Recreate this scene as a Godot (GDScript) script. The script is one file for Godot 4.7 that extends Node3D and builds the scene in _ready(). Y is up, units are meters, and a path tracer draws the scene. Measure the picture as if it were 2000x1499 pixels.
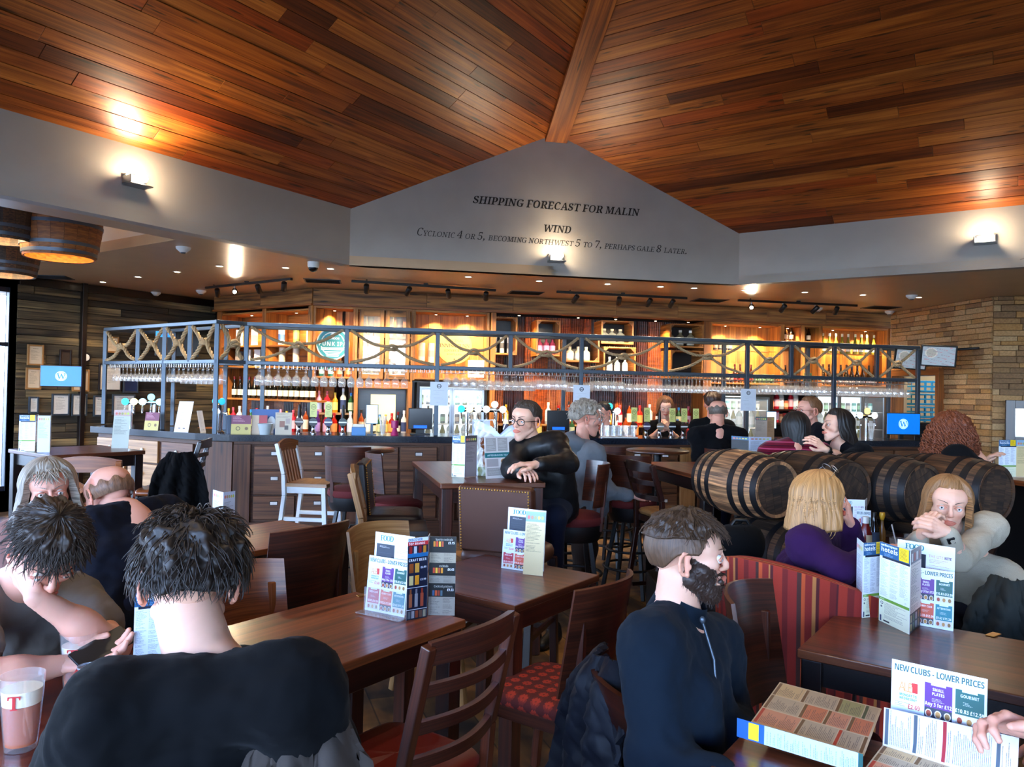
extends Node3D
const E1:=Vector3(-0.5635,0,0.8261)
const E2:=Vector3(0.8261,0,0.5635)
const CORNER:=Vector3(0.023,0,-10.584)
const LEG:=3.138
const UB:=Vector3(0.98261,0,-0.18567)
const NB:=Vector3(0.18567,0,0.98261)
const SOFFIT:=2.9
const EAVE:=3.495
const PITCH:=0.626
func _ready()->void:
	var cam:=Camera3D.new()
	cam.name="camera"
	cam.position=Vector3(0,1.6,0)
	cam.basis=Basis(Vector3.RIGHT,deg_to_rad(0.6))*Basis(Vector3.BACK,deg_to_rad(1.2))
	cam.fov=2.0*rad_to_deg(atan(749.5/1480.0))
	cam.near=0.05
	cam.far=120.0
	add_child(cam)
	cam.current=true
	var we:=WorldEnvironment.new()
	we.name="world_environment"
	var env:=Environment.new()
	env.background_mode=Environment.BG_SKY
	var sky:=Sky.new()
	var sm:=ProceduralSkyMaterial.new()
	sm.sky_top_color=Color(0.42,0.62,0.95)
	sm.sky_horizon_color=Color(0.80,0.90,1.0)
	sm.ground_horizon_color=Color(0.62,0.68,0.72)
	sm.ground_bottom_color=Color(0.32,0.34,0.36)
	sm.sky_energy_multiplier=1.0
	sky.sky_material=sm
	env.sky=sky
	env.background_energy_multiplier=SKY_ENERGY
	env.tonemap_mode=Environment.TONE_MAPPER_LINEAR
	env.tonemap_exposure=EXPOSURE
	env.sdfgi_enabled=true
	env.ssao_enabled=true
	env.ssil_enabled=true
	we.environment=env
	add_child(we)
	make_materials()
	build_shell()
	build_roof()
	build_lights()
	build_backbar()
	build_counter()
	build_gantry()
	build_furniture()
	build_bar_items()
	build_left_wall_items()
	build_right_items()
	build_table_items()
	build_people()
const SKY_ENERGY:=30.0
const EXPOSURE:=1.3
# ---------------------------------------------------------------- mesh building
class MB:
	var v:=PackedVector3Array()
	var n:=PackedVector3Array()
	var uv:=PackedVector2Array()
	var col:=PackedColorArray()
	var ix:=PackedInt32Array()
	var off:=Vector2.ZERO
	var tint:=Color.WHITE
	var colored:=false
	func vert(p:Vector3,nn:Vector3,u:=Vector2.ZERO)->int:
		v.append(p)
		n.append(nn)
		uv.append(u+off)
		if colored:
			col.append(tint)
		return v.size()- 1
	func tri_i(a:int,b:int,c:int)->void:
		ix.append(a)
		ix.append(c)
		ix.append(b)
	func quad(a:Vector3,b:Vector3,c:Vector3,d:Vector3,full:=false)->void:
		var nn:=(b-a).cross(c-a)
		if nn.length_squared()<1e-18:
			nn=(c-a).cross(d-a)
		nn=nn.normalized()
		var lu:=a.distance_to(b)
		var lv:=b.distance_to(c)
		var us:=[Vector2(0,lv),Vector2(lu,lv),Vector2(lu,0),Vector2(0,0)]
		if full:
			us=[Vector2(0,1),Vector2(1,1),Vector2(1,0),Vector2(0,0)]
		elif lv>lu:
			us=[Vector2(0,0),Vector2(0,lu),Vector2(lv,lu),Vector2(lv,0)]
		var i:=vert(a,nn,us[0])
		vert(b,nn,us[1])
		vert(c,nn,us[2])
		vert(d,nn,us[3])
		tri_i(i,i+1,i+2)
		tri_i(i,i+2,i+3)
	func box(c:Vector3,s:Vector3,bas:=Basis(),bev:=0.0)->void:
		var h:=s*0.5
		bev=minf(bev,minf(h.x,minf(h.y,h.z))*0.9)
		var base:=v.size()
		var ax:=[bas.x,bas.y,bas.z]
		var hh:=[h.x,h.y,h.z]
		for k in 8:
			var sg:=[1.0 if k&1 else -1.0,1.0 if k&2 else -1.0,1.0 if k&4 else -1.0]
			for f in 3:
				var p:=c
				for q in 3:
					p+=ax[q]*(sg[q]*(hh[q]-(0.0 if q==f else bev)))
				var a:=(f+1)%3
				var b:=(f+2)%3
				var u:Vector2
				if hh[a]>=hh[b]:
					u=Vector2(sg[a]*hh[a],sg[b]*hh[b])
				else:
					u=Vector2(sg[b]*hh[b],sg[a]*hh[a])
				vert(p,ax[f]*sg[f],u)
		for f in 3:
			var a:=(f+1)%3
			var b:=(f+2)%3
			for sgn in 2:
				var q:=[]
				for t in [[0,0],[1,0],[1,1],[0,1]]:
					var k:=(sgn<<f)|(int(t[0])<<a)|(int(t[1])<<b)
					q.append(base+k*3+f)
				if sgn==1:
					tri_i(q[0],q[1],q[2])
					tri_i(q[0],q[2],q[3])
				else:
					tri_i(q[0],q[2],q[1])
					tri_i(q[0],q[3],q[2])
		if bev>0.0:
			for f in 3:
				var a:=(f+1)%3
				var b:=(f+2)%3
				for sa in 2:
					for sb in 2:
						var k0:=(sa<<a)|(sb<<b)
						var k1:=k0|(1<<f)
						var p0:=base+k0*3+a
						var p1:=base+k1*3+a
						var p2:=base+k1*3+b
						var p3:=base+k0*3+b
						if sa==sb:
							tri_i(p0,p2,p1)
							tri_i(p0,p3,p2)
						else:
							tri_i(p0,p1,p2)
							tri_i(p0,p2,p3)
			for k in 8:
				var p:=base+k*3
				var odd:=(int(bool(k&1))+int(bool(k&2))+int(bool(k&4)))%2
				if odd==1:
					tri_i(p,p+1,p+2)
				else:
					tri_i(p,p+2,p+1)
	func bar(a:Vector3,b:Vector3,w:float,h:float,up:=Vector3.UP,bev:=0.003)->void:
		var z:=(b-a)
		var l:=z.length()
		z=z/l
		if absf(z.dot(up))>0.99:
			up=Vector3.BACK if absf(z.z)<0.9 else Vector3.RIGHT
		var x:=up.cross(z).normalized()
		var y:=z.cross(x)
		box((a+b)*0.5,Vector3(w,h,l),Basis(x,y,z),bev)
	func smooth(v0:int,i0:int)->void:
		for i in range(v0,v.size()):
			n[i]=Vector3.ZERO
		for i in range(i0,ix.size(),3):
			var a:=ix[i]
			var b:=ix[i+2]
			var c:=ix[i+1]
			var f:=(v[b]- v[a]).cross(v[c]- v[a])
			n[a]+=f
			n[b]+=f
			n[c]+=f
		for i in range(v0,v.size()):
			n[i]=n[i].normalized() if n[i].length_squared()>1e-20 else Vector3.UP
	func tube(pts:Array,rad,sides:=8,closed:=false,caps:=true,flat:=1.0,twist:=0.0)->void:
		var m:=pts.size()
		var v0:=v.size()
		var i0:=ix.size()
		var up:=Vector3.UP
		var t0:Vector3=(pts[1]- pts[0]).normalized()
		if absf(t0.dot(up))>0.9:
			up=Vector3.RIGHT
		var x:=up.cross(t0).normalized()
		var len:=0.0
		for i in m:
			var t:Vector3
			if closed:
				t=(pts[(i+1)%m]- pts[(i-1+m)%m]).normalized()
			else:
				t=(pts[mini(i+1,m-1)]- pts[maxi(i-1,0)]).normalized()
			x=(x-t*x.dot(t)).normalized()
			var y:=t.cross(x)
			var r:float=rad[i] if rad is Array or rad is PackedFloat32Array else rad
			if i>0:
				len+=pts[i].distance_to(pts[i-1])
			for k in sides+1:
				var an:=TAU*k/sides+twist*len
				var dd:=x*cos(an)+y*sin(an)*flat
				vert(pts[i]+dd*r,dd.normalized(),Vector2(len,float(k)/sides*TAU*r))
		var rows:=m if closed else m-1
		for i in rows:
			var j:=(i+1)%m
			for k in sides:
				var a:=v0+i*(sides+1)+k
				var b:=v0+j*(sides+1)+k
				tri_i(a,a+1,b+1)
				tri_i(a,b+1,b)
		if caps and not closed:
			for e in 2:
				var i:=0 if e==0 else m-1
				var t:Vector3=(pts[1]- pts[0]).normalized() if e==0 else (pts[m-1]- pts[m-2]).normalized()
				var s:=-1.0 if e==0 else 1.0
				var c:=vert(pts[i],t*s)
				var ring:=[]
				for k in sides:
					ring.append(vert(v[v0+i*(sides+1)+k],t*s))
				for k in sides:
					if e==1:
						tri_i(c,ring[k],ring[(k+1)%sides])
					else:
						tri_i(c,ring[(k+1)%sides],ring[k])
	func lathe(prof:Array,seg:=24,xf:=Transform3D(),arc:=TAU)->void:
		for i in prof.size()- 1:
			var p:Vector2=prof[i]
			var q:Vector2=prof[i+1]
			if p.is_equal_approx(q):
				continue
			var d:=(q-p).normalized()
			var n0:=Vector2(d.y,-d.x)
			var n1:=n0
			if i>0:
				var e:Vector2=(p-prof[i-1]).normalized()
				if e.dot(d)>0.6:
					n0=(Vector2(e.y,-e.x)+n0).normalized()
			if i<prof.size()- 2:
				var e:Vector2=(prof[i+2]- q).normalized()
				if e.dot(d)>0.6:
					n1=(Vector2(e.y,-e.x)+n1).normalized()
			var v0:=v.size()
			for k in seg+1:
				var an:=arc*k/seg
				var cs:=Vector3(cos(an),0,-sin(an))
				vert(xf*(cs*p.x+Vector3.UP*p.y),(xf.basis*(cs*n0.x+Vector3.UP*n0.y)).normalized(),Vector2(float(k)/seg,p.y))
				vert(xf*(cs*q.x+Vector3.UP*q.y),(xf.basis*(cs*n1.x+Vector3.UP*n1.y)).normalized(),Vector2(float(k)/seg,q.y))
			for k in seg:
				var a:=v0+k*2
				if p.x>1e-6:
					tri_i(a,a+2,a+3) if q.x>1e-6 else tri_i(a,a+2,a+1)
				if q.x>1e-6:
					tri_i(a,a+3,a+1)
	func prism(poly:PackedVector2Array,depth:float,xf:=Transform3D())->void:
		if Geometry2D.is_polygon_clockwise(poly):
			poly.reverse()
		var t:=Geometry2D.triangulate_polygon(poly)
		for e in 2:
			var z:=depth if e==1 else 0.0
			var nn:=xf.basis.z.normalized()*(1.0 if e==1 else -1.0)
			var b0:=v.size()
			for p in poly:
				vert(xf*Vector3(p.x,p.y,z),nn,p)
			for i in range(0,t.size(),3):
				var a:=poly[t[i]]
				var ccw:=(poly[t[i+1]]- a).cross(poly[t[i+2]]- a)>0
				if ccw==(e==1):
					tri_i(b0+t[i],b0+t[i+1],b0+t[i+2])
				else:
					tri_i(b0+t[i],b0+t[i+2],b0+t[i+1])
		for i in poly.size():
			var p:=poly[i]
			var q:=poly[(i+1)%poly.size()]
			quad(xf*Vector3(p.x,p.y,0),xf*Vector3(q.x,q.y,0),xf*Vector3(q.x,q.y,depth),xf*Vector3(p.x,p.y,depth))
	func grid(nu:int,nv:int,fn,wrap_u:=false)->void:
		var v0:=v.size()
		var i0:=ix.size()
		for j in nv+1:
			for i in nu+1:
				vert(fn.call(float(i)/nu,float(j)/nv),Vector3.UP,Vector2(float(i)/nu,1.0-float(j)/nv))
		for j in nv:
			for i in nu:
				var a:=v0+j*(nu+1)+i
				tri_i(a,a+1,a+nu+2)
				tri_i(a,a+nu+2,a+nu+1)
		smooth(v0,i0)
		if wrap_u:
			for j in nv+1:
				var a:=v0+j*(nu+1)
				var nn:=(n[a]+n[a+nu]).normalized()
				n[a]=nn
				n[a+nu]=nn
	func sheet(nu:int,nv:int,fn,th:float)->void:
		var v0:=v.size()
		var i0:=ix.size()
		grid(nu,nv,fn)
		var cnt:=(nu+1)*(nv+1)
		for k in cnt:
			vert(v[v0+k]- n[v0+k]*th,-n[v0+k],uv[v0+k]- off)
		for k in range(i0,i0+nu*nv*6,3):
			ix.append_array([ix[k]+cnt,ix[k+2]+cnt,ix[k+1]+cnt])
		var rim:=[]
		for i in nu:
			rim.append([i,i+1])
		for j in nv:
			rim.append([nu+j*(nu+1),nu+(j+1)*(nu+1)])
		for i in nu:
			rim.append([nv*(nu+1)+nu-i,nv*(nu+1)+nu-i-1])
		for j in nv:
			rim.append([(nv-j)*(nu+1),(nv-j-1)*(nu+1)])
		for r in rim:
			quad(v[v0+r[0]],v[v0+cnt+r[0]],v[v0+cnt+r[1]],v[v0+r[1]])
	func ball(c:Vector3,r:Vector3,nu:=16,nv:=10,bas:=Basis())->void:
		var v0:=v.size()
		for j in nv+1:
			var ph:=PI*j/nv-PI/2
			for i in nu+1:
				var th:=TAU*i/nu
				var d:=Vector3(cos(ph)*sin(th),sin(ph),cos(ph)*cos(th))
				vert(c+bas*(d*r),(bas*(d/r)).normalized(),Vector2(float(i)/nu,1.0-float(j)/nv))
		for j in nv:
			for i in nu:
				var a:=v0+j*(nu+1)+i
				if j>0:
					tri_i(a,a+1,a+nu+2)
				if j<nv-1:
					tri_i(a,a+nu+2,a+nu+1)
	func add(o:MB,xf:=Transform3D())->void:
		var b:=v.size()
		for p in o.v:
			v.append(xf*p)
		for q in o.n:
			n.append((xf.basis*q).normalized())
		uv.append_array(o.uv)
		for i in o.ix:
			ix.append(i+b)
		if colored:
			if o.colored:
				col.append_array(o.col)
			else:
				for i in o.v.size():
					col.append(tint)
	func mesh(mat:Material=null,into:ArrayMesh=null)->ArrayMesh:
		var am:=into if into else ArrayMesh.new()
		if v.is_empty():
			return am
		var ar:=[]
		ar.resize(Mesh.ARRAY_MAX)
		ar[Mesh.ARRAY_VERTEX]=v
		ar[Mesh.ARRAY_NORMAL]=n
		ar[Mesh.ARRAY_TEX_UV]=uv
		if colored:
			ar[Mesh.ARRAY_COLOR]=col
		ar[Mesh.ARRAY_INDEX]=ix
		am.add_surface_from_arrays(Mesh.PRIMITIVE_TRIANGLES,ar)
		if mat:
			am.surface_set_material(am.get_surface_count()- 1,mat)
		return am
# ---------------------------------------------------------------- nodes
var _names:={}
func numbered(called:String)->String:
	var k:int=_names.get(called,0)
	_names[called]=k+1
	return called if k==0 else "%s_%03d"%[called,k]
func tag(o:Node3D,label:String,category:="",group:="")->Node3D:
	o.set_meta("label",label)
	if category:
		o.set_meta("category",category)
	if group:
		o.set_meta("group",group)
	return o
func thing(called:String,label:String,category:String,at:=Vector3.ZERO,turn:=0.0,group:="")->Node3D:
	var o:=Node3D.new()
	o.name=numbered(called)
	add_child(o)
	o.position=at
	o.rotation.y=turn
	tag(o,label,category,group)
	return o
func part(called:String,m,mat:Material,parent:Node3D,at:=Vector3.ZERO,bas:=Basis())->MeshInstance3D:
	var o:=MeshInstance3D.new()
	o.name=called
	o.mesh=m.mesh() if m is MB else m
	if mat:
		o.material_override=mat
	o.transform=Transform3D(bas,at)
	parent.add_child(o,true)
	return o
func single(called:String,m,mat:Material,label:String,category:String,at:=Vector3.ZERO,turn:=0.0,group:="")->MeshInstance3D:
	var o:=MeshInstance3D.new()
	o.name=numbered(called)
	o.mesh=m.mesh() if m is MB else m
	if mat:
		o.material_override=mat
	add_child(o)
	o.position=at
	o.rotation.y=turn
	tag(o,label,category,group)
	return o
func struct(called:String,m,mat:Material,label:="")->MeshInstance3D:
	var o:=MeshInstance3D.new()
	o.name=called
	o.mesh=m.mesh() if m is MB else m
	if mat:
		o.material_override=mat
	add_child(o,true)
	o.set_meta("kind","structure")
	if label:
		o.set_meta("label",label)
	return o
func copy_of(o:Node3D,label:String,at:Vector3,turn:float,group:="")->Node3D:
	var c:Node3D=o.duplicate()
	c.name=numbered(String(o.name).rstrip("0123456789").trim_suffix("_"))
	add_child(c)
	c.position=at
	c.rotation=Vector3(o.rotation.x,turn,o.rotation.z)
	c.set_meta("label",label)
	if group:
		c.set_meta("group",group)
	return c
func plan(a:float,b:float,y:float)->Vector3:
	return CORNER+E1*a+E2*b+Vector3.UP*y
var rng:=RandomNumberGenerator.new()
func rr(a:float,b:float)->float:
	return rng.randf_range(a,b)
# ---------------------------------------------------------------- textures and materials
var M:={}
func lin(r:float,g:float,b:float)->Color:
	return Color(r,g,b)
func mat(c:Color,rough:=0.7,metal:=0.0,spec:=0.5)->StandardMaterial3D:
	var m:=StandardMaterial3D.new()
	m.albedo_color=c
	m.roughness=rough
	m.metallic=metal
	m.metallic_specular=spec
	return m
func glow(c:Color,e:float,base:=Color(0.8,0.8,0.8))->StandardMaterial3D:
	var m:=mat(base,0.5)
	m.emission_enabled=true
	m.emission=c
	m.emission_energy_multiplier=e
	return m
func noise_img(w:int,h:int,sd:int,freq:float,oct:=4)->Image:
	var f:=FastNoiseLite.new()
	f.seed=sd
	f.frequency=freq
	f.fractal_octaves=oct
	return f.get_seamless_image(w,h)
func streaks(w:int,h:int,sd:int,stretch:int,freq:=0.02,oct:=5)->PackedByteArray:
	var im:=noise_img(maxi(w/stretch,8),h,sd,freq,oct)
	im.convert(Image.FORMAT_L8)
	im.resize(w,h,Image.INTERPOLATE_CUBIC)
	return im.get_data()
func wood_tex(sd:int,c0:Color,c1:Color,c2:Color,stretch:=16,knots:=0,w:=512,h:=512)->ImageTexture:
	var a:=streaks(w,h,sd,stretch,0.03)
	var b:=streaks(w,h,sd+7,stretch*2,0.12,3)
	var c:=streaks(w,h,sd+13,3,0.008,3)
	var r:=RandomNumberGenerator.new()
	r.seed=sd
	var out:=PackedByteArray()
	out.resize(w*h*3)
	var kn:=[]
	for k in knots:
		kn.append([r.randi()%w,r.randi()%h,r.randf_range(3.0,7.0)])
	var lut:=PackedByteArray()
	for i in 256:
		var t:=i/255.0
		var q:=c0.lerp(c1,t*2.0) if t<0.5 else c1.lerp(c2,t*2.0-1.0)
		lut.append_array([int(clampf(q.r,0,1)*255),int(clampf(q.g,0,1)*255),int(clampf(q.b,0,1)*255)])
	for i in w*h:
		var t:=(a[i]*5+b[i]*3+c[i]*4)/12
		t=clampi((t-128)*2+128,0,255)*3
		out[i*3]=lut[t]
		out[i*3+1]=lut[t+1]
		out[i*3+2]=lut[t+2]
	for k in kn:
		var rad:float=k[2]
		for dy in range(-int(rad*2),int(rad*2)+1):
			for dx in range(-int(rad*4),int(rad*4)+1):
				var d:=sqrt(dx*dx/6.0+dy*dy)/rad
				if d<2.0:
					var x:int=(k[0]+dx+w)%w
					var y:int=(k[1]+dy+h)%h
					var s:=0.42+0.25*d if d<1.0 else lerpf(0.72,1.0,d-1.0)
					if d>=0.85 and d<1.1:
						s*=0.8
					for q in 3:
						out[(y*w+x)*3+q]=int(out[(y*w+x)*3+q]*s)
	return ImageTexture.create_from_image(Image.create_from_data(w,h,false,Image.FORMAT_RGB8,out))
func wood(tex:Texture2D,tint:Color,rough:=0.45,scale:=Vector2(0.7,2.2),coat:=0.0)->StandardMaterial3D:
	var m:=mat(tint,rough)
	m.albedo_texture=tex
	m.uv1_scale=Vector3(scale.x,scale.y,1)
	if coat>0:
		m.clearcoat_enabled=true
		m.clearcoat=coat
		m.clearcoat_roughness=0.18
	return m
func noise_tex(sd:int,freq:float,stops:Array,w:=256,oct:=4)->ImageTexture:
	var im:=noise_img(w,w,sd,freq,oct)
	im.convert(Image.FORMAT_L8)
	var d:=im.get_data()
	var g:=Gradient.new()
	g.offsets=PackedFloat32Array(range(stops.size()).map(func(i):return float(i)/(stops.size()- 1)))
	g.colors=PackedColorArray(stops)
	var lut:=PackedByteArray()
	for i in 256:
		var q:=g.sample(i/255.0)
		lut.append_array([int(q.r*255),int(q.g*255),int(q.b*255)])
	var out:=PackedByteArray()
	out.resize(w*w*3)
	for i in w*w:
		var t:=d[i]*3
		out[i*3]=lut[t]
		out[i*3+1]=lut[t+1]
		out[i*3+2]=lut[t+2]
	return ImageTexture.create_from_image(Image.create_from_data(w,w,false,Image.FORMAT_RGB8,out))
func tri_mat(tex:Texture2D,scale:float,rough:=0.8,tint:=Color.WHITE)->StandardMaterial3D:
	var m:=mat(tint,rough)
	m.albedo_texture=tex
	m.uv1_triplanar=true
	m.uv1_scale=Vector3.ONE*scale
	return m
func bumpy(m:StandardMaterial3D,tex:Texture2D,h:float)->StandardMaterial3D:
	m.heightmap_enabled=true
	m.heightmap_texture=tex
	m.heightmap_scale=h
	return m
const SIDE:=13.0
func make_materials()->void:
	var ceil_tex:=wood_tex(11,Color(0.44,0.225,0.075),Color(0.64,0.36,0.125),Color(0.78,0.48,0.19),20,16)
	var ceil_tex2:=wood_tex(12,Color(0.40,0.20,0.07),Color(0.62,0.34,0.12),Color(0.76,0.47,0.20),12,10)
	var tints:=[Color(1,1,1),Color(0.93,0.86,0.80),Color(0.80,0.70,0.62),Color(1.0,0.94,0.80),Color(0.92,0.74,0.66),Color(0.64,0.53,0.46)]
	M.ceil=[]
	for i in 6:
		M.ceil.append(wood(ceil_tex if i%2==0 else ceil_tex2,tints[i],0.42,Vector2(0.45,1.6)))
	M.beam=wood(ceil_tex2,Color(1.0,0.95,0.82),0.5,Vector2(0.4,1.3))
	var oak:=wood_tex(21,Color(0.45,0.28,0.12),Color(0.66,0.44,0.20),Color(0.80,0.58,0.30),14,6)
	M.oak_tex=oak
	M.oak=wood(oak,Color(0.95,0.88,0.78),0.55,Vector2(0.5,1.6))
	M.oak_b=wood(oak,Color(0.80,0.70,0.60),0.55,Vector2(0.5,1.6))
	M.oak_old=wood(wood_tex(22,Color(0.28,0.19,0.11),Color(0.58,0.41,0.22),Color(0.74,0.56,0.33),8,8),Color(0.9,0.85,0.8),0.65,Vector2(0.5,1.2))
	M.drawer=wood(wood_tex(23,Color(0.24,0.14,0.08),Color(0.40,0.25,0.14),Color(0.50,0.33,0.20),14,2),Color(1,1,1),0.55,Vector2(0.6,1.6))
	M.drawer_b=wood(M.drawer.albedo_texture,Color(0.80,0.76,0.72),0.6,Vector2(0.6,1.6))
	var dark:=wood_tex(24,Color(0.14,0.055,0.03),Color(0.24,0.10,0.055),Color(0.34,0.155,0.08),18,0)
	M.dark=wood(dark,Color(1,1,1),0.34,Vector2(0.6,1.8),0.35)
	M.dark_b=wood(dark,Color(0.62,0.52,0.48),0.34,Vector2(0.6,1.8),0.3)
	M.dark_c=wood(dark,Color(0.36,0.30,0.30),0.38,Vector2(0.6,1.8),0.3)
	M.table=wood(wood_tex(25,Color(0.20,0.09,0.05),Color(0.34,0.17,0.09),Color(0.46,0.25,0.135),20,0),Color(1,1,1),0.30,Vector2(0.5,1.3),0.3)
	M.table_b=wood(M.table.albedo_texture,Color(1.25,1.2,1.05),0.34,Vector2(0.5,1.3),0.25)
	M.mid=wood(wood_tex(26,Color(0.34,0.16,0.07),Color(0.50,0.26,0.12),Color(0.62,0.36,0.18),16,0),Color(1,1,1),0.36,Vector2(0.6,1.8),0.25)
	M.light=wood(wood_tex(27,Color(0.55,0.40,0.22),Color(0.70,0.53,0.32),Color(0.80,0.65,0.44),16,0),Color(0.9,0.85,0.8),0.45,Vector2(0.6,1.8),0.1)
	M.board=[]
	var bt:=wood_tex(28,Color(0.16,0.14,0.11),Color(0.36,0.32,0.25),Color(0.58,0.52,0.40),10,3)
	for i in 4:
		M.board.append(wood(bt,[Color(0.9,0.85,0.76),Color(0.7,0.66,0.60),Color(1.0,0.95,0.84),Color(0.55,0.54,0.52)][i],0.75,Vector2(0.4,1.0)))
	var pl:=noise_tex(31,0.02,[Color(0.62,0.60,0.57),Color(0.65,0.63,0.60)],256,5)
	M.plaster=tri_mat(pl,0.5,0.62)
	M.plaster_soffit=tri_mat(noise_tex(32,0.02,[Color(0.70,0.58,0.44),Color(0.73,0.61,0.47)],256,4),0.5,0.34)
	M.recess=mat(Color(0.82,0.80,0.76),0.7)
	M.white=mat(Color(0.86,0.86,0.84),0.5)
	M.black=mat(Color(0.035,0.035,0.04),0.45)
	M.steel=mat(Color(0.62,0.63,0.65),0.28,1.0)
	M.chrome=mat(Color(0.85,0.86,0.88),0.12,1.0)
	M.frame=mat(Color(0.30,0.34,0.38),0.42,0.65)
	M.brass=mat(Color(0.78,0.60,0.30),0.3,1.0)
	M.navyframe=mat(Color(0.06,0.08,0.13),0.4)
	var fl:=Image.create(512,512,false,Image.FORMAT_RGB8)
	var fa:=streaks(512,512,51,6,0.02,5)
	var fb:=streaks(512,512,52,1,0.012,3)
	var fr:=RandomNumberGenerator.new()
	fr.seed=5
	var rowtone:=[]
	for i in 64:
		rowtone.append(fr.randf())
	for y in 512:
		var row:=y/64
		for x in 512:
			var k:=int((x+row*197)/256.0)
			var t:float=rowtone[(row*5+k*3)%64]
			var g:=(fa[y*512+x]*0.6+fb[y*512+x]*0.7)/255.0-0.65
			var c:=Color(0.23,0.16,0.09).lerp(Color(0.55,0.39,0.19),clampf(t*0.8+g*1.5+0.1,0,1))
			if y%64<2:
				c=c*0.55
			fl.set_pixel(x,y,c)
	M.floor=mat(Color.WHITE,0.75)
	M.floor.albedo_texture=ImageTexture.create_from_image(fl)
	M.floor.uv1_scale=Vector3(0.55,0.55,1)
	M.granite=tri_mat(noise_tex(33,0.22,[Color(0.02,0.025,0.035),Color(0.05,0.06,0.085),Color(0.12,0.15,0.20),Color(0.04,0.05,0.07),Color(0.32,0.36,0.42)],256,3),2.2,0.16)
	var glass:=mat(Color(0.93,0.95,0.96,0.10),0.04)
	glass.transparency=BaseMaterial3D.TRANSPARENCY_ALPHA
	M.pane=glass
	var gl:=mat(Color(0.95,0.96,0.95,0.06),0.03,0.0,0.8)
	gl.transparency=BaseMaterial3D.TRANSPARENCY_ALPHA
	M.glass=gl
	M.paper=mat(Color(0.88,0.87,0.84),0.6)
	M.rope=tri_mat(noise_tex(34,0.15,[Color(0.42,0.34,0.23),Color(0.62,0.52,0.38),Color(0.76,0.66,0.50)],128,3),8.0,0.9)
	M.lampwarm=glow(Color(1.0,0.72,0.38),14.0)
	M.lampwhite=glow(Color(1.0,0.93,0.80),20.0)
	M.stone=[]
	var st:=noise_tex(35,0.05,[Color(0.50,0.40,0.29),Color(0.66,0.54,0.40),Color(0.74,0.63,0.48)],256,5)
	for i in 6:
		M.stone.append(bumpy(tri_mat(st,2.6,0.9,[Color(1,0.93,0.82),Color(0.9,0.82,0.70),Color(0.82,0.75,0.66),Color(1.0,0.98,0.92),Color(0.94,0.84,0.66),Color(0.74,0.68,0.62)][i]),st,0.6))
func slab(poly:Array,y0:float,y1:float)->MB:
	var b:=MB.new()
	var pp:=PackedVector2Array()
	for p in poly:
		var w:=plan(p[0],p[1],0)
		pp.append(Vector2(w.x,-w.z))
	b.prism(pp,y1-y0,Transform3D(Basis(Vector3.RIGHT,Vector3.FORWARD,Vector3.UP),Vector3(0,y0,0)))
	return b
func wall_ab(a0:float,b0:float,a1:float,b1:float,y0:float,y1:float,th:=0.12)->MB:
	var p:=plan(a0,b0,(y0+y1)/2)
	var q:=plan(a1,b1,(y0+y1)/2)
	var m:=MB.new()
	m.bar(p,q,th,y1-y0,Vector3.UP,0.0)
	return m
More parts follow.
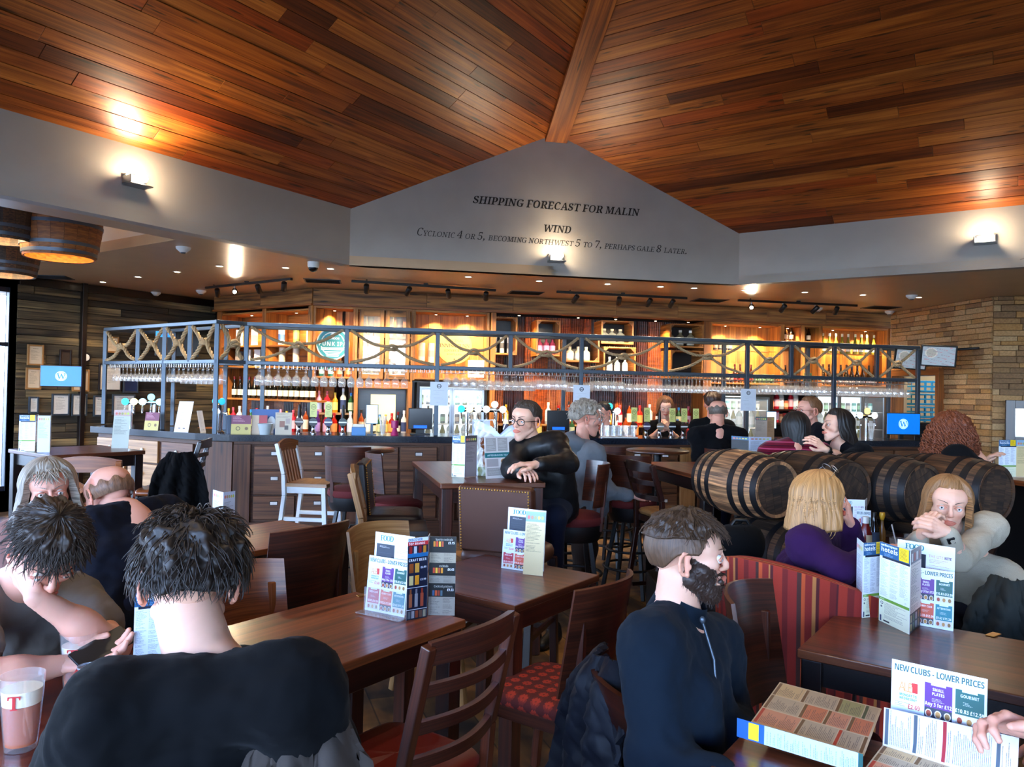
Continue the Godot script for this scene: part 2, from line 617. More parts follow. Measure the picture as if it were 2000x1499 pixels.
func build_shell()->void:
	rng.seed=101
	var fb:=MB.new()
	fb.box(Vector3(0,-0.05,0),Vector3(60,0.1,60),Basis(Vector3.UP,0.35))
	struct("floor",fb,M.floor)
	var sof:=MB.new()
	for poly in [
			[[0,0],[LEG,0],[0,LEG]],
			[[-7,-7],[LEG+9.96,-7],[LEG+9.96,-4.0],[-7,-4.0]],
			[[-7,-4.0],[4.86,-4.0],[4.86,0],[-7,0]],
			[[4.86,-0.4],[9.0,-0.4],[9.0,0],[4.86,0]],
			[[9.0,-4.0],[SIDE+0.1,-4.0],[SIDE+0.1,0],[9.0,0]],
			[[-7,0],[0,0],[0,SIDE+6],[-7,SIDE+6]],
			[[0,SIDE],[SIDE+0.1,SIDE],[SIDE+0.1,SIDE+6],[0,SIDE+6]]]:
		sof.add(slab(poly,SOFFIT,SOFFIT+0.1))
	struct("ceiling_soffit",sof,M.plaster_soffit)
	var rec:=MB.new()
	rec.add(slab([[4.86,-4.0],[9.0,-4.0],[9.0,-0.4],[4.86,-0.4]],SOFFIT+0.45,SOFFIT+0.55))
	rec.add(wall_ab(4.84,-4.0,4.84,-0.4,SOFFIT+0.1,SOFFIT+0.5,0.04))
	rec.add(wall_ab(9.02,-4.0,9.02,-0.4,SOFFIT+0.1,SOFFIT+0.5,0.04))
	rec.add(wall_ab(4.84,-4.02,9.0,-4.02,SOFFIT+0.1,SOFFIT+0.5,0.04))
	rec.add(wall_ab(4.84,-0.38,9.0,-0.38,SOFFIT+0.1,SOFFIT+0.5,0.04))
	struct("ceiling_recess",rec,M.recess)
	struct("wall_left_bulkhead",wall_ab(LEG,-0.06,SIDE+0.1,-0.06,SOFFIT,EAVE+0.1),M.plaster)
	struct("wall_right_bulkhead",wall_ab(-0.06,LEG,-0.06,SIDE+0.1,SOFFIT,EAVE+0.1),M.plaster)
	struct("wall_side_bulkhead",wall_ab(-0.1,SIDE+0.06,SIDE+0.1,SIDE+0.06,SOFFIT,EAVE+0.1),M.plaster)
	var g:=MB.new()
	var w:=LEG*sqrt(2.0)
	var gp:=PackedVector2Array([Vector2(-w/2,SOFFIT),Vector2(w/2,SOFFIT),Vector2(w/2,EAVE),Vector2(0,EAVE+PITCH*LEG/2+0.01),Vector2(-w/2,EAVE)])
	var mid:=plan(LEG/2,LEG/2,0)
	g.prism(gp,0.12,Transform3D(Basis(UB,Vector3.UP,NB),mid-NB*0.12))
	var gw:=struct("wall_gable",g,M.plaster)
	var ink:=mat(Color(0.07,0.065,0.065),0.8)
	var at:=mid+NB*0.001
	var lines:=[["SHIPPING FORECAST FOR MALIN",0.4665,3.632,1.905,0.0],["WIND",0.468,3.378,0.32,0.0],["Cyclonic 4 or 5, becoming northwest 5 to 7, perhaps gale 8 later.",0.463,3.238,3.10,1.0]]
	for l in lines:
		var tm:=lettering(l[0],l[3],l[4]>0.5,0.2)
		part("lettering",tm,ink,gw,mid+NB*0.002+UB*(l[1]- 0.44)+Vector3.UP*l[2],Basis(UB,Vector3.UP,NB)*Basis(Vector3.BACK,-0.012))
	struct("wall_back",wall_ab(-5.2,-7.0,-5.2,19.0,0,SOFFIT),M.plaster_soffit)
	struct("wall_rear",window_wall(SIDE+0.06,SIDE+6.0,SIDE+0.06,-4.5,9,0.35,EAVE-0.12,EAVE+0.1),M.plaster)
	struct("wall_side",wall_ab(-7.0,SIDE+5.9,SIDE+0.1,SIDE+5.9,0,SOFFIT),M.plaster)
	board_wall()
	stone_wall()
func lettering(text:String,width:float,small_caps:bool,slant:float)->ArrayMesh:
	var f:=SystemFont.new()
	f.font_names=PackedStringArray(["Droid Serif"])
	f.font_weight=700 if not small_caps else 400
	var runs:=[]
	if small_caps:
		var cur:=""
		var small:=false
		for ch in text:
			var low:=ch!=ch.to_upper()
			if ch!=" " and low!=small and cur!="":
				runs.append([cur,small])
				cur=""
			if ch!=" ":
				small=low
			cur+=ch.to_upper()
		runs.append([cur,small])
	else:
		runs=[[text,false]]
	var out:=MB.new()
	var x:=0.0
	for r in runs:
		var tm:=TextMesh.new()
		tm.text=r[0].replace(" ","\u00a0")
		tm.font=f
		tm.font_size=24 if r[1] else 34
		tm.depth=0.12
		tm.curve_step=1.0
		tm.pixel_size=0.01
		tm.horizontal_alignment=HORIZONTAL_ALIGNMENT_LEFT
		tm.vertical_alignment=VERTICAL_ALIGNMENT_BOTTOM
		var ar:=tm.surface_get_arrays(0)
		var vv:PackedVector3Array=ar[Mesh.ARRAY_VERTEX]
		var adv:=f.get_string_size(tm.text,HORIZONTAL_ALIGNMENT_LEFT,-1,tm.font_size).x*0.01
		var desc:=f.get_descent(tm.font_size)*0.01
		var b:=out.v.size()
		for i in vv.size():
			var p:=vv[i]
			p.y-=desc
			out.v.append(Vector3(p.x+x+p.y*slant,p.y,p.z*0.02))
			out.n.append(ar[Mesh.ARRAY_NORMAL][i])
			out.uv.append(Vector2.ZERO)
		for i in ar[Mesh.ARRAY_INDEX]:
			out.ix.append(b+i)
		x+=adv
	var s:=width/x
	for i in out.v.size():
		out.v[i]=Vector3((out.v[i].x-x/2)*s,out.v[i].y*s,out.v[i].z*s)
	return out.mesh()
func window_wall(a0:float,b0:float,a1:float,b1:float,count:int,sill:float,head:float,top:=SOFFIT)->MB:
	var m:=MB.new()
	var p:=plan(a0,b0,0)
	var q:=plan(a1,b1,0)
	var l:=p.distance_to(q)
	var d:=(q-p)/l
	var nn:=d.cross(Vector3.UP)
	var pitch:=l/count
	var bas:=Basis(d,Vector3.UP,-nn)
	m.box((p+q)/2+Vector3.UP*sill/2,Vector3(l,sill,0.16),bas)
	m.box((p+q)/2+Vector3.UP*(head+top)/2,Vector3(l,top-head,0.16),bas)
	for i in count+1:
		m.box(p+d*clampf(pitch*i,0.05,l-0.05)+Vector3.UP*(sill+head)/2,Vector3(0.10,head-sill,0.16),bas)
	for i in count:
		var c:=p+d*(pitch*(i+0.5))+Vector3.UP*(sill+head)/2
		var fr:=MB.new()
		var w:=pitch-0.10
		var h:=head-sill
		for s in [-1,1]:
			fr.box(Vector3(s*(w/2-0.03),0,0),Vector3(0.06,h,0.08),Basis(),0.004)
			fr.box(Vector3(0,s*(h/2-0.03),0),Vector3(w-0.12,0.06,0.08),Basis(),0.004)
		fr.box(Vector3(0,h*0.22,0),Vector3(w-0.12,0.05,0.07),Basis(),0.004)
		var wn:=struct("window",fr,M.navyframe)
		wn.name="window_%d"%(_win+1)
		_win+=1
		wn.transform=Transform3D(bas,c)
		var pn:=MB.new()
		pn.box(Vector3.ZERO,Vector3(w-0.1,h-0.1,0.006))
		part("pane",pn,M.pane,wn)
	return m
var _win:=0
func board_wall()->void:
	var base:=struct("wall_left",wall_ab(-3.6,-4.44,4.5,-4.44,0,SOFFIT),M.black)
	var y:=0.0
	var k:=0
	while y<SOFFIT-0.02:
		var h:float=minf([0.085,0.11,0.14,0.10][k%4],SOFFIT-y)
		var a:=-1.2-rr(0,1.2)
		while a<4.5:
			var l:=rr(1.5,2.6)
			var a1:=minf(a+l,4.5)
			var mb:=MB.new()
			mb.off=Vector2(rr(0,9),rr(0,9))
			var pr:=rr(0.0,0.018)
			mb.bar(plan(a+0.002,-4.37,y+h/2),plan(a1-0.002,-4.37,y+h/2),0.025+pr,h-0.006,Vector3.UP,0.003)
			part("board",mb,M.board[rng.randi()%4],base)
			a=a1
		y+=h
		k+=1
	for a in [3.72,1.72]:
		var ps:=MB.new()
		ps.bar(plan(a,-4.33,0),plan(a,-4.33,SOFFIT),0.09,0.06,E1)
		part("post",ps,M.dark_c,base)
	var tr:=MB.new()
	tr.bar(plan(-2.0,-4.33,SOFFIT-0.06),plan(4.5,-4.33,SOFFIT-0.06),0.06,0.1)
	part("rail",tr,M.dark_c,base)
	struct("wall_left_glazed",window_wall(4.46,-4.44,SIDE,-4.44,5,0.25,2.75),M.navyframe)
func stone_wall()->void:
	var segs:=[[Vector3(5.655,0,-11.3),Vector3(5.936,0,-9.37)],[Vector3(5.936,0,-9.37),Vector3(9.5,0,-8.1)]]
	for si in 2:
		var p:Vector3=segs[si][0]
		var q:Vector3=segs[si][1]
		var l:=p.distance_to(q)
		var d:=(q-p)/l
		var nn:=d.cross(Vector3.UP)*-1.0
		if nn.dot(-p)<0:
			nn=-nn
		var bk:=MB.new()
		if si==0:
			bk.bar(p-nn*0.1+Vector3.UP*2.42,q-nn*0.1+Vector3.UP*2.42,0.12,0.96,Vector3.UP,0)
			bk.bar(p-nn*0.1+Vector3.UP*0.5,q-nn*0.1+Vector3.UP*0.5,0.12,1.0,Vector3.UP,0)
			bk.bar(p+d*0.03-nn*0.1+Vector3.UP*1.45,p+d*0.14-nn*0.1+Vector3.UP*1.45,0.12,0.96,Vector3.UP,0)
			bk.bar(p+d*1.08-nn*0.1+Vector3.UP*1.45,q-nn*0.1+Vector3.UP*1.45,0.12,0.96,Vector3.UP,0)
		else:
			bk.bar(p-nn*0.1+Vector3.UP*SOFFIT/2,q-nn*0.1+Vector3.UP*SOFFIT/2,0.12,SOFFIT,Vector3.UP,0)
		var w:=struct("wall_right" if si==0 else "wall_right_return",bk,M.plaster_soffit)
		var y:=0.7
		while y<SOFFIT-0.01:
			var h:=minf(rr(0.05,0.085),SOFFIT-y)
			if SOFFIT-y-h<0.04:
				h=SOFFIT-y
			var x:=-rr(0,0.1)
			while x<l-0.005 and x<2.3:
				var x1:=x+rr(0.12,0.42)
				if l-x1<0.1:
					x1=l
				var s0:=maxf(x,0)
				var hole:=si==0 and y+h>0.98 and y<1.95 and x1>0.12 and s0<1.1
				if hole and s0<0.12:
					x1=0.12
					hole=false
				elif hole and x1>1.13 and s0<1.1:
					s0=1.1
					hole=x1-s0<0.05
				if not hole and x1-s0>0.02:
					var mb:=MB.new()
					var pr:=rr(0.0,0.022)
					mb.box(p+d*(s0+x1)/2+Vector3.UP*(y+h/2)+nn*(pr/2-0.02),Vector3(x1-s0-0.003,h-0.003,0.06+pr),Basis(d,Vector3.UP,nn),0.006)
					part("stone",mb,M.stone[rng.randi()%6],w)
				x=x1
			y+=h
	var d2:=(segs[0][1]- segs[0][0] as Vector3).normalized()
	var n2:=Vector3(-d2.z,0,d2.x)
	var fr:=MB.new()
	var hp:Vector3=segs[0][0]
	for s in [0.12,1.1]:
		fr.box(hp+d2*s+Vector3.UP*1.46-n2*0.0,Vector3(0.07,1.02,0.2),Basis(d2,Vector3.UP,d2.cross(Vector3.UP)),0.004)
	fr.box(hp+d2*0.61+Vector3.UP*1.985,Vector3(1.05,0.09,0.2),Basis(d2,Vector3.UP,d2.cross(Vector3.UP)),0.004)
	struct("trim_1",fr,M.oak_b)
	var rb:=MB.new()
	var o:=hp+d2*0.6+Vector3(1.6,1.45,0.0)
	rb.box(o,Vector3(0.08,2.9,3.2),Basis(d2.cross(Vector3.UP),Vector3.UP,-d2))
	struct("wall_hatch_room",rb,M.white)
func build_roof()->void:
	rng.seed=202
	var mid:=SIDE/2
	var sl:=MB.new()
	var hgt:=EAVE+PITCH*mid
	var lift:=Vector3.UP*0.045
	var cs:=[plan(-0.1,-0.1,EAVE-PITCH*0.1)+lift,plan(SIDE+0.1,-0.1,EAVE-PITCH*0.1)+lift,plan(SIDE+0.1,SIDE+0.1,EAVE-PITCH*0.1)+lift,plan(-0.1,SIDE+0.1,EAVE-PITCH*0.1)+lift]
	var top:=plan(mid,mid,hgt)+lift
	for i in 4:
		var a:Vector3=cs[i]
		var b:Vector3=cs[(i+1)%4]
		for s in 2:
			var up:=Vector3.UP*0.12*s
			var k:=sl.v.size()
			var nn:=(b-a).cross(top-a).normalized()
			if nn.y<0:
				nn=-nn
			nn=nn if s==1 else -nn
			sl.vert(a+up,nn)
			sl.vert(b+up,nn)
			sl.vert(top+up,nn)
			sl.ix.append_array([k,k+1,k+2] if s==1 else [k,k+2,k+1])
	var roof:=struct("ceiling_vault",sl,M.ceil[2])
	for sidei in 2:
		var holder:=struct("ceiling" if sidei==0 else "ceiling_001",tiny_batten(sidei),M.ceil[1])
		var row:=0.128
		var run:=row/sqrt(1.0+PITCH*PITCH)
		var b:=0.0
		var slope:=(Vector3.UP*PITCH+(E2 if sidei==0 else E1)).normalized()
		var along:=E1 if sidei==0 else E2
		var nn:=along.cross(slope)
		if nn.y>0:
			nn=-nn
		var first:=true
		while b<6.2:
			var a:=maxf(b-0.02,LEG-b-0.16)
			var aend:=9.6 if sidei==0 else 8.4
			aend=minf(aend,SIDE-b)
			if first:
				pass
			var cut:=a
			while cut<aend-0.05:
				var l:=rr(1.1,3.4)
				var e:=minf(cut+l,aend)
				if aend-e<0.5:
					e=aend
				var bm:=b+run*0.5
				var c0:=plan(cut,bm,EAVE+PITCH*bm) if sidei==0 else plan(bm,cut,EAVE+PITCH*bm)
				var c1:=plan(e,bm,EAVE+PITCH*bm) if sidei==0 else plan(bm,e,EAVE+PITCH*bm)
				var mb:=MB.new()
				mb.off=Vector2(rr(0,10),rr(0,10))
				var ctr:=(c0+c1)/2-nn*rr(0.012,0.016)
				mb.box(ctr,Vector3(c0.distance_to(c1)- 0.002,row-0.004,0.022),Basis(along,nn.cross(along),nn),0.002)
				var pick:int=[0,0,0,1,1,3,3,4,2,5][rng.randi()%10]
				part("plank",mb,M.ceil[pick],holder)
				cut=e
			b+=run
	var bm:=MB.new()
	var h0:=LEG/2
	var p0:=plan(h0-0.02,h0-0.02,EAVE+PITCH*h0-0.04)
	var p1:=plan(mid,mid,EAVE+PITCH*mid-0.04)
	bm.bar(p0,p1,0.25,0.13,Vector3.UP,0.006)
	part("hip_beam",bm,M.beam,roof)
func tiny_batten(sidei:int)->MB:
	var m:=MB.new()
	if sidei==0:
		m.bar(plan(LEG,0.03,EAVE+0.05),plan(SIDE,0.03,EAVE+0.05),0.04,0.03,Vector3.UP,0.0)
	else:
		m.bar(plan(0.03,LEG,EAVE+0.05),plan(0.03,SIDE,EAVE+0.05),0.04,0.03,Vector3.UP,0.0)
	return m
func spot(p:Vector3,to:Vector3,c:Color,e:float,ang:float,size:=0.04)->void:
	var l:=SpotLight3D.new()
	l.name="spot_light"
	l.light_color=c
	l.light_energy=e
	l.spot_angle=ang
	l.spot_angle_attenuation=0.8
	l.spot_range=20
	l.spot_attenuation=2
	l.light_size=size
	l.shadow_enabled=true
	add_child(l,true)
	l.look_at_from_position(p,to,Vector3.UP if absf((to-p).normalized().y)<0.95 else E1)
func omni(p:Vector3,c:Color,e:float,size:=0.04)->void:
	var l:=OmniLight3D.new()
	l.name="omni_light"
	l.light_color=c
	l.light_energy=e
	l.omni_range=20
	l.omni_attenuation=2
	l.light_size=size
	l.shadow_enabled=true
	add_child(l,true)
	l.position=p
const WARM:=Color(1.0,0.84,0.60)
const WARM2:=Color(1.0,0.89,0.74)
func build_lights()->void:
	rng.seed=303
	var spots:=[
		[Vector3(-3.43,3.22,-6.30),"wall light on the left bulkhead, lamp lit brightly",E2],
		[plan(LEG/2,LEG/2,3.09)+UB*0.02,"wall light on the gable beneath the painted forecast",NB],
		[Vector3(4.98,3.19,-7.95),"wall light high on the right bulkhead",E1],
		[plan(8.6,0,3.2),"wall light on the left bulkhead nearest the viewer",E2],
		[plan(0,9.0,3.2),"wall light on the right bulkhead nearest the viewer",E1]]
	for i in spots.size():
		var nn:Vector3=spots[i][2]
		var p:Vector3=spots[i][0]
		var q:=p-CORNER
		if i==0 or i==3:
			p-=E2*q.dot(E2)
		elif i==2 or i==4:
			p-=E1*q.dot(E1)
		var t:=thing("wall_light",spots[i][1],"wall light",p,0,"wall lights on the bulkheads")
		t.basis=Basis(nn.cross(Vector3.UP)*-1.0,Vector3.UP,nn)
		var hb:=MB.new()
		hb.box(Vector3(0,0,0.02),Vector3(0.17,0.09,0.04),Basis(),0.006)
		hb.box(Vector3(0,-0.045,0.07),Vector3(0.19,0.012,0.13),Basis(),0.004)
		hb.box(Vector3(-0.09,-0.01,0.07),Vector3(0.012,0.06,0.13),Basis(),0.004)
		part("housing",hb,M.steel,t)
		var lb:=MB.new()
		lb.ball(Vector3(0.02,0.02,0.09),Vector3(0.05,0.042,0.042),14,8)
		part("lamp",lb,M.lampwhite,t)
		spot(p+nn*0.14+Vector3.UP*0.08,p+nn*1.1+Vector3.UP*1.6,WARM2,[1.2,0.6,0.06,3.0,0.06][i],66,0.05)
		omni(p+nn*0.16+Vector3.UP*0.03,WARM2,0.28,0.05)
	var dl:=[[3.69,-3.92],[3.73,-3.02],[3.74,-2.18],[3.76,-1.35],[3.34,-0.77],[3.06,-0.37],[1.91,0.64],[1.28,1.2],[0.71,1.8],[0.24,2.27],[-0.05,2.58],[-0.49,3.06],[-0.97,3.65],[-1.51,4.22],[-2.05,4.78]]
	var ring:=MB.new()
	ring.lathe([Vector2(0.032,0.002),Vector2(0.034,-0.004),Vector2(0.046,-0.005),Vector2(0.048,0.0)],20)
	var disc:=MB.new()
	disc.lathe([Vector2(0.0,0.0005),Vector2(0.032,0.0005)],20)
	disc.lathe([Vector2(0.032,-0.001),Vector2(0.0,-0.001)],20)
	var rm:=ring.mesh()
	var dm:=disc.mesh()
	for i in dl.size():
		var p:=plan(dl[i][0],dl[i][1],SOFFIT-0.001)
		var where:="left of the bar" if i<4 else "over the front of the bar"
		var t:=thing("downlight","small round downlight set in the brown soffit, %s in the row from the left"%["first","second","third","fourth","fifth","sixth","seventh","eighth","ninth","tenth","eleventh","twelfth","thirteenth","fourteenth","fifteenth"][i],"downlight",p,0,"downlights in the soffit")
		part("trim_ring",rm,M.white,t)
		part("lamp",dm,M.lampwhite,t)
		spot(p+Vector3.DOWN*0.02,p+Vector3.DOWN,WARM2,2.2,42,0.03)
	for q in [[6.2,4.4],[5.0,6.6],[7.4,7.2],[8.2,3.4],[4.2,5.0],[6.4,8.6]]:
		var h:=EAVE+PITCH*minf(q[0],q[1])- 0.35
		var p:=plan(q[0],q[1],h)
		var t:=thing("pendant_spotlight","spotlight hung under the vault above the tables","spotlight",p,0,"spotlights under the vault")
		var b:=MB.new()
		b.lathe([Vector2(0.0,0.16),Vector2(0.03,0.16),Vector2(0.05,0.12),Vector2(0.055,0.0),Vector2(0.05,0.0),Vector2(0.046,0.1),Vector2(0.0,0.12)],18)
		b.tube([Vector3(0,0.15,0),Vector3(0,0.38,0)],0.006,6)
		part("shade",b,M.black,t)
		var d:=MB.new()
		d.lathe([Vector2(0.04,0.02),Vector2(0.0,0.02)],16)
		part("lamp",d,M.lampwhite,t)
		spot(p+Vector3.DOWN*0.01,Vector3(p.x*0.95,0,p.z-0.2),WARM2,3.6,34,0.05)
# ---------------------------------------------------------------- the back bar
const BB:=Transform3D(Basis(Vector3(0.98261,0,-0.18567),Vector3.UP,Vector3(0.18567,0,0.98261)),Vector3(0,0,-10.4))
func unit(called:String,label:String,category:String,at:=Vector3.ZERO,group:="")->Node3D:
	var t:=thing(called,label,category,Vector3.ZERO,0,group)
	t.transform=BB*Transform3D(Basis(),at)
	return t
func bxs(list:Array,bev:=0.003)->MB:
	var m:=MB.new()
	for q in list:
		m.off=Vector2(rr(0,5),rr(0,5))
		m.box(Vector3((q[0]+q[1])/2,(q[2]+q[3])/2,(q[4]+q[5])/2),Vector3(absf(q[1]- q[0]),absf(q[3]- q[2]),absf(q[5]- q[4])),Basis(),bev)
	m.off=Vector2.ZERO
	return m
func bay(called:String,label:String,x0:float,x1:float,y0:float,y1:float,depth:float,shelves:Array,m:Material,back:Material,backpanels:=1)->Node3D:
	var t:=unit(called,label,"shelf unit",Vector3(x0,0,0),"units of the back bar")
	var w:=x1-x0
	part("side",bxs([[0,0.03,y0,y1,-depth,0.0]]),m,t)
	part("side",bxs([[w-0.03,w,y0,y1,-depth,0.0]]),m,t)
	part("top",bxs([[0.03,w-0.03,y1-0.03,y1,-depth,0.0]]),m,t)
	for k in backpanels:
		var q0:=lerpf(0.03,w-0.03,float(k)/backpanels)
		var q1:=lerpf(0.03,w-0.03,float(k+1)/backpanels)
		part("back_panel",bxs([[q0+0.001,q1-0.001,y0,y1-0.03,-depth,-depth+0.02]]),back,t)
	for s in shelves:
		part("shelf",bxs([[0.03,w-0.03,s-0.025,s,-depth+0.02,-0.01]]),m,t)
	return t
func shelf_lamp(x:float,y:float,z:float,e:float,bb:=BB)->void:
	var p:=bb*Vector3(x,y,z)
	var t:=thing("shelf_light","small round light under the top of a back bar shelf","downlight",p,0,"lights inside the back bar shelves")
	var b:=MB.new()
	b.lathe([Vector2(0.0,-0.004),Vector2(0.022,-0.004),Vector2(0.026,0.0)],14)
	part("rim",b,M.steel,t)
	var d:=MB.new()
	d.lathe([Vector2(0.016,-0.0055),Vector2(0.0,-0.0055)],12)
	part("lamp",d,M.lampwhite,t)
	spot(p+Vector3.DOWN*0.012,p+Vector3.DOWN+bb.basis.z*-0.08,WARM,e*2.6,60,0.02)
func corrugated(x0:float,x1:float,y0:float,y1:float,z:float,cols:Array,bb:Transform3D,called:String,label:String)->void:
	var t:=thing(called,label,"panel",Vector3.ZERO,0,"corrugated sheets behind the bar")
	t.transform=bb
	var x:=x0
	while x<x1:
		var w:=minf(rr(0.10,0.24),x1-x)
		var n:=maxi(int(w/0.03),1)
		var x_:=x
		var m:=MB.new()
		m.grid(n*6,1,func(u,v):return Vector3(x_+u*w,lerpf(y0,y1,v),z+0.012*cos(u*n*TAU)))
		part("sheet",m,cols[rng.randi()%cols.size()],t)
		x+=w
func build_backbar()->void:
	rng.seed=404
	var run2:=Transform3D(Basis(Vector3(0.809,0,0.588)*-1.0,Vector3.UP,Vector3(-0.588,0,0.809)).orthonormalized(),BB*Vector3(-2.67,0,0))
	run2.basis=Basis(Vector3(0.83,0,0.558),Vector3.UP,Vector3(-0.558,0,0.83)).orthonormalized()
	var cn:=thing("cornice","weathered board cornice along the top of the back bar","cornice")
	cn.transform=BB
	var x:=-2.67
	while x<5.9:
		var x1:=minf(x+rr(0.9,1.5),5.92)
		part("board",bxs([[x,x1-0.002,2.70,2.895,-0.03,0.02]]),M.oak_old,cn)
		x=x1
	part("lip",bxs([[-2.67,5.92,2.672,2.70,-0.05,0.045]]),M.oak_b,cn)
	var cl:=thing("cornice","short weathered board cornice on the angled left end of the back bar","cornice")
	cl.transform=run2
	part("board",bxs([[-1.05,0.0,2.70,2.895,-0.03,0.02]]),M.oak_old,cl)
	part("board",bxs([[-2.1,-1.052,2.70,2.895,-0.03,0.02]]),M.oak_old,cl)
	part("lip",bxs([[-2.1,0.01,2.672,2.70,-0.05,0.045]]),M.oak_b,cl)
	var cb:=bxs([[-2.75,5.95,0,2.9,-0.62,-0.5]])
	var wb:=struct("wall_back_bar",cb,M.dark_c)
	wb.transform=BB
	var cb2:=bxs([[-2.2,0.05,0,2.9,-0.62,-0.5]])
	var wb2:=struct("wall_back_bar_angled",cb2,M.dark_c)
	wb2.transform=run2
	var lu:=thing("cubby_shelf","orange lit cubby shelves on the angled left end of the back bar","shelf unit",Vector3.ZERO,0,"units of the back bar")
	lu.transform=run2
	part("side",bxs([[-2.05,-1.93,1.0,2.672,-0.4,0.0]]),M.oak_b,lu)
	for xx in [-0.98,-0.04]:
		part("upright",bxs([[xx-0.05,xx+0.03,1.86,2.672,-0.4,0.0]]),M.oak,lu)
	part("back_panel",bxs([[-1.93,-0.01,1.42,2.672,-0.42,-0.39]]),M.oak,lu)
	for s in [1.88,2.17,2.64]:
		part("shelf",bxs([[-1.93,-1.03,s-0.025,s,-0.39,-0.01],[-0.95,-0.09,s-0.025-0.0,s,-0.39,-0.01]]),M.oak,lu)
	part("counter",bxs([[-1.93,0.0,0.95,1.0,-0.42,0.35]]),M.oak_b,lu)
	part("shelf",bxs([[-1.93,0.0,1.4,1.425,-0.39,-0.01]]),M.oak,lu)
	part("cupboard",bxs([[-1.93,0.0,0.0,0.95,-0.42,0.3]]),M.oak_b,lu)
	shelf_lamp(-1.45,2.61,-0.15,0.8,run2)
	shelf_lamp(-0.5,2.61,-0.15,0.8,run2)
	bay("sign_bay","plain yellow timber bay behind the round teal sign",-2.66,-2.12,1.72,2.672,0.36,[1.75],M.oak,M.oak)
	shelf_lamp(-2.4,2.63,-0.15,0.9)
	var gc:=bay("glazed_cabinet","timber cabinet with two glazed doors of bottles and boxes",-2.12,-1.36,1.70,2.672,0.30,[2.0,2.30],M.oak_old,M.oak_b)
	for dx in [0.05,0.39]:
		var dr:=part("door",bxs([[dx,dx+0.055,1.73,2.645,0.0,0.025],[dx+0.27,dx+0.325,1.73,2.645,0.0,0.025],[dx+0.055,dx+0.27,1.73,1.79,0.0,0.025],[dx+0.055,dx+0.27,2.56,2.645,0.0,0.025]]),M.oak_old,gc)
		part("pane",bxs([[dx+0.055,dx+0.27,1.79,2.56,0.008,0.012]],0.0),M.pane,dr)
	shelf_lamp(-1.95,2.63,-0.15,0.45)
	shelf_lamp(-1.55,2.63,-0.15,0.45)
	bay("plank_bay","bay lined with vertical planks behind the round wooden sign",-1.36,-0.33,1.72,2.672,0.32,[1.76],M.oak_old,M.oak,5)
	shelf_lamp(-1.05,2.63,-0.14,1.1)
	shelf_lamp(-0.62,2.63,-0.14,1.3)
	var cc:=[M.dark,M.mid,wood(M.oak_tex,Color(0.55,0.42,0.34),0.5),wood(M.oak_tex,Color(0.85,0.6,0.42),0.45),M.dark_b,wood(M.oak_tex,Color(1,0.75,0.5),0.45)]
	for m in cc:
		m=m
	corrugated(-0.33,2.86,1.0,2.672,-0.40,cc,BB,"corrugated_panel","rusty corrugated sheeting in mixed browns behind the spirit bottles")
	corrugated(-2.66,-2.12,1.0,1.72,-0.40,cc,BB,"corrugated_panel","corrugated sheeting behind the bottles below the teal sign")
	corrugated(-1.93,0.0,1.0,1.4,-0.38,cc,run2,"corrugated_panel","corrugated sheeting behind the bottles on the angled left end")
	part_post(-0.31,-0.24)
	var crates:=[[-0.30,0.06,2.10,2.62,"dark crate of silver flasks beside the plank bay"],[0.33,0.67,2.10,2.60,"crate with three pink bottles"],[0.69,1.24,2.03,2.40,"low bright crate with three pale carafes"],[1.26,1.74,2.30,2.63,"crate with three clear squat bottles"],[1.30,1.78,1.86,2.26,"lower crate with three pale gin bottles"],[2.28,2.80,2.28,2.62,"crate with three round-stoppered bottles"],[2.30,2.80,1.84,2.24,"empty dark crate below the round-stoppered bottles"]]
	for c in crates:
		var t:=unit("crate","timber %s"%c[4],"crate",Vector3(c[0],c[2],0),"crates on the corrugated wall")
		var w:float=c[1]- c[0]
		var h:float=c[3]- c[2]
		part("base",bxs([[0,w,0,0.025,-0.37,0.0]]),M.oak,t)
		part("top",bxs([[0,w,h-0.02,h,-0.37,0.0]]),M.oak,t)
		part("side",bxs([[0,0.025,0.025,h-0.02,-0.37,0.0]]),M.oak,t)
		part("side",bxs([[w-0.025,w,0.025,h-0.02,-0.37,0.0]]),M.oak,t)
		part("back",bxs([[0.025,w-0.025,0.025,h-0.02,-0.37,-0.355]]),M.dark_c,t)
		for sx in [0.025,w-0.025]:
			for sy in [0.025,h-0.02]:
				var g:=MB.new()
				var dx:=0.05 if sx<0.1 else -0.05
				var dy:=0.05 if sy<0.1 else -0.05
				g.prism(PackedVector2Array([Vector2(sx,sy),Vector2(sx+dx,sy),Vector2(sx,sy+dy)]),0.02,Transform3D(Basis(),Vector3(0,0,-0.03)))
				part("gusset",g,M.oak_b,t)
	for q in [[0.1,0.8],[0.95,1.0],[1.5,1.1],[2.1,1.0],[2.6,0.8]]:
		shelf_lamp(q[0],2.66,-0.1,q[1])
	var pl:=unit("pilaster","broad timber pilaster right of the corrugated wall","post",Vector3(2.80,0,0))
	part("shaft",bxs([[0,0.10,0.9,2.672,-0.38,0.01]]),M.oak_b,pl)
	bay("cider_bay","pale lit bay of cans and brown bottles",2.90,4.04,1.72,2.672,0.34,[1.80],M.oak,M.oak,3)
	glass_shelf(3.0,3.95,2.27)
	shelf_lamp(3.2,2.63,-0.14,1.2)
	shelf_lamp(3.75,2.63,-0.14,1.2)
	bay("beer_bay","narrow pale bay of dark bottles in two rows",4.04,4.66,1.72,2.672,0.34,[1.84,2.44],M.oak,M.oak_b,2)
	part_post(4.33,4.39)
	shelf_lamp(4.2,2.63,-0.14,0.9)
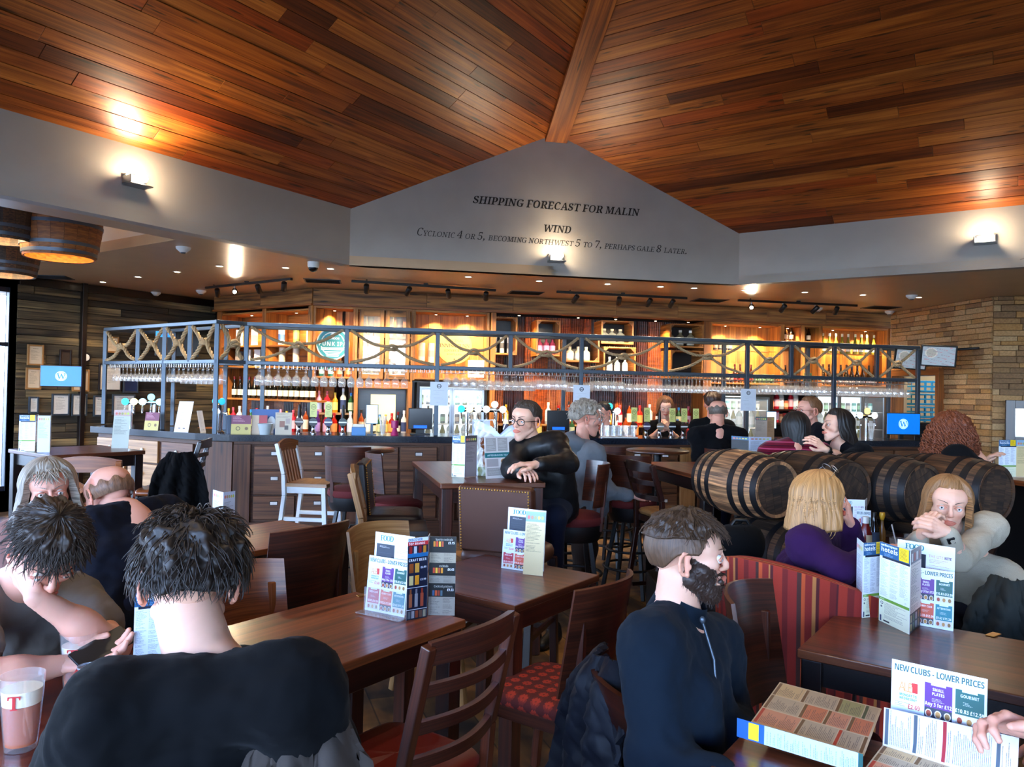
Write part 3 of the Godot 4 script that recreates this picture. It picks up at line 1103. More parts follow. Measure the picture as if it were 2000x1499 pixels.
	bay("wine_bay","rightmost lit bay of white wine bottles",4.66,5.80,1.72,2.672,0.34,[1.80],M.oak,M.oak,2)
	glass_shelf(4.72,5.74,2.27)
	shelf_lamp(4.95,2.63,-0.14,1.3)
	shelf_lamp(5.5,2.63,-0.14,1.3)
	var eu:=unit("end_upright","timber upright at the right end of the back bar beside the stone wall","post",Vector3(5.80,0,0))
	part("shaft",bxs([[0,0.10,0.0,2.672,-0.4,0.03]]),M.oak_b,eu)
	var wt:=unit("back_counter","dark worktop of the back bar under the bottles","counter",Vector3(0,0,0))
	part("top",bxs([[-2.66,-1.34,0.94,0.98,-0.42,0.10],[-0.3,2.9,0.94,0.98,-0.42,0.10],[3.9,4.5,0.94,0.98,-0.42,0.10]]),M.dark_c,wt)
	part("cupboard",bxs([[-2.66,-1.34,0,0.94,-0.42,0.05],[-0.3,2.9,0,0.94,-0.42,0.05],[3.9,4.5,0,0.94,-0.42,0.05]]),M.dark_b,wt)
	var st:=unit("bottle_shelf","pale stepped shelf that lifts the back row of spirit bottles","shelf",Vector3.ZERO)
	part("board",bxs([[-2.62,-2.14,1.24,1.265,-0.38,-0.1],[-0.2,2.75,1.12,1.145,-0.38,-0.16]]),M.light,st)
	var al:=unit("alcove","timber framed alcove with a bright mirror and bottles","alcove",Vector3(-2.12,0,0),"units of the back bar")
	part("frame",bxs([[0,0.05,0.98,1.70,-0.3,0.03],[0.70,0.76,0.98,1.70,-0.3,0.03],[0.05,0.70,1.60,1.70,-0.3,0.03]]),M.oak,al)
	part("lining",bxs([[0.05,0.70,0.98,1.60,-0.42,-0.40]]),M.dark_b,al)
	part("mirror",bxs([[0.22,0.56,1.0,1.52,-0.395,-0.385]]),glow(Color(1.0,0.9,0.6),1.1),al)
	fridge(-1.30,-0.35,1.70,"tall glass-doored fridge glowing white left of the man in the black jacket",2)
	fridge(3.02,3.86,1.66,"tall glass-doored fridge behind the man in the dark jacket at the bar",2)
	fridge(4.52,5.76,1.72,"wide glass-doored fridge at the right end of the bar",3)
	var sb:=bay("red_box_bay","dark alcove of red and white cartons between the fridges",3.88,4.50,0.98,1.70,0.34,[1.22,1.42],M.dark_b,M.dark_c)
func part_post(x0:float,x1:float)->void:
	var pl:=unit("pilaster","slim timber upright on the back bar at %s"%("the corrugated wall" if x0<1 else "the middle of the beer bay"),"post",Vector3(x0,0,0))
	part("shaft",bxs([[0,x1-x0,0.98 if x0<1 else 1.84,2.672,-0.3,0.015]]),M.oak,pl)
func glass_shelf(x0:float,x1:float,y:float)->void:
	var t:=unit("glass_shelf","clear glass shelf in the %s"%("cider bay" if x0<4 else "wine bay"),"shelf",Vector3(x0,y,0))
	part("pane",bxs([[0,x1-x0,-0.008,0.0,-0.30,-0.03]],0.0),M.pane,t)
	part("rail",bxs([[0,x1-x0,-0.012,-0.004,-0.03,-0.02]],0.0),M.brass,t)
func fridge(x0:float,x1:float,h:float,label:String,doors:int)->void:
	var t:=unit("fridge",label,"fridge",Vector3(x0,0,0),"glass-doored bar fridges")
	var w:=x1-x0
	part("cabinet",bxs([[0,0.04,0,h,-0.48,0.06],[w-0.04,w,0,h,-0.48,0.06],[0.04,w-0.04,h-0.06,h,-0.48,0.06],[0.04,w-0.04,0,0.3,-0.48,0.06]]),M.black,t)
	part("lining",bxs([[0.04,w-0.04,0.3,h-0.06,-0.48,-0.46]]),glow(Color(0.88,0.96,1.0),0.9,Color(0.9,0.92,0.92)),t)
	for y in [0.62,0.88,1.14,1.40]:
		part("shelf",bxs([[0.04,w-0.04,y-0.01,y,-0.45,0.0]]),M.white,t)
	for k in doors:
		var a:=lerpf(0.04,w-0.04,float(k)/doors)
		var b:=lerpf(0.04,w-0.04,float(k+1)/doors)
		var d:=part("door",bxs([[a,a+0.03,0.32,h-0.07,0.03,0.06],[b-0.03,b,0.32,h-0.07,0.03,0.06],[a+0.03,b-0.03,h-0.1,h-0.07,0.03,0.06],[a+0.03,b-0.03,0.32,0.35,0.03,0.06]]),M.steel,t)
		part("pane",bxs([[a+0.03,b-0.03,0.35,h-0.1,0.042,0.046]],0.0),M.pane,d)
		part("tube_light",bxs([[a-0.008,a+0.012,0.4,h-0.12,0.0,0.02]],0.004),glow(Color(0.9,0.97,1.0),6.0),t)
	var l:=AreaLight3D.new()
	l.name="fridge_light"
	l.area_size=Vector2(w-0.1,0.03)
	l.light_color=Color(0.9,0.97,1.0)
	l.light_energy=0.35
	l.shadow_enabled=true
	add_child(l,true)
	l.global_transform=BB*Transform3D(Basis(Vector3.RIGHT,-PI/2+0.3),Vector3((x0+x1)/2,h-0.08,-0.06))
# ---------------------------------------------------------------- the counter and gantry
const CB:=Transform3D(Basis(Vector3(0.98261,0,-0.18567),Vector3.UP,Vector3(0.18567,0,0.98261)),Vector3(0,0,-8.42))
const CT:=1.09
func build_counter()->void:
	rng.seed=505
	var t:=thing("bar_counter","long bar counter fronted with brown drawers under a dark speckled stone top","counter")
	t.transform=CB
	var cor:=Vector2(-2.97,0.0)
	var lend:=Vector2(-4.75,-1.35)
	var top:=MB.new()
	var poly:=PackedVector2Array([Vector2(5.35,0.0),cor,Vector2(-3.35,-0.2),lend,Vector2(-4.5,-1.95),Vector2(-3.0,-0.78),Vector2(-2.6,-0.66),Vector2(5.35,-0.66)])
	top.prism(poly,0.07,Transform3D(Basis(Vector3.RIGHT,Vector3.BACK,Vector3.DOWN),Vector3(0,CT,0)))
	part("stone_top",top,M.granite,t)
	part("carcass",bxs([[-2.9,5.3,0.0,CT-0.07,-0.6,-0.06]]),M.drawer_b,t)
	part("plinth",bxs([[-2.93,5.3,0.0,0.17,-0.06,-0.035]]),M.drawer_b,t)
	part("frieze",bxs([[-2.93,5.3,CT-0.10,CT-0.07,-0.06,-0.03]]),M.drawer_b,t)
	var lab:=MB.new()
	lab.box(Vector3.ZERO,Vector3(0.07,0.032,0.006),Basis(),0.002)
	var labm:=lab.mesh()
	var rim:=bxs([[-0.042,0.042,-0.022,0.022,-0.004,0.001]]).mesh()
	var pils:=[[-2.93,-2.76],[-1.83,-1.66],[-0.78,-0.61],[0.05,0.17],[1.15,1.3],[2.02,2.2],[3.15,3.3],[4.2,4.35]]
	for k in pils.size():
		var p=pils[k]
		part("pilaster",bxs([[p[0],p[1],0.17,CT-0.10,-0.06,-0.015]]),M.drawer_b if k!=5 else M.light,t)
		var x0:float=p[1]+0.02
		var x1:float=(pils[k+1][0] if k+1<pils.size() else 5.28)- 0.02
		var n:=2
		for c in n:
			var a:=lerpf(x0,x1,float(c)/n)+0.012
			var b:=lerpf(x0,x1,float(c+1)/n)- 0.012
			for r in 3:
				var y0:=0.20+r*0.262
				var d:=part("drawer",bxs([[a,b,y0,y0+0.246,-0.06,-0.03]],0.006),M.drawer,t)
				part("label_holder",rim,M.black,d,Vector3((a+b)/2,y0+0.17,-0.027))
				part("card",labm,M.white,d,Vector3((a+b)/2,y0+0.17,-0.024))
	var dirl:=Vector3(lend.x+3.3,0,lend.y+0.2).normalized()
	var nl:=Vector3(-dirl.z,0,dirl.x)
	if nl.z<0:
		nl=-nl
	var o:=Vector3(-3.3,0,-0.24)
	var bas:=Basis(-dirl,Vector3.UP,nl).orthonormalized()
	var len:=1.75
	var rb:=MB.new()
	rb.box(o+dirl*len/2-nl*0.2+Vector3.UP*0.5,Vector3(len,1.02,0.36),bas)
	rb.box(o+dirl*-0.05-nl*0.05+Vector3.UP*0.5,Vector3(0.2,1.02,0.1),bas,0.005)
	rb.box((o+Vector3(-2.93,0,-0.06))/2+Vector3.UP*0.5,Vector3(0.40,1.02,0.06),Basis(Vector3(o.x+2.93,0,o.z+0.06).normalized()*-1.0,Vector3.UP,Vector3(-0.18,0,0.37).normalized()).orthonormalized(),0.0)
	part("return_panel",rb,M.drawer_b,t)
	for c in 3:
		var pc:=o+dirl*(0.1+c*0.56+0.26)
		for r in 3:
			var y0:=0.20+r*0.262
			var m:=MB.new()
			m.box(pc+Vector3.UP*(y0+0.123)- nl*0.005,Vector3(0.5,0.246,0.03),bas,0.006)
			var d:=part("drawer",m,M.drawer if c==0 else M.light,t)
			var kb:=MB.new()
			kb.ball(pc+Vector3.UP*(y0+0.14)+nl*0.02,Vector3(0.022,0.022,0.016),10,6,bas)
			part("knob",kb,M.white,d)
func rope_path(pts:Array,n:=14)->Array:
	var c:=Curve3D.new()
	for i in pts.size():
		var tan:Vector3=(pts[mini(i+1,pts.size()- 1)]- pts[maxi(i-1,0)])/5.0
		c.add_point(pts[i],-tan,tan)
	c.bake_interval=0.01
	var out:=[]
	var l:=c.get_baked_length()
	for i in n+1:
		out.append(c.sample_baked(l*i/n,true))
	return out
func rope_mesh(pts:Array,r:float,n:=16)->MB:
	var path:=rope_path(pts,n*3)
	var m:=MB.new()
	var len:=0.0
	for i in path.size()- 1:
		len+=path[i].distance_to(path[i+1])
	for s in 3:
		var q:=[]
		var d:=0.0
		for i in path.size():
			if i>0:
				d+=path[i].distance_to(path[i-1])
			var t:Vector3=(path[mini(i+1,path.size()- 1)]- path[maxi(i-1,0)]).normalized()
			var x:=Vector3.BACK.cross(t).normalized() if absf(t.z)<0.9 else Vector3.RIGHT
			var y:=t.cross(x)
			var an:=TAU*s/3+d/(r*7.0)*TAU
			q.append(path[i]+(x*cos(an)+y*sin(an))*r*0.52)
		m.tube(q,r*0.56,6)
	return m
func rope_panel(t:Node3D,w:float,h:float,r:float,kx:=0.0,ky:=0.0)->void:
	var a:=w/2-0.02
	var b:=h/2-0.01
	var k:=0.055 if w>0.7 else 0.05
	var c:=Vector3(kx,ky,0)
	var sag:=0.03 if w>0.7 else 0.0
	part("rope",rope_mesh([Vector3(-a,b,0),Vector3(-a*0.5+kx*0.5,b*0.42+ky*0.5-sag,0.0),c+Vector3(-k*0.9,0.012,0.012),c+Vector3(0.0,0.028,0.028),c+Vector3(k,0.0,0.005),c+Vector3(k*0.6,-0.026,-0.02),c+Vector3(-k*0.2,-0.016,-0.026),c+Vector3(-k*1.0,-0.02,0.0),Vector3(-a*0.5+kx*0.5,-b*0.5+ky*0.5-sag,0.0),Vector3(-a,-b,0)],r,20),M.rope,t)
	part("rope",rope_mesh([Vector3(a,b,0),Vector3(a*0.5+kx*0.5,b*0.42+ky*0.5-sag,0.0),c+Vector3(k*0.9,0.016,-0.016),c+Vector3(0.0,0.026,-0.024),c+Vector3(-k,0.0,0.0),c+Vector3(-k*0.6,-0.026,0.02),c+Vector3(k*0.2,-0.014,0.03),c+Vector3(k*1.0,-0.02,0.0),Vector3(a*0.5+kx*0.5,-b*0.5+ky*0.5-sag,0.0),Vector3(a,-b,0)],r,20),M.rope,t)
const GZ:=-0.23
const GTOP:=2.285
const GLOW:=1.87
func build_gantry()->void:
	rng.seed=606
	var g:=thing("gantry","grey steel gantry of rails and posts standing on the bar counter","gantry")
	g.transform=CB
	var k1:=Vector3(-3.20,0,0.02)
	k1=CB.affine_inverse()*Vector3(-3.091,0,-7.914)
	var le:=CB.affine_inverse()*Vector3(-5.063,0,-9.417)
	k1.y=0
	le.y=0
	var xs:=[-2.86,-1.81,-0.814,0.017,0.858,1.896,2.943,3.525,4.11,4.70,5.29]
	var line:=[le,k1,Vector3(xs[0],0,GZ),Vector3(xs[10],0,GZ)]
	var back:=[le+Vector3(0.35,0,-0.36),k1+Vector3(0.16,0,-0.5),Vector3(xs[0]+0.12,0,GZ-0.42),Vector3(xs[10],0,GZ-0.42)]
	for i in 3:
		for h in [GTOP-0.02,GLOW-0.02]:
			for q in [line,back]:
				var m:=MB.new()
				var ext:Vector3=(q[i+1]- q[i]).normalized()*0.018
				m.bar(q[i]- ext+Vector3.UP*h,q[i+1]+ext+Vector3.UP*h,0.04,0.04,Vector3.UP,0.004)
				part("rail",m,M.frame,g)
	for i in [0,3]:
		for h in [GTOP-0.02,GLOW-0.02]:
			var m:=MB.new()
			m.bar(line[i]+Vector3.UP*h,back[i]+Vector3.UP*h,0.04,0.04,Vector3.UP,0.004)
			part("rail",m,M.frame,g)
	var full:=[0,2,4,6,8,10]
	for i in xs.size():
		var m:=MB.new()
		var low:=CT if i in full else GLOW-0.02
		m.bar(Vector3(xs[i],low,GZ),Vector3(xs[i],GTOP-0.04,GZ),0.045,0.045,Vector3.BACK,0.004)
		part("post",m,M.frame,g)
		if i in [0,4,6,8,10]:
			var m2:=MB.new()
			m2.bar(Vector3(xs[i]+(0.12 if i==0 else -0.1),CT,GZ-0.42),Vector3(xs[i]+(0.12 if i==0 else -0.1),GTOP-0.04,GZ-0.42),0.045,0.045,Vector3.BACK,0.004)
			part("post",m2,M.frame,g)
	var lp:=[]
	for i in 5:
		lp.append(le.lerp(k1,[0.0,0.33,0.575,0.79,1.0][i]))
	for i in 5:
		var m:=MB.new()
		m.bar(lp[i]+Vector3.UP*(CT if i in [0,2,4] else GLOW-0.02),lp[i]+Vector3.UP*(GTOP-0.04),0.045,0.045,Vector3.BACK,0.004)
		part("post",m,M.frame,g)
	for i in [1,3]:
		var m:=MB.new()
		var p:Vector3=lp[i]+Vector3(0.3,0,-0.42)
		m.bar(p+Vector3.UP*CT,p+Vector3.UP*(GTOP-0.04),0.045,0.045,Vector3.BACK,0.004)
		part("post",m,M.frame,g)
	var mid:=(GTOP-0.04+GLOW)/2
	var nm:=["first","second","third","fourth","fifth","sixth"]
	for i in 10:
		var w:float=xs[i+1]- xs[i]- 0.045
		var lab:="pale knotted rope in the gantry, %s wide panel from the left"%nm[mini(i,5)]
		if i>5:
			lab="pale knotted rope in the gantry, %s narrow panel on the right"%nm[i-6]
		var t:=thing("knotted_rope",lab,"rope",Vector3.ZERO,0,"knotted ropes in the gantry")
		t.transform=CB*Transform3D(Basis(),Vector3((xs[i]+xs[i+1])/2,mid,GZ))
		rope_panel(t,w,GTOP-0.04-GLOW,0.017,rr(-0.01,0.02),rr(-0.02,0.01))
	var lq:=[lp[0],lp[1],lp[2],lp[3],lp[4],Vector3(xs[0],0,GZ)]
	for i in 5:
		var a:Vector3=lq[i]
		var b:Vector3=lq[i+1]
		var t:=thing("knotted_rope","thick knotted rope on the angled left gantry, %s panel from its far end"%nm[i],"rope",Vector3.ZERO,0,"knotted ropes in the gantry")
		var d:=(b-a).normalized()
		t.transform=CB*Transform3D(Basis(d,Vector3.UP,d.cross(Vector3.UP)),(a+b)/2+Vector3.UP*mid)
		rope_panel(t,a.distance_to(b)- 0.045,GTOP-0.04-GLOW,0.022,0.02,rr(-0.02,0.01))
	var rack:=thing("glass_rack","wire glass racks hung under the gantry","rack")
	rack.transform=CB
	var wire:=MB.new()
	var spots:=[]
	var x:=-2.74
	while x<5.2:
		for s in [-0.022,0.022]:
			wire.bar(Vector3(x+s,1.795,GZ-0.40),Vector3(x+s,1.795,GZ-0.02),0.006,0.006,Vector3.UP,0)
			for z in [-0.02,-0.40]:
				wire.bar(Vector3(x+s,1.795,GZ+z),Vector3(x+s,GLOW-0.04,GZ+z),0.005,0.005,Vector3.BACK,0)
		if not (x>-1.1 and x<-0.72):
			for d in (4 if x>-0.7 else (3 if x<-1.5 else 1)):
				spots.append([Vector3(x,1.801,GZ-0.06-0.098*d),x])
		x+=0.098
	part("wires",wire,M.steel,rack)
	var wire2:=MB.new()
	var dl:=(k1-le).normalized()
	var nl:=dl.cross(Vector3.UP)
	x=0.12
	while x<le.distance_to(k1)- 0.06:
		var o:=le+dl*x
		for s in [-0.022,0.022]:
			wire2.bar(o+dl*s-nl*0.02+Vector3.UP*1.795,o+dl*s-nl*0.36+Vector3.UP*1.795,0.006,0.006,Vector3.UP,0)
			wire2.bar(o+dl*s-nl*0.02+Vector3.UP*1.795,o+dl*s-nl*0.02+Vector3.UP*(GLOW-0.04),0.005,0.005,Vector3.BACK,0)
		for d in 2:
			spots.append([o-nl*(0.07+0.1*d)+Vector3.UP*1.801,-9.0])
		x+=0.1
	part("wires",wire2,M.steel,rack)
	var kinds:=[]
	for pr in [
			[[0.0,0.0],[0.033,0.0],[0.034,-0.003],[0.006,-0.008],[0.004,-0.03],[0.004,-0.062],[0.012,-0.076],[0.034,-0.10],[0.043,-0.128],[0.042,-0.155],[0.034,-0.192],[0.0325,-0.192],[0.040,-0.155],[0.041,-0.128],[0.032,-0.101],[0.0,-0.079]],
			[[0.0,0.0],[0.032,0.0],[0.033,-0.003],[0.006,-0.008],[0.0045,-0.02],[0.006,-0.05],[0.020,-0.06],[0.033,-0.085],[0.036,-0.115],[0.033,-0.16],[0.031,-0.172],[0.0295,-0.172],[0.031,-0.16],[0.034,-0.115],[0.031,-0.086],[0.0,-0.062]],
			[[0.0,0.0],[0.031,0.0],[0.032,-0.003],[0.006,-0.008],[0.0042,-0.03],[0.0042,-0.07],[0.016,-0.083],[0.030,-0.105],[0.032,-0.14],[0.028,-0.175],[0.0265,-0.175],[0.030,-0.14],[0.028,-0.106],[0.0,-0.086]]]:
		var b:=MB.new()
		var p:=[]
		for q in pr:
			p.append(Vector2(q[0],q[1]))
		p.reverse()
		b.lathe(p,14)
		kinds.append(b.mesh())
	var shown:=0
	var rest:=[]
	spots.sort_custom(func(a,b):return a[0].z>b[0].z)
	for s in spots:
		var xx:float=s[1]
		var kind:=0
		if xx>-0.75:
			kind=1 if fmod(absf(xx),0.7)>0.3 else 0
		if xx>1.4:
			kind=2
		if xx>3.2:
			kind=1
		if shown<300:
			var lab:="clear stemmed glass hanging upside down in the rack over the bar"
			if xx<-5:
				lab="clear stemmed glass hanging upside down in the angled left rack"
			elif xx<-0.7:
				lab="clear stemmed glass hanging in the sparse left stretch of the rack"
			elif xx>3.0:
				lab="clear stemmed glass hanging in the packed right end of the rack"
			elif xx>1.4:
				lab="clear narrow stemmed glass hanging in the right middle of the rack"
			var o:=single("wine_glass",kinds[kind],M.glass,lab,"glass",CB*s[0],0,lab.replace("clear stemmed glass","glasses").replace("clear narrow stemmed glass","narrow glasses"))
			shown+=1
		else:
			rest.append([s[0],kind])
	if rest.size():
		var mm:=MultiMesh.new()
		mm.transform_format=MultiMesh.TRANSFORM_3D
		mm.mesh=kinds[2]
		mm.instance_count=rest.size()
		for i in rest.size():
			mm.set_instance_transform(i,Transform3D(Basis(),CB*rest[i][0]))
		var mi:=MultiMeshInstance3D.new()
		mi.name="hanging_glasses"
		mi.multimesh=mm
		mi.material_override=M.glass
		add_child(mi)
		tag(mi,"further rows of hanging glasses behind the front ones in the racks","glasses")
		mi.set_meta("kind","stuff")
	build_tracks()
func build_tracks()->void:
	var tr:=[[Vector3(-4.02,SOFFIT,-9.88),Vector3(-2.62,SOFFIT,-8.91),[0.15,0.36,0.64,0.92],"far left"],[Vector3(-1.93,SOFFIT,-8.98),Vector3(-0.23,SOFFIT,-9.54),[0.1,0.38,0.66,0.93],"centre left"],[Vector3(0.54,SOFFIT,-9.56),Vector3(2.27,SOFFIT,-9.92),[0.14,0.47,0.7,0.88],"centre right"],[Vector3(2.97,SOFFIT,-10.02),Vector3(4.69,SOFFIT,-10.34),[0.11,0.37,0.64,0.82],"far right"]]
	var head:=MB.new()
	head.lathe([Vector2(0.0,-0.06),Vector2(0.028,-0.06),Vector2(0.032,-0.055),Vector2(0.032,0.055),Vector2(0.028,0.06),Vector2(0.0,0.05)],16)
	var hm:=head.mesh()
	var cone:=MB.new()
	cone.lathe([Vector2(0.026,0.0545),Vector2(0.0,0.0545)],14)
	cone.lathe([Vector2(0.0,0.058),Vector2(0.026,0.058)],14)
	var ln:=cone.mesh()
	for q in tr:
		var a:Vector3=q[0]
		var b:Vector3=q[1]
		var t:=thing("light_track","black ceiling track with four small spotlights, %s over the bar"%q[3],"track light",Vector3.ZERO,0,"ceiling light tracks over the bar")
		var m:=MB.new()
		m.bar(a+Vector3.DOWN*0.03,b+Vector3.DOWN*0.03,0.035,0.03)
		m.bar(a.lerp(b,0.1)+Vector3.DOWN*0.01,a.lerp(b,0.1),0.02,0.02,Vector3.BACK)
		m.bar(a.lerp(b,0.5)+Vector3.DOWN*0.015,a.lerp(b,0.5),0.05,0.03,Vector3.BACK)
		part("track",m,M.black,t)
		for i in 4:
			var p:Vector3=a.lerp(b,q[2][i])+Vector3.DOWN*0.11
			var lit:bool=(q[3]=="far left" and i==1) or (q[3]=="far right" and i==0)
			var aim:=(BB.basis*Vector3(rr(-0.5,0.5),-0.9,-1.0)).normalized()
			if lit:
				aim=(Vector3(0,1.5,0)- p).normalized()+Vector3.DOWN*0.15
				aim=aim.normalized()
			var y:=aim
			var x:=y.cross(Vector3.UP).normalized()
			var bas:=Basis(x,y,x.cross(y))
			var st:=MB.new()
			st.tube([p+Vector3.UP*0.09,p+Vector3.UP*0.02],0.008,6)
			part("stem",st,M.steel,t)
			var h:=part("head",hm,M.black,t,p,bas)
			part("lamp",ln,M.lampwhite,h)
			spot(p+aim*0.065,p+aim*1.0,WARM2,1.5 if lit else 4.5,34,0.03)
# ---------------------------------------------------------------- tables and seats
func rect_table(label:String,corner:Vector3,d:Vector3,w:Vector3,h:float,top_mat:Material,leg_mat:Material,group:="dining tables")->Node3D:
	var ld:=d.length()
	var lw:=w.length()
	var c:=corner+(d+w)/2
	var t:=thing("dining_table" if h<0.9 else "high_table",label,"table",Vector3(c.x,0,c.z),0,group)
	var x:=d/ld
	t.basis=Basis(x,Vector3.UP,x.cross(Vector3.UP))
	var m:=MB.new()
	m.off=Vector2(rr(0,5),rr(0,5))
	m.box(Vector3(0,h-0.016,0),Vector3(ld,0.032,lw),Basis(),0.005)
	part("tabletop",m,top_mat,t)
	var ap:=MB.new()
	for s in [-1,1]:
		ap.box(Vector3(0,h-0.032-0.045,s*(lw/2-0.045)),Vector3(ld-0.14,0.09,0.022),Basis(),0.003)
		ap.box(Vector3(s*(ld/2-0.045),h-0.032-0.045,0),Vector3(0.022,0.09,lw-0.14),Basis(),0.003)
	part("apron",ap,leg_mat,t)
	for sx in [-1,1]:
		for sz in [-1,1]:
			var l:=MB.new()
			l.box(Vector3(sx*(ld/2-0.045),(h-0.032)/2,sz*(lw/2-0.045)),Vector3(0.068,h-0.032,0.068),Basis(),0.005)
			part("leg",l,leg_mat,t)
	return t
func round_table(label:String,c:Vector3,r:float,h:float)->void:
	var t:=thing("poseur_table",label,"table",c,0,"round high tables by the bar")
	var m:=MB.new()
	m.lathe([Vector2(0,h-0.03),Vector2(r-0.02,h-0.03),Vector2(r,h-0.02),Vector2(r,h-0.006),Vector2(r-0.006,h),Vector2(0,h)],40)
	part("tabletop",m,M.table,t)
	var p:=MB.new()
	p.lathe([Vector2(0.0,0.03),Vector2(0.04,0.03),Vector2(0.04,h-0.05),Vector2(0.12,h-0.03),Vector2(0,h-0.03)],20)
	part("column",p,M.black,t)
	var b:=MB.new()
	b.lathe([Vector2(0,0),Vector2(0.24,0),Vector2(0.25,0.012),Vector2(0.06,0.05),Vector2(0,0.05)],32)
	part("base",b,M.black,t)
func pad(w:float,d:float,th:float,y:float,round:=0.03)->MB:
	var m:=MB.new()
	var N:=14
	m.grid(N*4,7,func(u,v):return pad_pt(u,v,w,d,th,y),true)
	return m
func pad_pt(u:float,v:float,w:float,d:float,th:float,y:float)->Vector3:
	var an:=u*TAU
	var e:=0.32
	var cx:=signf(cos(an))*pow(absf(cos(an)),e)
	var cz:=-signf(sin(an))*pow(absf(sin(an)),e)
	var ph:=(v-0.5)*PI
	var rr_:=pow(maxf(cos(ph),0.0),0.22)
	if v<=0.001 or v>=0.999:
		rr_=0.0
	var hy:=sin(ph)*0.5
	return Vector3(cx*rr_*w/2,y+th*(hy+0.5)+(0.012*(1.0-cx*cx*0.7)*(1.0-cz*cz*0.7) if v>0.6 else 0.0),cz*rr_*d/2)
func chair_legs(t:Node3D,m:Material,sh:float,w:float,d:float,splay:=0.03,th:=0.034,rear:=true)->void:
	for sx in [-1,1]:
		var l:=MB.new()
		l.bar(Vector3(sx*(w/2-0.02),sh,d/2-0.03),Vector3(sx*(w/2-0.02+splay*0.3),0,d/2-0.02+splay),th,th,Vector3.BACK,0.004)
		part("leg",l,m,t)
		if rear:
			var r:=MB.new()
			r.bar(Vector3(sx*(w/2-0.03),sh,-d/2+0.03),Vector3(sx*(w/2-0.02),0,-d/2-splay*1.6),th,th,Vector3.BACK,0.004)
			part("leg",r,m,t)
func curved_chair(label:String,wood_m:Material,seat_m:Material,sh:=0.46,back_top:=0.90,back_low:=0.50,w:=0.42,group:="curved-back dining chairs")->Node3D:
	var t:=thing("dining_chair" if sh<0.6 else "bar_stool",label,"chair" if sh<0.6 else "stool",Vector3.ZERO,0,group)
	var d:=0.42
	part("seat",pad(w,d,0.07,sh-0.06),seat_m,t)
	var fr:=MB.new()
	for s in [-1,1]:
		fr.box(Vector3(0,sh-0.075,s*(d/2-0.04)),Vector3(w-0.06,0.05,0.022),Basis(),0.003)
		fr.box(Vector3(s*(w/2-0.03),sh-0.075,0),Vector3(0.022,0.05,d-0.08),Basis(),0.003)
	part("seat_frame",fr,wood_m,t)
	chair_legs(t,wood_m,sh-0.05,w,d)
	var b:=MB.new()
	var bow:=0.085
	b.sheet(16,6,func(u,v):return Vector3((0.5-u)*(w+0.02*v),lerpf(back_low,back_top,v)+0.012*sin(u*PI)*v,-d/2-0.005-0.07*v+bow*pow(2.0*u-1.0,2.0)),0.014)
	part("backrest",b,wood_m,t)
	for sx in [-1,1]:
		var p:=MB.new()
		p.bar(Vector3(sx*(w/2-0.05),sh-0.08,-d/2+0.025),Vector3(sx*(w/2-0.05),back_low+(back_top-back_low)*0.75,-d/2+0.012),0.026,0.03,Vector3.BACK,0.004)
		part("back_post",p,wood_m,t)
	if sh>0.6:
		var f:=MB.new()
		f.box(Vector3(0,0.28,d/2+0.005),Vector3(w-0.03,0.03,0.02),Basis(),0.003)
		f.box(Vector3(0,0.33,-d/2-0.01),Vector3(w-0.03,0.03,0.02),Basis(),0.003)
		for s in [-1,1]:
			f.box(Vector3(s*(w/2-0.02),0.38,0),Vector3(0.02,0.03,d),Basis(),0.003)
		part("stretcher",f,wood_m,t)
	return t
func ladder_chair(label:String,wood_m:Material,seat_m:Material,sh:=0.46,back_top:=0.92,rungs:=4,group:="ladder-back chairs")->Node3D:
	var t:=thing("ladder_back_chair",label,"chair",Vector3.ZERO,0,group)
	var w:=0.42
	var d:=0.42
	part("seat",pad(w-0.01,d,0.06,sh-0.05),seat_m,t)
	chair_legs(t,wood_m,sh-0.04,w,d,0.03,0.036,false)
	for sx in [-1,1]:
		var p:=MB.new()
		var pts:=[Vector3(sx*(w/2-0.01),0,-d/2-0.07),Vector3(sx*(w/2-0.012),sh*0.8,-d/2+0.015),Vector3(sx*(w/2-0.012),sh+0.1,-d/2),Vector3(sx*(w/2-0.012),back_top-0.005,-d/2-0.085)]
		for i in 3:
			p.bar(pts[i],pts[i+1],0.034,0.036,Vector3.BACK,0.005)
		part("leg",p,wood_m,t)
	for k in rungs:
		var y:=lerpf(sh+0.11,back_top-0.028,float(k)/(rungs-1)) if rungs>1 else back_top-0.03
		var hgt:=0.062 if k==rungs-1 else 0.034
		var z:=lerpf(-d/2,-d/2-0.085,(y-sh-0.1)/(back_top-sh-0.1))
		var r:=MB.new()
		r.sheet(12,2,func(u,v):return Vector3((0.5-u)*(w-0.03),y+(v-0.5)*hgt+(0.012*sin(u*PI)*v if k==rungs-1 else 0.0),z-0.045*sin(u*PI)- 0.012),0.02)
		part("back_rail",r,wood_m,t)
	var f:=MB.new()
	f.box(Vector3(0,sh-0.07,d/2-0.04),Vector3(w-0.04,0.045,0.022),Basis(),0.003)
	f.box(Vector3(0,sh-0.07,-d/2+0.03),Vector3(w-0.04,0.045,0.022),Basis(),0.003)
	for s in [-1,1]:
		f.box(Vector3(s*(w/2-0.025),sh-0.07,0),Vector3(0.022,0.045,d-0.06),Basis(),0.003)
		f.box(Vector3(s*(w/2-0.02),0.16,-0.01),Vector3(0.02,0.028,d+0.02),Basis(),0.003)
	part("seat_frame",f,wood_m,t)
	return t
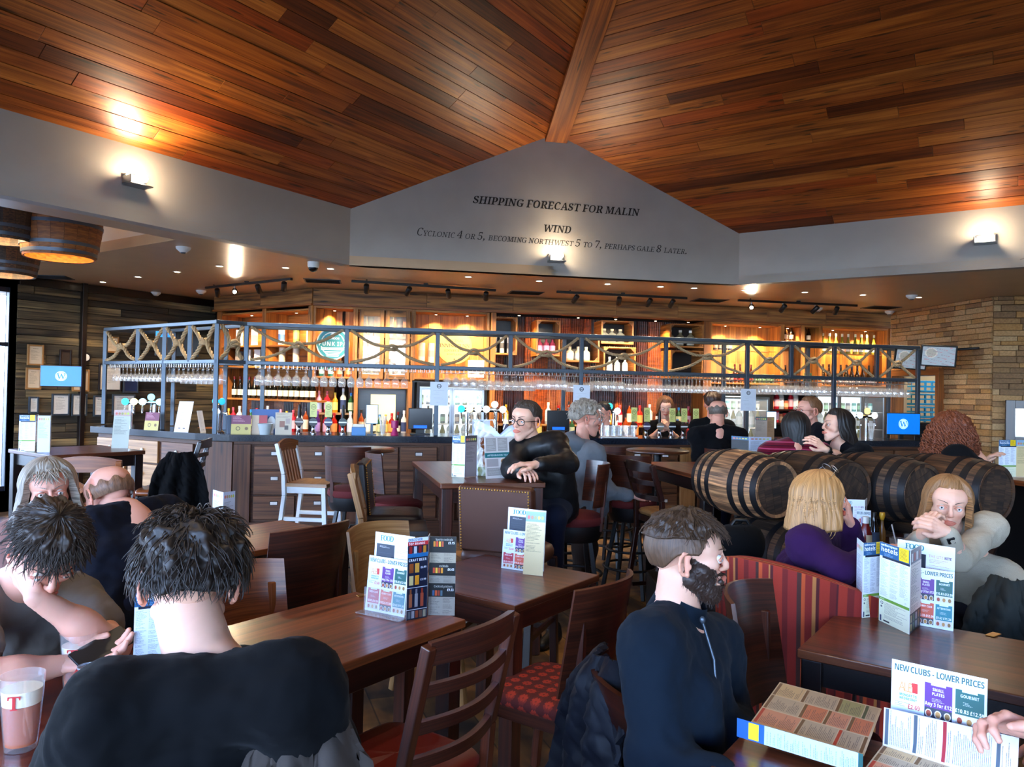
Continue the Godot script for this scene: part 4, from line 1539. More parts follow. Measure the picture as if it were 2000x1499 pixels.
func slat_chair(label:String,frame_m:Material,back_m:Material,seat_m:Material,cross:=false,sh:=0.74,back_top:=1.12)->Node3D:
	var t:=thing("bar_chair",label,"chair",Vector3.ZERO,0,"wooden bar-height chairs")
	var w:=0.42
	var d:=0.40
	var sm:=MB.new()
	sm.sheet(12,10,func(u,v):return Vector3((u-0.5)*w,sh-0.02*sin(u*PI)*sin(v*PI),(0.5-v)*d),0.03)
	part("seat",sm,seat_m,t)
	var fr:=MB.new()
	for s in [-1,1]:
		fr.box(Vector3(0,sh-0.06,s*(d/2-0.03)),Vector3(w-0.05,0.06,0.025),Basis(),0.003)
		fr.box(Vector3(s*(w/2-0.03),sh-0.06,0),Vector3(0.025,0.06,d-0.06),Basis(),0.003)
		fr.box(Vector3(s*(w/2-0.02),0.42,0),Vector3(0.022,0.035,d),Basis(),0.003)
		fr.box(Vector3(0,0.25+0.05*s,s*(d/2)),Vector3(w-0.04,0.035,0.022),Basis(),0.003)
	part("seat_frame",fr,frame_m,t)
	chair_legs(t,frame_m,sh-0.03,w,d,0.03,0.04,false)
	for sx in [-1,1]:
		var p:=MB.new()
		var pts:=[Vector3(sx*(w/2),0,-d/2-0.06),Vector3(sx*(w/2-0.012),sh*0.85,-d/2+0.01),Vector3(sx*(w/2-0.012),sh+0.08,-d/2),Vector3(sx*(w/2-0.012),back_top-0.03,-d/2-0.07)]
		for i in 3:
			p.bar(pts[i],pts[i+1],0.038,0.036,Vector3.BACK,0.005)
		part("leg",p,frame_m,t)
	var tr:=MB.new()
	tr.sheet(12,3,func(u,v):return Vector3((0.5-u)*(w+0.01),back_top-0.10+v*(0.075+0.03*sin(u*PI)),-d/2-0.06-0.02*sin(u*PI)),0.022)
	part("top_rail",tr,back_m,t)
	if cross:
		for s in [-1,1]:
			var x:=MB.new()
			x.bar(Vector3(s*(w/2-0.03),sh+0.06,-d/2),Vector3(-s*(w/2-0.03),back_top-0.09,-d/2-0.06+s*0.008),0.03,0.016,Vector3.BACK,0.003)
			part("cross_bar",x,back_m,t)
	else:
		for k in 6:
			var x:=lerpf(-w/2+0.055,w/2-0.055,k/5.0)
			var s:=MB.new()
			s.bar(Vector3(x,sh-0.01,-d/2+0.012),Vector3(x,back_top-0.08,-d/2-0.06),0.034,0.014,Vector3.BACK,0.003)
			part("slat",s,back_m,t)
	return t
func metal_stool(label:String,wood_m:Material,seat_m:Material)->Node3D:
	var t:=thing("bar_stool",label,"stool",Vector3.ZERO,0,"veneer-back bar stools with red seats")
	var s:=MB.new()
	s.lathe([Vector2(0,0.70),Vector2(0.19,0.70),Vector2(0.205,0.72),Vector2(0.20,0.755),Vector2(0.16,0.775),Vector2(0.0,0.782)],28)
	part("seat",s,seat_m,t)
	var u:=MB.new()
	u.lathe([Vector2(0,0.58),Vector2(0.17,0.59),Vector2(0.195,0.64),Vector2(0.20,0.70),Vector2(0,0.70)],28)
	part("seat_base",u,M.black,t)
	for k in 4:
		var an:=PI/4+k*PI/2
		var d:=Vector3(cos(an),0,sin(an))
		var l:=MB.new()
		l.bar(d*0.13+Vector3.UP*0.6,d*0.245,0.03,0.03,Vector3.BACK,0.004)
		part("leg",l,M.black,t)
	for q in [[0.22,0.215],[0.36,0.195]]:
		var c:=[]
		for k in 24:
			c.append(Vector3(cos(TAU*k/24)*q[1],q[0],sin(TAU*k/24)*q[1]))
		var r:=MB.new()
		r.tube(c,0.011,6,true)
		part("foot_ring",r,M.black,t)
	var b:=MB.new()
	b.sheet(16,5,func(uu,v):return Vector3(sin((0.5-uu)*2.1)*0.23,lerpf(0.83,1.12,v),-cos((0.5-uu)*2.1)*0.23+0.02-0.03*v),0.014)
	part("backrest",b,wood_m,t)
	for sx in [-1,1]:
		var p:=MB.new()
		p.bar(Vector3(sx*0.11,0.66,-0.16),Vector3(sx*0.11,1.0,-0.185),0.03,0.02,Vector3.BACK,0.003)
		part("back_post",p,wood_m,t)
	return t
func leather_stool(label:String,lm:Material)->Node3D:
	var t:=thing("leather_bar_chair",label,"chair",Vector3.ZERO,0,"tall studded leather chairs")
	part("seat",pad(0.44,0.42,0.11,0.66),lm,t)
	var b:=MB.new()
	b.box(Vector3(0,0.93,-0.19),Vector3(0.42,0.36,0.075),Basis(Vector3.RIGHT,-0.1),0.022)
	part("backrest",b,lm,t)
	var st:=MB.new()
	var ball:=MB.new()
	ball.ball(Vector3.ZERO,Vector3.ONE*0.0055,6,4)
	var bas:=Basis(Vector3.RIGHT,-0.1)
	for face in [-1,1]:
		for k in 26:
			st.add(ball,Transform3D(Basis(),Vector3(0,0.93,-0.19)+bas*Vector3(lerpf(-0.19,0.19,k/25.0),0.162,face*0.038)))
		for k in 22:
			for sx in [-1,1]:
				st.add(ball,Transform3D(Basis(),Vector3(0,0.93,-0.19)+bas*Vector3(sx*0.19,lerpf(-0.165,0.155,k/21.0),face*0.038)))
	var sp:=part("studs",st,M.brass,t)
	sp.set_meta("kind","stuff")
	chair_legs(t,M.dark_b,0.68,0.44,0.42,0.03,0.042)
	var f:=MB.new()
	f.box(Vector3(0,0.28,0.21),Vector3(0.40,0.03,0.022),Basis(),0.003)
	for s in [-1,1]:
		f.box(Vector3(s*0.2,0.33,0),Vector3(0.022,0.03,0.42),Basis(),0.003)
	part("stretcher",f,M.dark_b,t)
	return t
func facing(dx:float,dz:float)->float:
	return atan2(dx,dz)
func place(t:Node3D,x:float,z:float,turn:float)->Node3D:
	t.position=Vector3(x,0,z)
	t.rotation.y=turn
	return t
func fabric_tex(kind:int)->ImageTexture:
	var n:=256
	var im:=Image.create(n,n,false,Image.FORMAT_RGB8)
	var r:=RandomNumberGenerator.new()
	r.seed=9+kind
	if kind==0:
		im.fill(Color(0.30,0.05,0.035))
		for y in n:
			for x in n:
				var u:=(x%64)/64.0-0.5
				var v:=(y%64)/64.0-0.5
				var a:=absf(u)+absf(v)
				var pet:=minf(absf(absf(u)- absf(v)*0.45),absf(absf(v)- absf(u)*0.45))
				if a<0.46 and a>0.08 and pet<0.055+0.06*sin(a*6.0):
					im.set_pixel(x,y,Color(0.62,0.17,0.08))
	else:
		var x:=0
		var cols:=[Color(0.42,0.07,0.05),Color(0.60,0.15,0.07),Color(0.30,0.05,0.06),Color(0.68,0.42,0.20),Color(0.50,0.10,0.06),Color(0.72,0.28,0.10),Color(0.26,0.12,0.09),Color(0.55,0.12,0.08)]
		var k:=0
		while x<n:
			var w:int=[9,14,5,3,11,6,4,12][k%8]+r.randi()%4
			im.fill_rect(Rect2i(x,0,w,n),cols[k%8])
			x+=w
			k+=1
	return ImageTexture.create_from_image(im)
func tub_chair(label:String)->Node3D:
	var t:=thing("tub_chair",label,"chair")
	var sm:=mat(Color.WHITE,0.85)
	sm.albedo_texture=fabric_tex(1)
	sm.uv1_scale=Vector3(3.0,1,1)
	var shell:=func(u,v):
		var an:float=lerpf(-2.15,2.15,u)
		var rad:float=0.34+0.03*v
		var top:float=lerpf(0.64,0.92,pow(maxf(cos(an*0.62),0.0),1.6))
		return Vector3(sin(an)*rad,lerpf(0.16,top,v),-cos(an)*rad*0.92)
	var m:=MB.new()
	m.sheet(36,8,shell,0.07)
	part("shell",m,sm,t)
	part("seat",pad(0.52,0.54,0.14,0.30),sm,t)
	var st:=MB.new()
	var ball:=MB.new()
	ball.ball(Vector3.ZERO,Vector3.ONE*0.006,6,4)
	for k in 90:
		var p:Vector3=shell.call(k/89.0,0.975)
		st.add(ball,Transform3D(Basis(),p*Vector3(1.005,1,1.005)))
	var sp:=part("studs",st,M.brass,t)
	sp.set_meta("kind","stuff")
	for sx in [-1,1]:
		for sz in [-1,1]:
			var l:=MB.new()
			l.bar(Vector3(sx*0.24,0.18,sz*0.22),Vector3(sx*0.27,0,sz*0.27),0.04,0.04,Vector3.BACK,0.004)
			part("leg",l,M.mid,t)
	return t
func barrel(label:String,p:Vector3,axis:Vector3,spin:float,pale:=false)->void:
	var t:=thing("wooden_barrel",label,"barrel",p,0,"stacked oak barrels")
	var y:=axis.normalized()
	var x:=Vector3.UP.cross(y).normalized()
	t.basis=Basis(x,y,x.cross(y))*Basis(Vector3.UP,spin)
	var L:=0.31
	var R:=0.215
	var r_at:=func(h):return 0.175+(R-0.175)*(1.0-pow(h/L,2.0))
	var n:=22
	for k in n:
		var m:=MB.new()
		m.off=Vector2(rr(0,5),rr(0,5))
		m.sheet(2,10,func(u,v):
			var an:float=TAU*(k+0.01+0.98*u)/n
			var h:float=lerpf(-L,L,v)
			var r:float=r_at.call(h)
			return Vector3(sin(an)*r,h,cos(an)*r),0.02)
		for i in m.uv.size():
			m.uv[i]=Vector2(m.uv[i].y*0.7+k*0.37,m.uv[i].x*0.06+k*0.13)
		part("stave",m,M.barrel_b[rng.randi()%3] if pale else M.barrel[rng.randi()%3],t)
	for h in [-0.285,-0.2,-0.11,0.11,0.2,0.285]:
		var r0:float=r_at.call(h-0.02)
		var r1:float=r_at.call(h+0.02)
		var hb:=MB.new()
		hb.lathe([Vector2(r0-0.002,h-0.02),Vector2(r0+0.004,h-0.02),Vector2(r1+0.004,h+0.02),Vector2(r1-0.002,h+0.02)],44)
		part("hoop",hb,M.hoop,t)
	for s in [-1,1]:
		for k in 5:
			var hb:=MB.new()
			var x0:=-0.158+k*0.0632
			var w:=0.062
			var xm:=maxf(absf(x0),absf(x0+w))
			var poly:=PackedVector2Array()
			for q in 9:
				var xx:=x0+w*q/8.0
				poly.append(Vector2(xx,sqrt(maxf(0.0250-xx*xx,0.0001))))
			for q in 9:
				var xx:=x0+w*(8-q)/8.0
				poly.append(Vector2(xx,-sqrt(maxf(0.0250-xx*xx,0.0001))))
			hb.off=Vector2(rr(0,3),rr(0,3))
			hb.prism(poly,0.02,Transform3D(Basis(Vector3.RIGHT,Vector3.BACK,Vector3.DOWN),Vector3(0,s*(L-0.025)+0.01,0)))
			part("head_board",hb,M.barrel_h,t)
func build_furniture()->void:
	rng.seed=707
	var bt:=wood_tex(61,Color(0.10,0.07,0.05),Color(0.24,0.17,0.115),Color(0.38,0.28,0.19),10,2)
	M.barrel=[wood(bt,Color(1,1,1),0.6,Vector2(1.2,3)),wood(bt,Color(0.8,0.78,0.76),0.6,Vector2(1.2,3)),wood(bt,Color(1.15,1.05,0.95),0.6,Vector2(1.2,3))]
	M.barrel_b=[wood(bt,Color(2.0,1.95,1.85),0.5,Vector2(1.2,3)),wood(bt,Color(1.7,1.65,1.6),0.5,Vector2(1.2,3)),wood(bt,Color(2.3,2.2,2.05),0.5,Vector2(1.2,3))]
	M.barrel_h=wood(bt,Color(0.85,0.84,0.84),0.7,Vector2(1.2,2.0))
	M.hoop=mat(Color(0.16,0.155,0.16),0.5,0.7)
	M.redcloth=tri_mat(noise_tex(62,0.2,[Color(0.28,0.03,0.035),Color(0.42,0.06,0.06)],128,3),6.0,0.85)
	M.redleather=mat(Color(0.36,0.085,0.05),0.38)
	M.pattern=mat(Color.WHITE,0.85)
	M.pattern.albedo_texture=fabric_tex(0)
	M.pattern.uv1_triplanar=true
	M.pattern.uv1_scale=Vector3.ONE*4.5
	M.brownleather=mat(Color(0.30,0.17,0.115),0.42)
	M.darkleather=mat(Color(0.12,0.09,0.09),0.4)
	M.bluecloth=mat(Color(0.22,0.30,0.42),0.8)
	var D1:=Vector3(-0.59,0,0.807)
	var D2:=Vector3(0.81,0,0.587)
	rect_table("reddish brown table at the front left holding two pints and a drinks can",Vector3(-1.17,0,-2.47),D1*1.2,D2*0.70,0.75,wood(M.table.albedo_texture,Color(1.0,0.72,0.66),0.25,Vector2(0.5,1.3),0.4),M.dark_b)
	rect_table("brown table in the middle front with a tall stand of drinks menus",Vector3(-0.15,0,-2.825),D1*0.78,D2*-0.60,0.75,M.table_b,M.dark_b)
	rect_table("square dark brown table behind, with one card of menus near its far corner",Vector3(0.03,0,-3.01),D1*-0.68,D2*-0.68,0.75,M.table,M.dark)
	rect_table("dark table on the right with a cluster of white folded menus",Vector3(0.98,0,-2.57),D1*-0.62,D2*1.3,0.75,M.table,M.dark_c)
	rect_table("nearest table at the bottom right with opened menus lying on it",Vector3(0.70,0,-2.06),D1*1.0,D2*1.0,0.75,M.table,M.dark_b)
	rect_table("dark table between the woman in purple and the woman in the white jumper",Vector3(2.50,0,-3.95),D1*-0.62,D2*-0.75,0.765,M.dark_b,M.dark_b)
	rect_table("pale topped table on the left behind the man in navy",Vector3(-1.34,0,-3.87),D1*-0.72,D2*-0.66,0.75,M.table_b,M.dark_c)
	var hg:="bar-height rectangular tables"
	rect_table("long bar-height table in the centre with a plastic carrier bag on it",Vector3(-0.41,0,-4.45),Vector3(0.626,0,-0.16),Vector3(-0.34,0,-1.35),1.05,M.table,M.dark,hg)
	rect_table("bar-height table at the far left with two folded menus",Vector3(-3.43,0,-5.67),D1*-0.72,D2*-0.78,1.05,M.table,M.dark_c,hg)
	rect_table("bar-height table just left of the barrels",Vector3(1.34,0,-5.12),Vector3(0.66,0,-0.14),Vector3(-0.30,0,-1.05),1.05,M.table_b,M.dark_c,hg)
	rect_table("bar-height table where the woman in the striped top sits",Vector3(2.02,0,-5.62),Vector3(1.15,0,-0.25),Vector3(-0.14,0,-0.6),1.05,M.table,M.dark_c,hg)
	round_table("round high table left of centre, in front of the drawers",Vector3(-1.37,0,-6.98),0.31,1.05)
	round_table("round high table right of centre beside the standing grey-haired person",Vector3(1.47,0,-7.58),0.31,1.05)
	round_table("round high table at the far right behind the curly-haired woman",Vector3(3.75,0,-7.6),0.34,1.0)
	var pt:=thing("partition_shelf","black partition with a timber shelf where the curly-haired woman leans","counter")
	var pp:=Vector3(3.42,0,-5.9)
	var pq:=Vector3(3.98,0,-3.9)
	var pd:=(pq-pp).normalized()
	var pn:=pd.cross(Vector3.UP)
	var m:=MB.new()
	m.bar(pp+pn*-0.25+Vector3.UP*0.5,pq+pn*-0.25+Vector3.UP*0.5,0.06,1.0,Vector3.UP,0.004)
	part("panel",m,M.black,pt)
	m=MB.new()
	m.bar(pp+pn*-0.25+Vector3.UP*1.03,pq+pn*-0.25+Vector3.UP*1.03,0.52,0.04,Vector3.UP,0.006)
	part("shelf",m,M.mid,pt)
	var F:=facing(-0.82,-0.57)
	var G:=facing(0.82,0.57)
	place(ladder_chair("dark ladder-back chair with a red leather seat at the front middle table",M.dark,M.redleather),-0.335,-2.36,F)
	place(curved_chair("curved-back chair with a patterned red seat in front of the square table",M.dark,M.pattern),0.20,-2.97,F)
	place(curved_chair("reddish curved-back chair pushed up beyond the front middle table",M.mid,M.redcloth,0.46,0.86),-0.93,-2.98,G)
	place(curved_chair("tall dark curved-back chair in front of the pale topped table",M.dark,M.bluecloth,0.46,0.94,0.48,0.46),-1.10,-3.72,F)
	place(curved_chair("light oak curved-back chair behind the stand of drinks menus",M.light,M.redcloth,0.46,0.90),-0.50,-3.75,G)
	place(curved_chair("dark curved-back chair between the bearded man and the right-hand table",M.dark,M.redcloth,0.46,0.92),1.02,-2.55,G)
	place(curved_chair("chair at the far right behind the woman in the white jumper",M.dark,M.redcloth,0.46,0.92),2.62,-3.55,facing(-0.9,-0.5))
	place(curved_chair("chair under the bearded man, a dark jacket over its back",M.dark_b,M.redcloth,0.46,0.82),0.52,-2.12,facing(0.97,-0.1))
	place(curved_chair("chair under the man in the black top at the front left table",M.dark_b,M.redcloth,0.46,0.88),-0.66,-1.30,facing(-0.8,-0.6))
	place(curved_chair("chair under the young man in the grey top at the front left table",M.dark_b,M.redcloth,0.46,0.80),-1.62,-2.38,facing(0.8,0.6))
	place(curved_chair("chair under the bald man in navy at the left",M.dark_b,M.redcloth,0.46,0.80),-1.62,-3.02,facing(-0.6,-0.8))
	place(curved_chair("chair under the woman with grey hair at the left",M.dark_b,M.redcloth,0.46,0.80),-2.15,-3.30,facing(0.7,0.7))
	place(tub_chair("striped red tub chair with brass studs that holds the woman in purple"),1.36,-3.38,facing(0.8,-0.6))
	place(leather_stool("brown studded leather chair in front of the long high table",M.brownleather),0.0,-4.15,PI-0.35)
	place(leather_stool("dark leather chair seen side-on left of the long high table",M.darkleather),-0.80,-5.20,facing(1,-0.1))
	var s0:=place(metal_stool("veneer-back stool with a red seat in front of the left round table",M.dark,M.redcloth),-1.32,-6.36,PI-0.15)
	copy_of(s0,"veneer-back stool with a red seat right of the long high table",Vector3(0.45,0,-5.25),facing(-1,0.1))
	copy_of(s0,"veneer-back stool with a red seat between the high table and the barrels",Vector3(0.98,0,-6.1),facing(0.5,-0.9))
	copy_of(s0,"veneer-back stool pushed up beside the right round table",Vector3(0.95,0,-7.05),facing(0.6,-0.8))
	copy_of(s0,"veneer-back stool seen side-on at the left of the long high table",Vector3(-0.86,0,-5.75),facing(1,-0.2))
	copy_of(s0,"veneer-back stool at the bar beside the bald standing man",Vector3(2.0,0,-6.9),facing(0.6,-0.8))
	copy_of(s0,"veneer-back stool under the man in the black jacket",Vector3(0.42,0,-6.05),facing(-0.8,0.5))
	copy_of(s0,"veneer-back stool under the woman in the striped top",Vector3(2.28,0,-5.35),PI)
	copy_of(s0,"veneer-back stool under the woman in the dark top beside the stripes",Vector3(2.95,0,-5.65),facing(-0.9,-0.4))
	copy_of(s0,"veneer-back stool under the curly-haired woman",Vector3(3.25,0,-5.35),facing(0.8,-0.3))
	place(slat_chair("white-framed bar chair with brown slats beside the left round table",M.white,M.oak_b,M.light),-1.80,-6.95,facing(0.9,0.1))
	place(slat_chair("pale wooden bar chair seen side-on left of the long high table",M.light,M.light,M.darkleather),-0.72,-4.78,facing(1,-0.15))
	place(slat_chair("brown bar chair with a crossed back at the far left",M.mid,M.mid,M.mid,true),-2.82,-5.15,facing(-0.3,-1))
	place(ladder_chair("black ladder-back bar chair right of the far left table",M.dark_c,M.mid,0.74,1.14,4),-2.85,-6.3,facing(-1,0.2))
	place(ladder_chair("dark ladder-back bar chair in front of the table by the barrels",M.dark_b,M.light,0.74,1.10,3),1.22,-5.65,facing(0.9,-0.3))
	var pl:=thing("barrel_rack","low black rack under the barrels","rack")
	var pb:=MB.new()
	pb.box(Vector3(2.15,0.19,-4.98),Vector3(2.4,0.38,0.5),Basis(Vector3.UP,-0.02),0.01)
	part("plinth",pb,M.black,pl)
	var ax:=Vector3(0.42,-0.02,0.9)
	barrel("pale-staved barrel at the left end of the upper row",Vector3(1.52,1.035,-4.95),ax,0.2,true)
	barrel("second barrel of the upper row, behind the woman in purple",Vector3(1.97,1.035,-4.95),ax,1.0)
	barrel("third barrel of the upper row, its round end facing out",Vector3(2.42,1.035,-4.95),ax,2.0)
	barrel("fourth barrel at the right end of the upper row",Vector3(2.87,1.035,-4.95),ax,3.0)
	for k in 3:
		barrel("barrel in the lower row, %s"%["leftmost, seen past the bearded man","in the middle behind the woman in purple","rightmost beside the white jumper"][k],Vector3(1.73+k*0.45,0.61,-4.90),ax,0.5+k)
# ---------------------------------------------------------------- print
var _glyphs:={}
var _fonts:={}
func font_rid(fam:String,bold:bool)->RID:
	var key:=fam+str(bold)
	if not _fonts.has(key):
		var f:=SystemFont.new()
		f.font_names=PackedStringArray([fam])
		f.font_weight=700 if bold else 400
		_fonts[key]=f
	return _fonts[key].get_rids()[0]
func put_text(im:Image,text:String,x:float,y:float,size:int,c:Color,bold:=true,fam:="Droid Sans",centre:=false,fit:=0.0)->void:
	var ts:=TextServerManager.get_primary_interface()
	var rid:=font_rid(fam,bold)
	var sz:=Vector2i(size,0)
	var w:=0.0
	var gl:=[]
	for ch in text:
		var gi:=ts.font_get_glyph_index(rid,size,ch.unicode_at(0),0)
		var ad:=ts.font_get_glyph_advance(rid,size,gi).x
		gl.append([gi,ad])
		w+=ad
	var k:=fit/w if fit>0.0 else 1.0
	var cx:=x -(w*k/2 if centre else 0.0)
	for g in gl:
		ts.font_render_glyph(rid,sz,g[0])
		var r:=ts.font_get_glyph_uv_rect(rid,sz,g[0])
		var tx:=ts.font_get_glyph_texture_idx(rid,sz,g[0])
		if tx>=0 and r.size.x>0:
			var key:="%s_%d_%d_%s"%[fam+str(bold),size,g[0],c.to_html()]
			if not _glyphs.has(key):
				var src:Image=ts.font_get_texture_image(rid,sz,tx).get_region(Rect2i(r))
				src.convert(Image.FORMAT_RGBA8)
				for yy in src.get_height():
					for xx in src.get_width():
						src.set_pixel(xx,yy,Color(c.r,c.g,c.b,src.get_pixel(xx,yy).a))
				_glyphs[key]=src
			var o:=ts.font_get_glyph_offset(rid,sz,g[0])
			im.blend_rect(_glyphs[key],Rect2i(Vector2i.ZERO,Vector2i(r.size)),Vector2i(int(cx+o.x),int(y+o.y)))
		cx+=g[1]*k
func canvas(w:int,h:int,c:Color)->Image:
	var im:=Image.create(w,h,false,Image.FORMAT_RGBA8)
	im.fill(c)
	return im
func box_px(im:Image,x:int,y:int,w:int,h:int,c:Color)->void:
	im.fill_rect(Rect2i(x,y,w,h),c)
func disc_px(im:Image,cx:float,cy:float,r:float,c:Color,r0:=0.0)->void:
	for y in range(maxi(int(cy-r),0),mini(int(cy+r)+1,im.get_height())):
		var d:=r*r -(y-cy)*(y-cy)
		if d<=0:
			continue
		var hw:=sqrt(d)
		var d0:=r0*r0 -(y-cy)*(y-cy)
		if d0>0:
			var h0:=sqrt(d0)
			im.fill_rect(Rect2i(int(cx-hw),y,int(hw-h0)+1,1),c)
			im.fill_rect(Rect2i(int(cx+h0),y,int(hw-h0)+1,1),c)
		else:
			im.fill_rect(Rect2i(int(cx-hw),y,int(hw*2),1),c)
func small_print(im:Image,x:int,y:int,w:int,h:int,step:int,c:Color,sd:int,vertical:=false)->void:
	var r:=RandomNumberGenerator.new()
	r.seed=sd
	var a:=0
	var lim:=w if vertical else h
	var run:=h if vertical else w
	while a<lim:
		var len:=int(run*r.randf_range(0.45,1.0))
		var b:=0
		while b<len:
			var q:=r.randi_range(2,7)
			q=mini(q,len-b)
			if vertical:
				im.fill_rect(Rect2i(x+a,y+h-b-q,maxi(step/3,1),q),c)
			else:
				im.fill_rect(Rect2i(x+b,y+a,q,maxi(step/3,1)),c)
			b+=q+r.randi_range(1,3)
		a+=step if r.randf()>0.12 else step*2
func print_mat(im:Image,rough:=0.42)->StandardMaterial3D:
	var m:=mat(Color.WHITE,rough)
	m.albedo_texture=ImageTexture.create_from_image(im)
	return m
const TEAL:=Color(0.05,0.42,0.52)
const INK:=Color(0.15,0.17,0.22)
func art_hotels()->Image:
	var im:=canvas(256,640,Color(0.90,0.93,0.96))
	box_px(im,0,0,256,108,Color(0.05,0.33,0.52))
	put_text(im,"wetherspoon",10,26,25,Color.WHITE,true,"Droid Sans",false,142)
	put_text(im,"hotels",10,70,50,Color.WHITE,true,"Droid Sans",false,146)
	small_print(im,40,82,80,18,8,Color(0.8,0.9,1),1)
	box_px(im,166,0,80,102,Color(0.96,0.80,0.10))
	small_print(im,176,12,60,80,10,Color(0.25,0.2,0.05),2)
	box_px(im,24,108,232,16,Color(0.05,0.10,0.18))
	for k in 3:
		small_print(im,10+k*82,134,70,290,6,Color(0.42,0.47,0.55),3+k)
	box_px(im,168,386,46,46,Color(0.9,0.93,0.96))
	box_px(im,0,440,256,22,Color(0.42,0.62,0.20))
	put_text(im,"MORE",8,457,14,Color(0.9,0.95,0.8))
	box_px(im,0,462,256,178,Color(0.90,0.91,0.80))
	disc_px(im,26,484,12,Color(0.15,0.17,0.2))
	disc_px(im,26,484,8,Color(0.9,0.9,0.85))
	disc_px(im,22,514,8,Color(0.3,0.32,0.35))
	small_print(im,48,476,190,120,9,Color(0.5,0.5,0.45),9)
	box_px(im,8,586,14,46,Color(0.15,0.22,0.35))
	box_px(im,40,616,52,12,Color(0.1,0.12,0.16))
	return im
func art_side()->Image:
	var im:=canvas(160,640,Color(0.86,0.80,0.74))
	box_px(im,0,0,160,110,Color(0.45,0.42,0.42))
	for k in 4:
		box_px(im,14+k*36,30,20,64,[Color(0.85,0.85,0.82),Color(0.65,0.25,0.15),Color(0.8,0.78,0.75),Color(0.55,0.3,0.2)][k])
	small_print(im,14,130,130,350,12,Color(0.45,0.38,0.33),14)
	box_px(im,0,490,160,150,Color(0.10,0.10,0.11))
	for k in 8:
		box_px(im,12+(k%4)*36,504+(k/4)*66,18,54,[Color(0.75,0.68,0.45),Color(0.3,0.45,0.3),Color(0.7,0.7,0.72),Color(0.55,0.4,0.25)][k%4])
	return im
func tile(im:Image,x:int,y:int,c:Color,title:String,price:String,food:Color)->void:
	box_px(im,x,y,148,112,c)
	box_px(im,x+34,y-2,80,12,Color(0.87,0.91,0.95))
	var rows:=title.split("|")
	for k in rows.size():
		put_text(im,rows[k],x+74,y+34+k*20,20,Color(0.96,0.96,0.97),true,"Droid Sans",true)
	small_print(im,x+40,y+40+rows.size()*14,70,14,6,Color(0.9,0.9,0.9),x+y)
	put_text(im,price,x+74,y+104,23,Color.WHITE,true,"Droid Sans",true)
	box_px(im,x,y+112,148,44,food)
	for k in 3:
		disc_px(im,x+24+k*50,y+138,19,Color(0.85,0.83,0.80))
		disc_px(im,x+24+k*50,y+138,14,[Color(0.62,0.25,0.16),Color(0.72,0.52,0.28),Color(0.55,0.40,0.2)][k])
func art_clubs()->Image:
	var im:=canvas(512,420,Color(0.88,0.92,0.96))
	put_text(im,"NEW CLUBS - LOWER PRICES",256,46,40,Color(0.10,0.30,0.32),true,"Droid Sans",true,484)
	put_text(im,"ALE",42,138,58,Color(0.84,0.55,0.24),false,"Droid Sans",false,72)
	im.fill_rect(Rect2i(118,92,30,46),Color(0.80,0.16,0.14))
	box_px(im,114,92,4,20,Color(0.80,0.16,0.14))
	put_text(im,"MONDAY TO",96,160,16,TEAL,true,"Droid Sans",true,98)
	put_text(im,"WEDNESDAY",96,176,16,TEAL,true,"Droid Sans",true,98)
	small_print(im,22,190,90,20,8,INK,21)
	put_text(im,"£2.69",128,214,28,Color(0.75,0.2,0.2),true,"Droid Sans",true)
	tile(im,186,72,Color(0.38,0.16,0.52),"SMALL|PLATES","Any 3 for £12",Color(0.16,0.18,0.26))
	tile(im,350,72,Color(0.06,0.36,0.34),"GOURMET","£10.83 £12.59",Color(0.86,0.84,0.84))
	tile(im,20,246,Color(0.70,0.12,0.20),"PIZZA CLUB","£8.83 £10.59",Color(0.84,0.80,0.76))
	tile(im,186,246,Color(0.84,0.34,0.22),"CURRY CLUB","£10.33 £12.09",Color(0.18,0.17,0.2))
	tile(im,350,246,Color(0.08,0.50,0.56),"AFTERNOON","£9.62 £11.34",Color(0.84,0.82,0.80))
	return im
func art_food()->Image:
	var im:=canvas(384,540,Color(0.90,0.93,0.95))
	put_text(im,"FOOD",52,56,52,Color(0.05,0.46,0.50),true,"Droid Serif",false,126)
	box_px(im,20,78,176,220,Color(0.16,0.20,0.26))
	small_print(im,50,92,110,22,8,Color.WHITE,31)
	for k in 7:
		small_print(im,26,140+k*20,160,6,6,Color(0.26,0.30,0.36),32+k)
	disc_px(im,120,282,52,Color(0.70,0.70,0.68))
	disc_px(im,120,284,42,Color(0.42,0.36,0.30))
	box_px(im,20,298,176,240,Color(0.16,0.20,0.26))
	put_text(im,"THE LITE",214,92,25,Color(0.78,0.50,0.66),false,"Droid Sans",false,98)
	put_text(im,"BITE",316,92,25,Color(0.35,0.2,0.35),true,"Droid Sans",false,48)
	small_print(im,220,104,140,130,10,Color(0.70,0.48,0.58),41)
	put_text(im,"£6.39  £8.33",290,262,20,Color(0.72,0.3,0.4),true,"Droid Sans",true)
	box_px(im,214,272,150,12,Color(0.78,0.42,0.48))
	return im
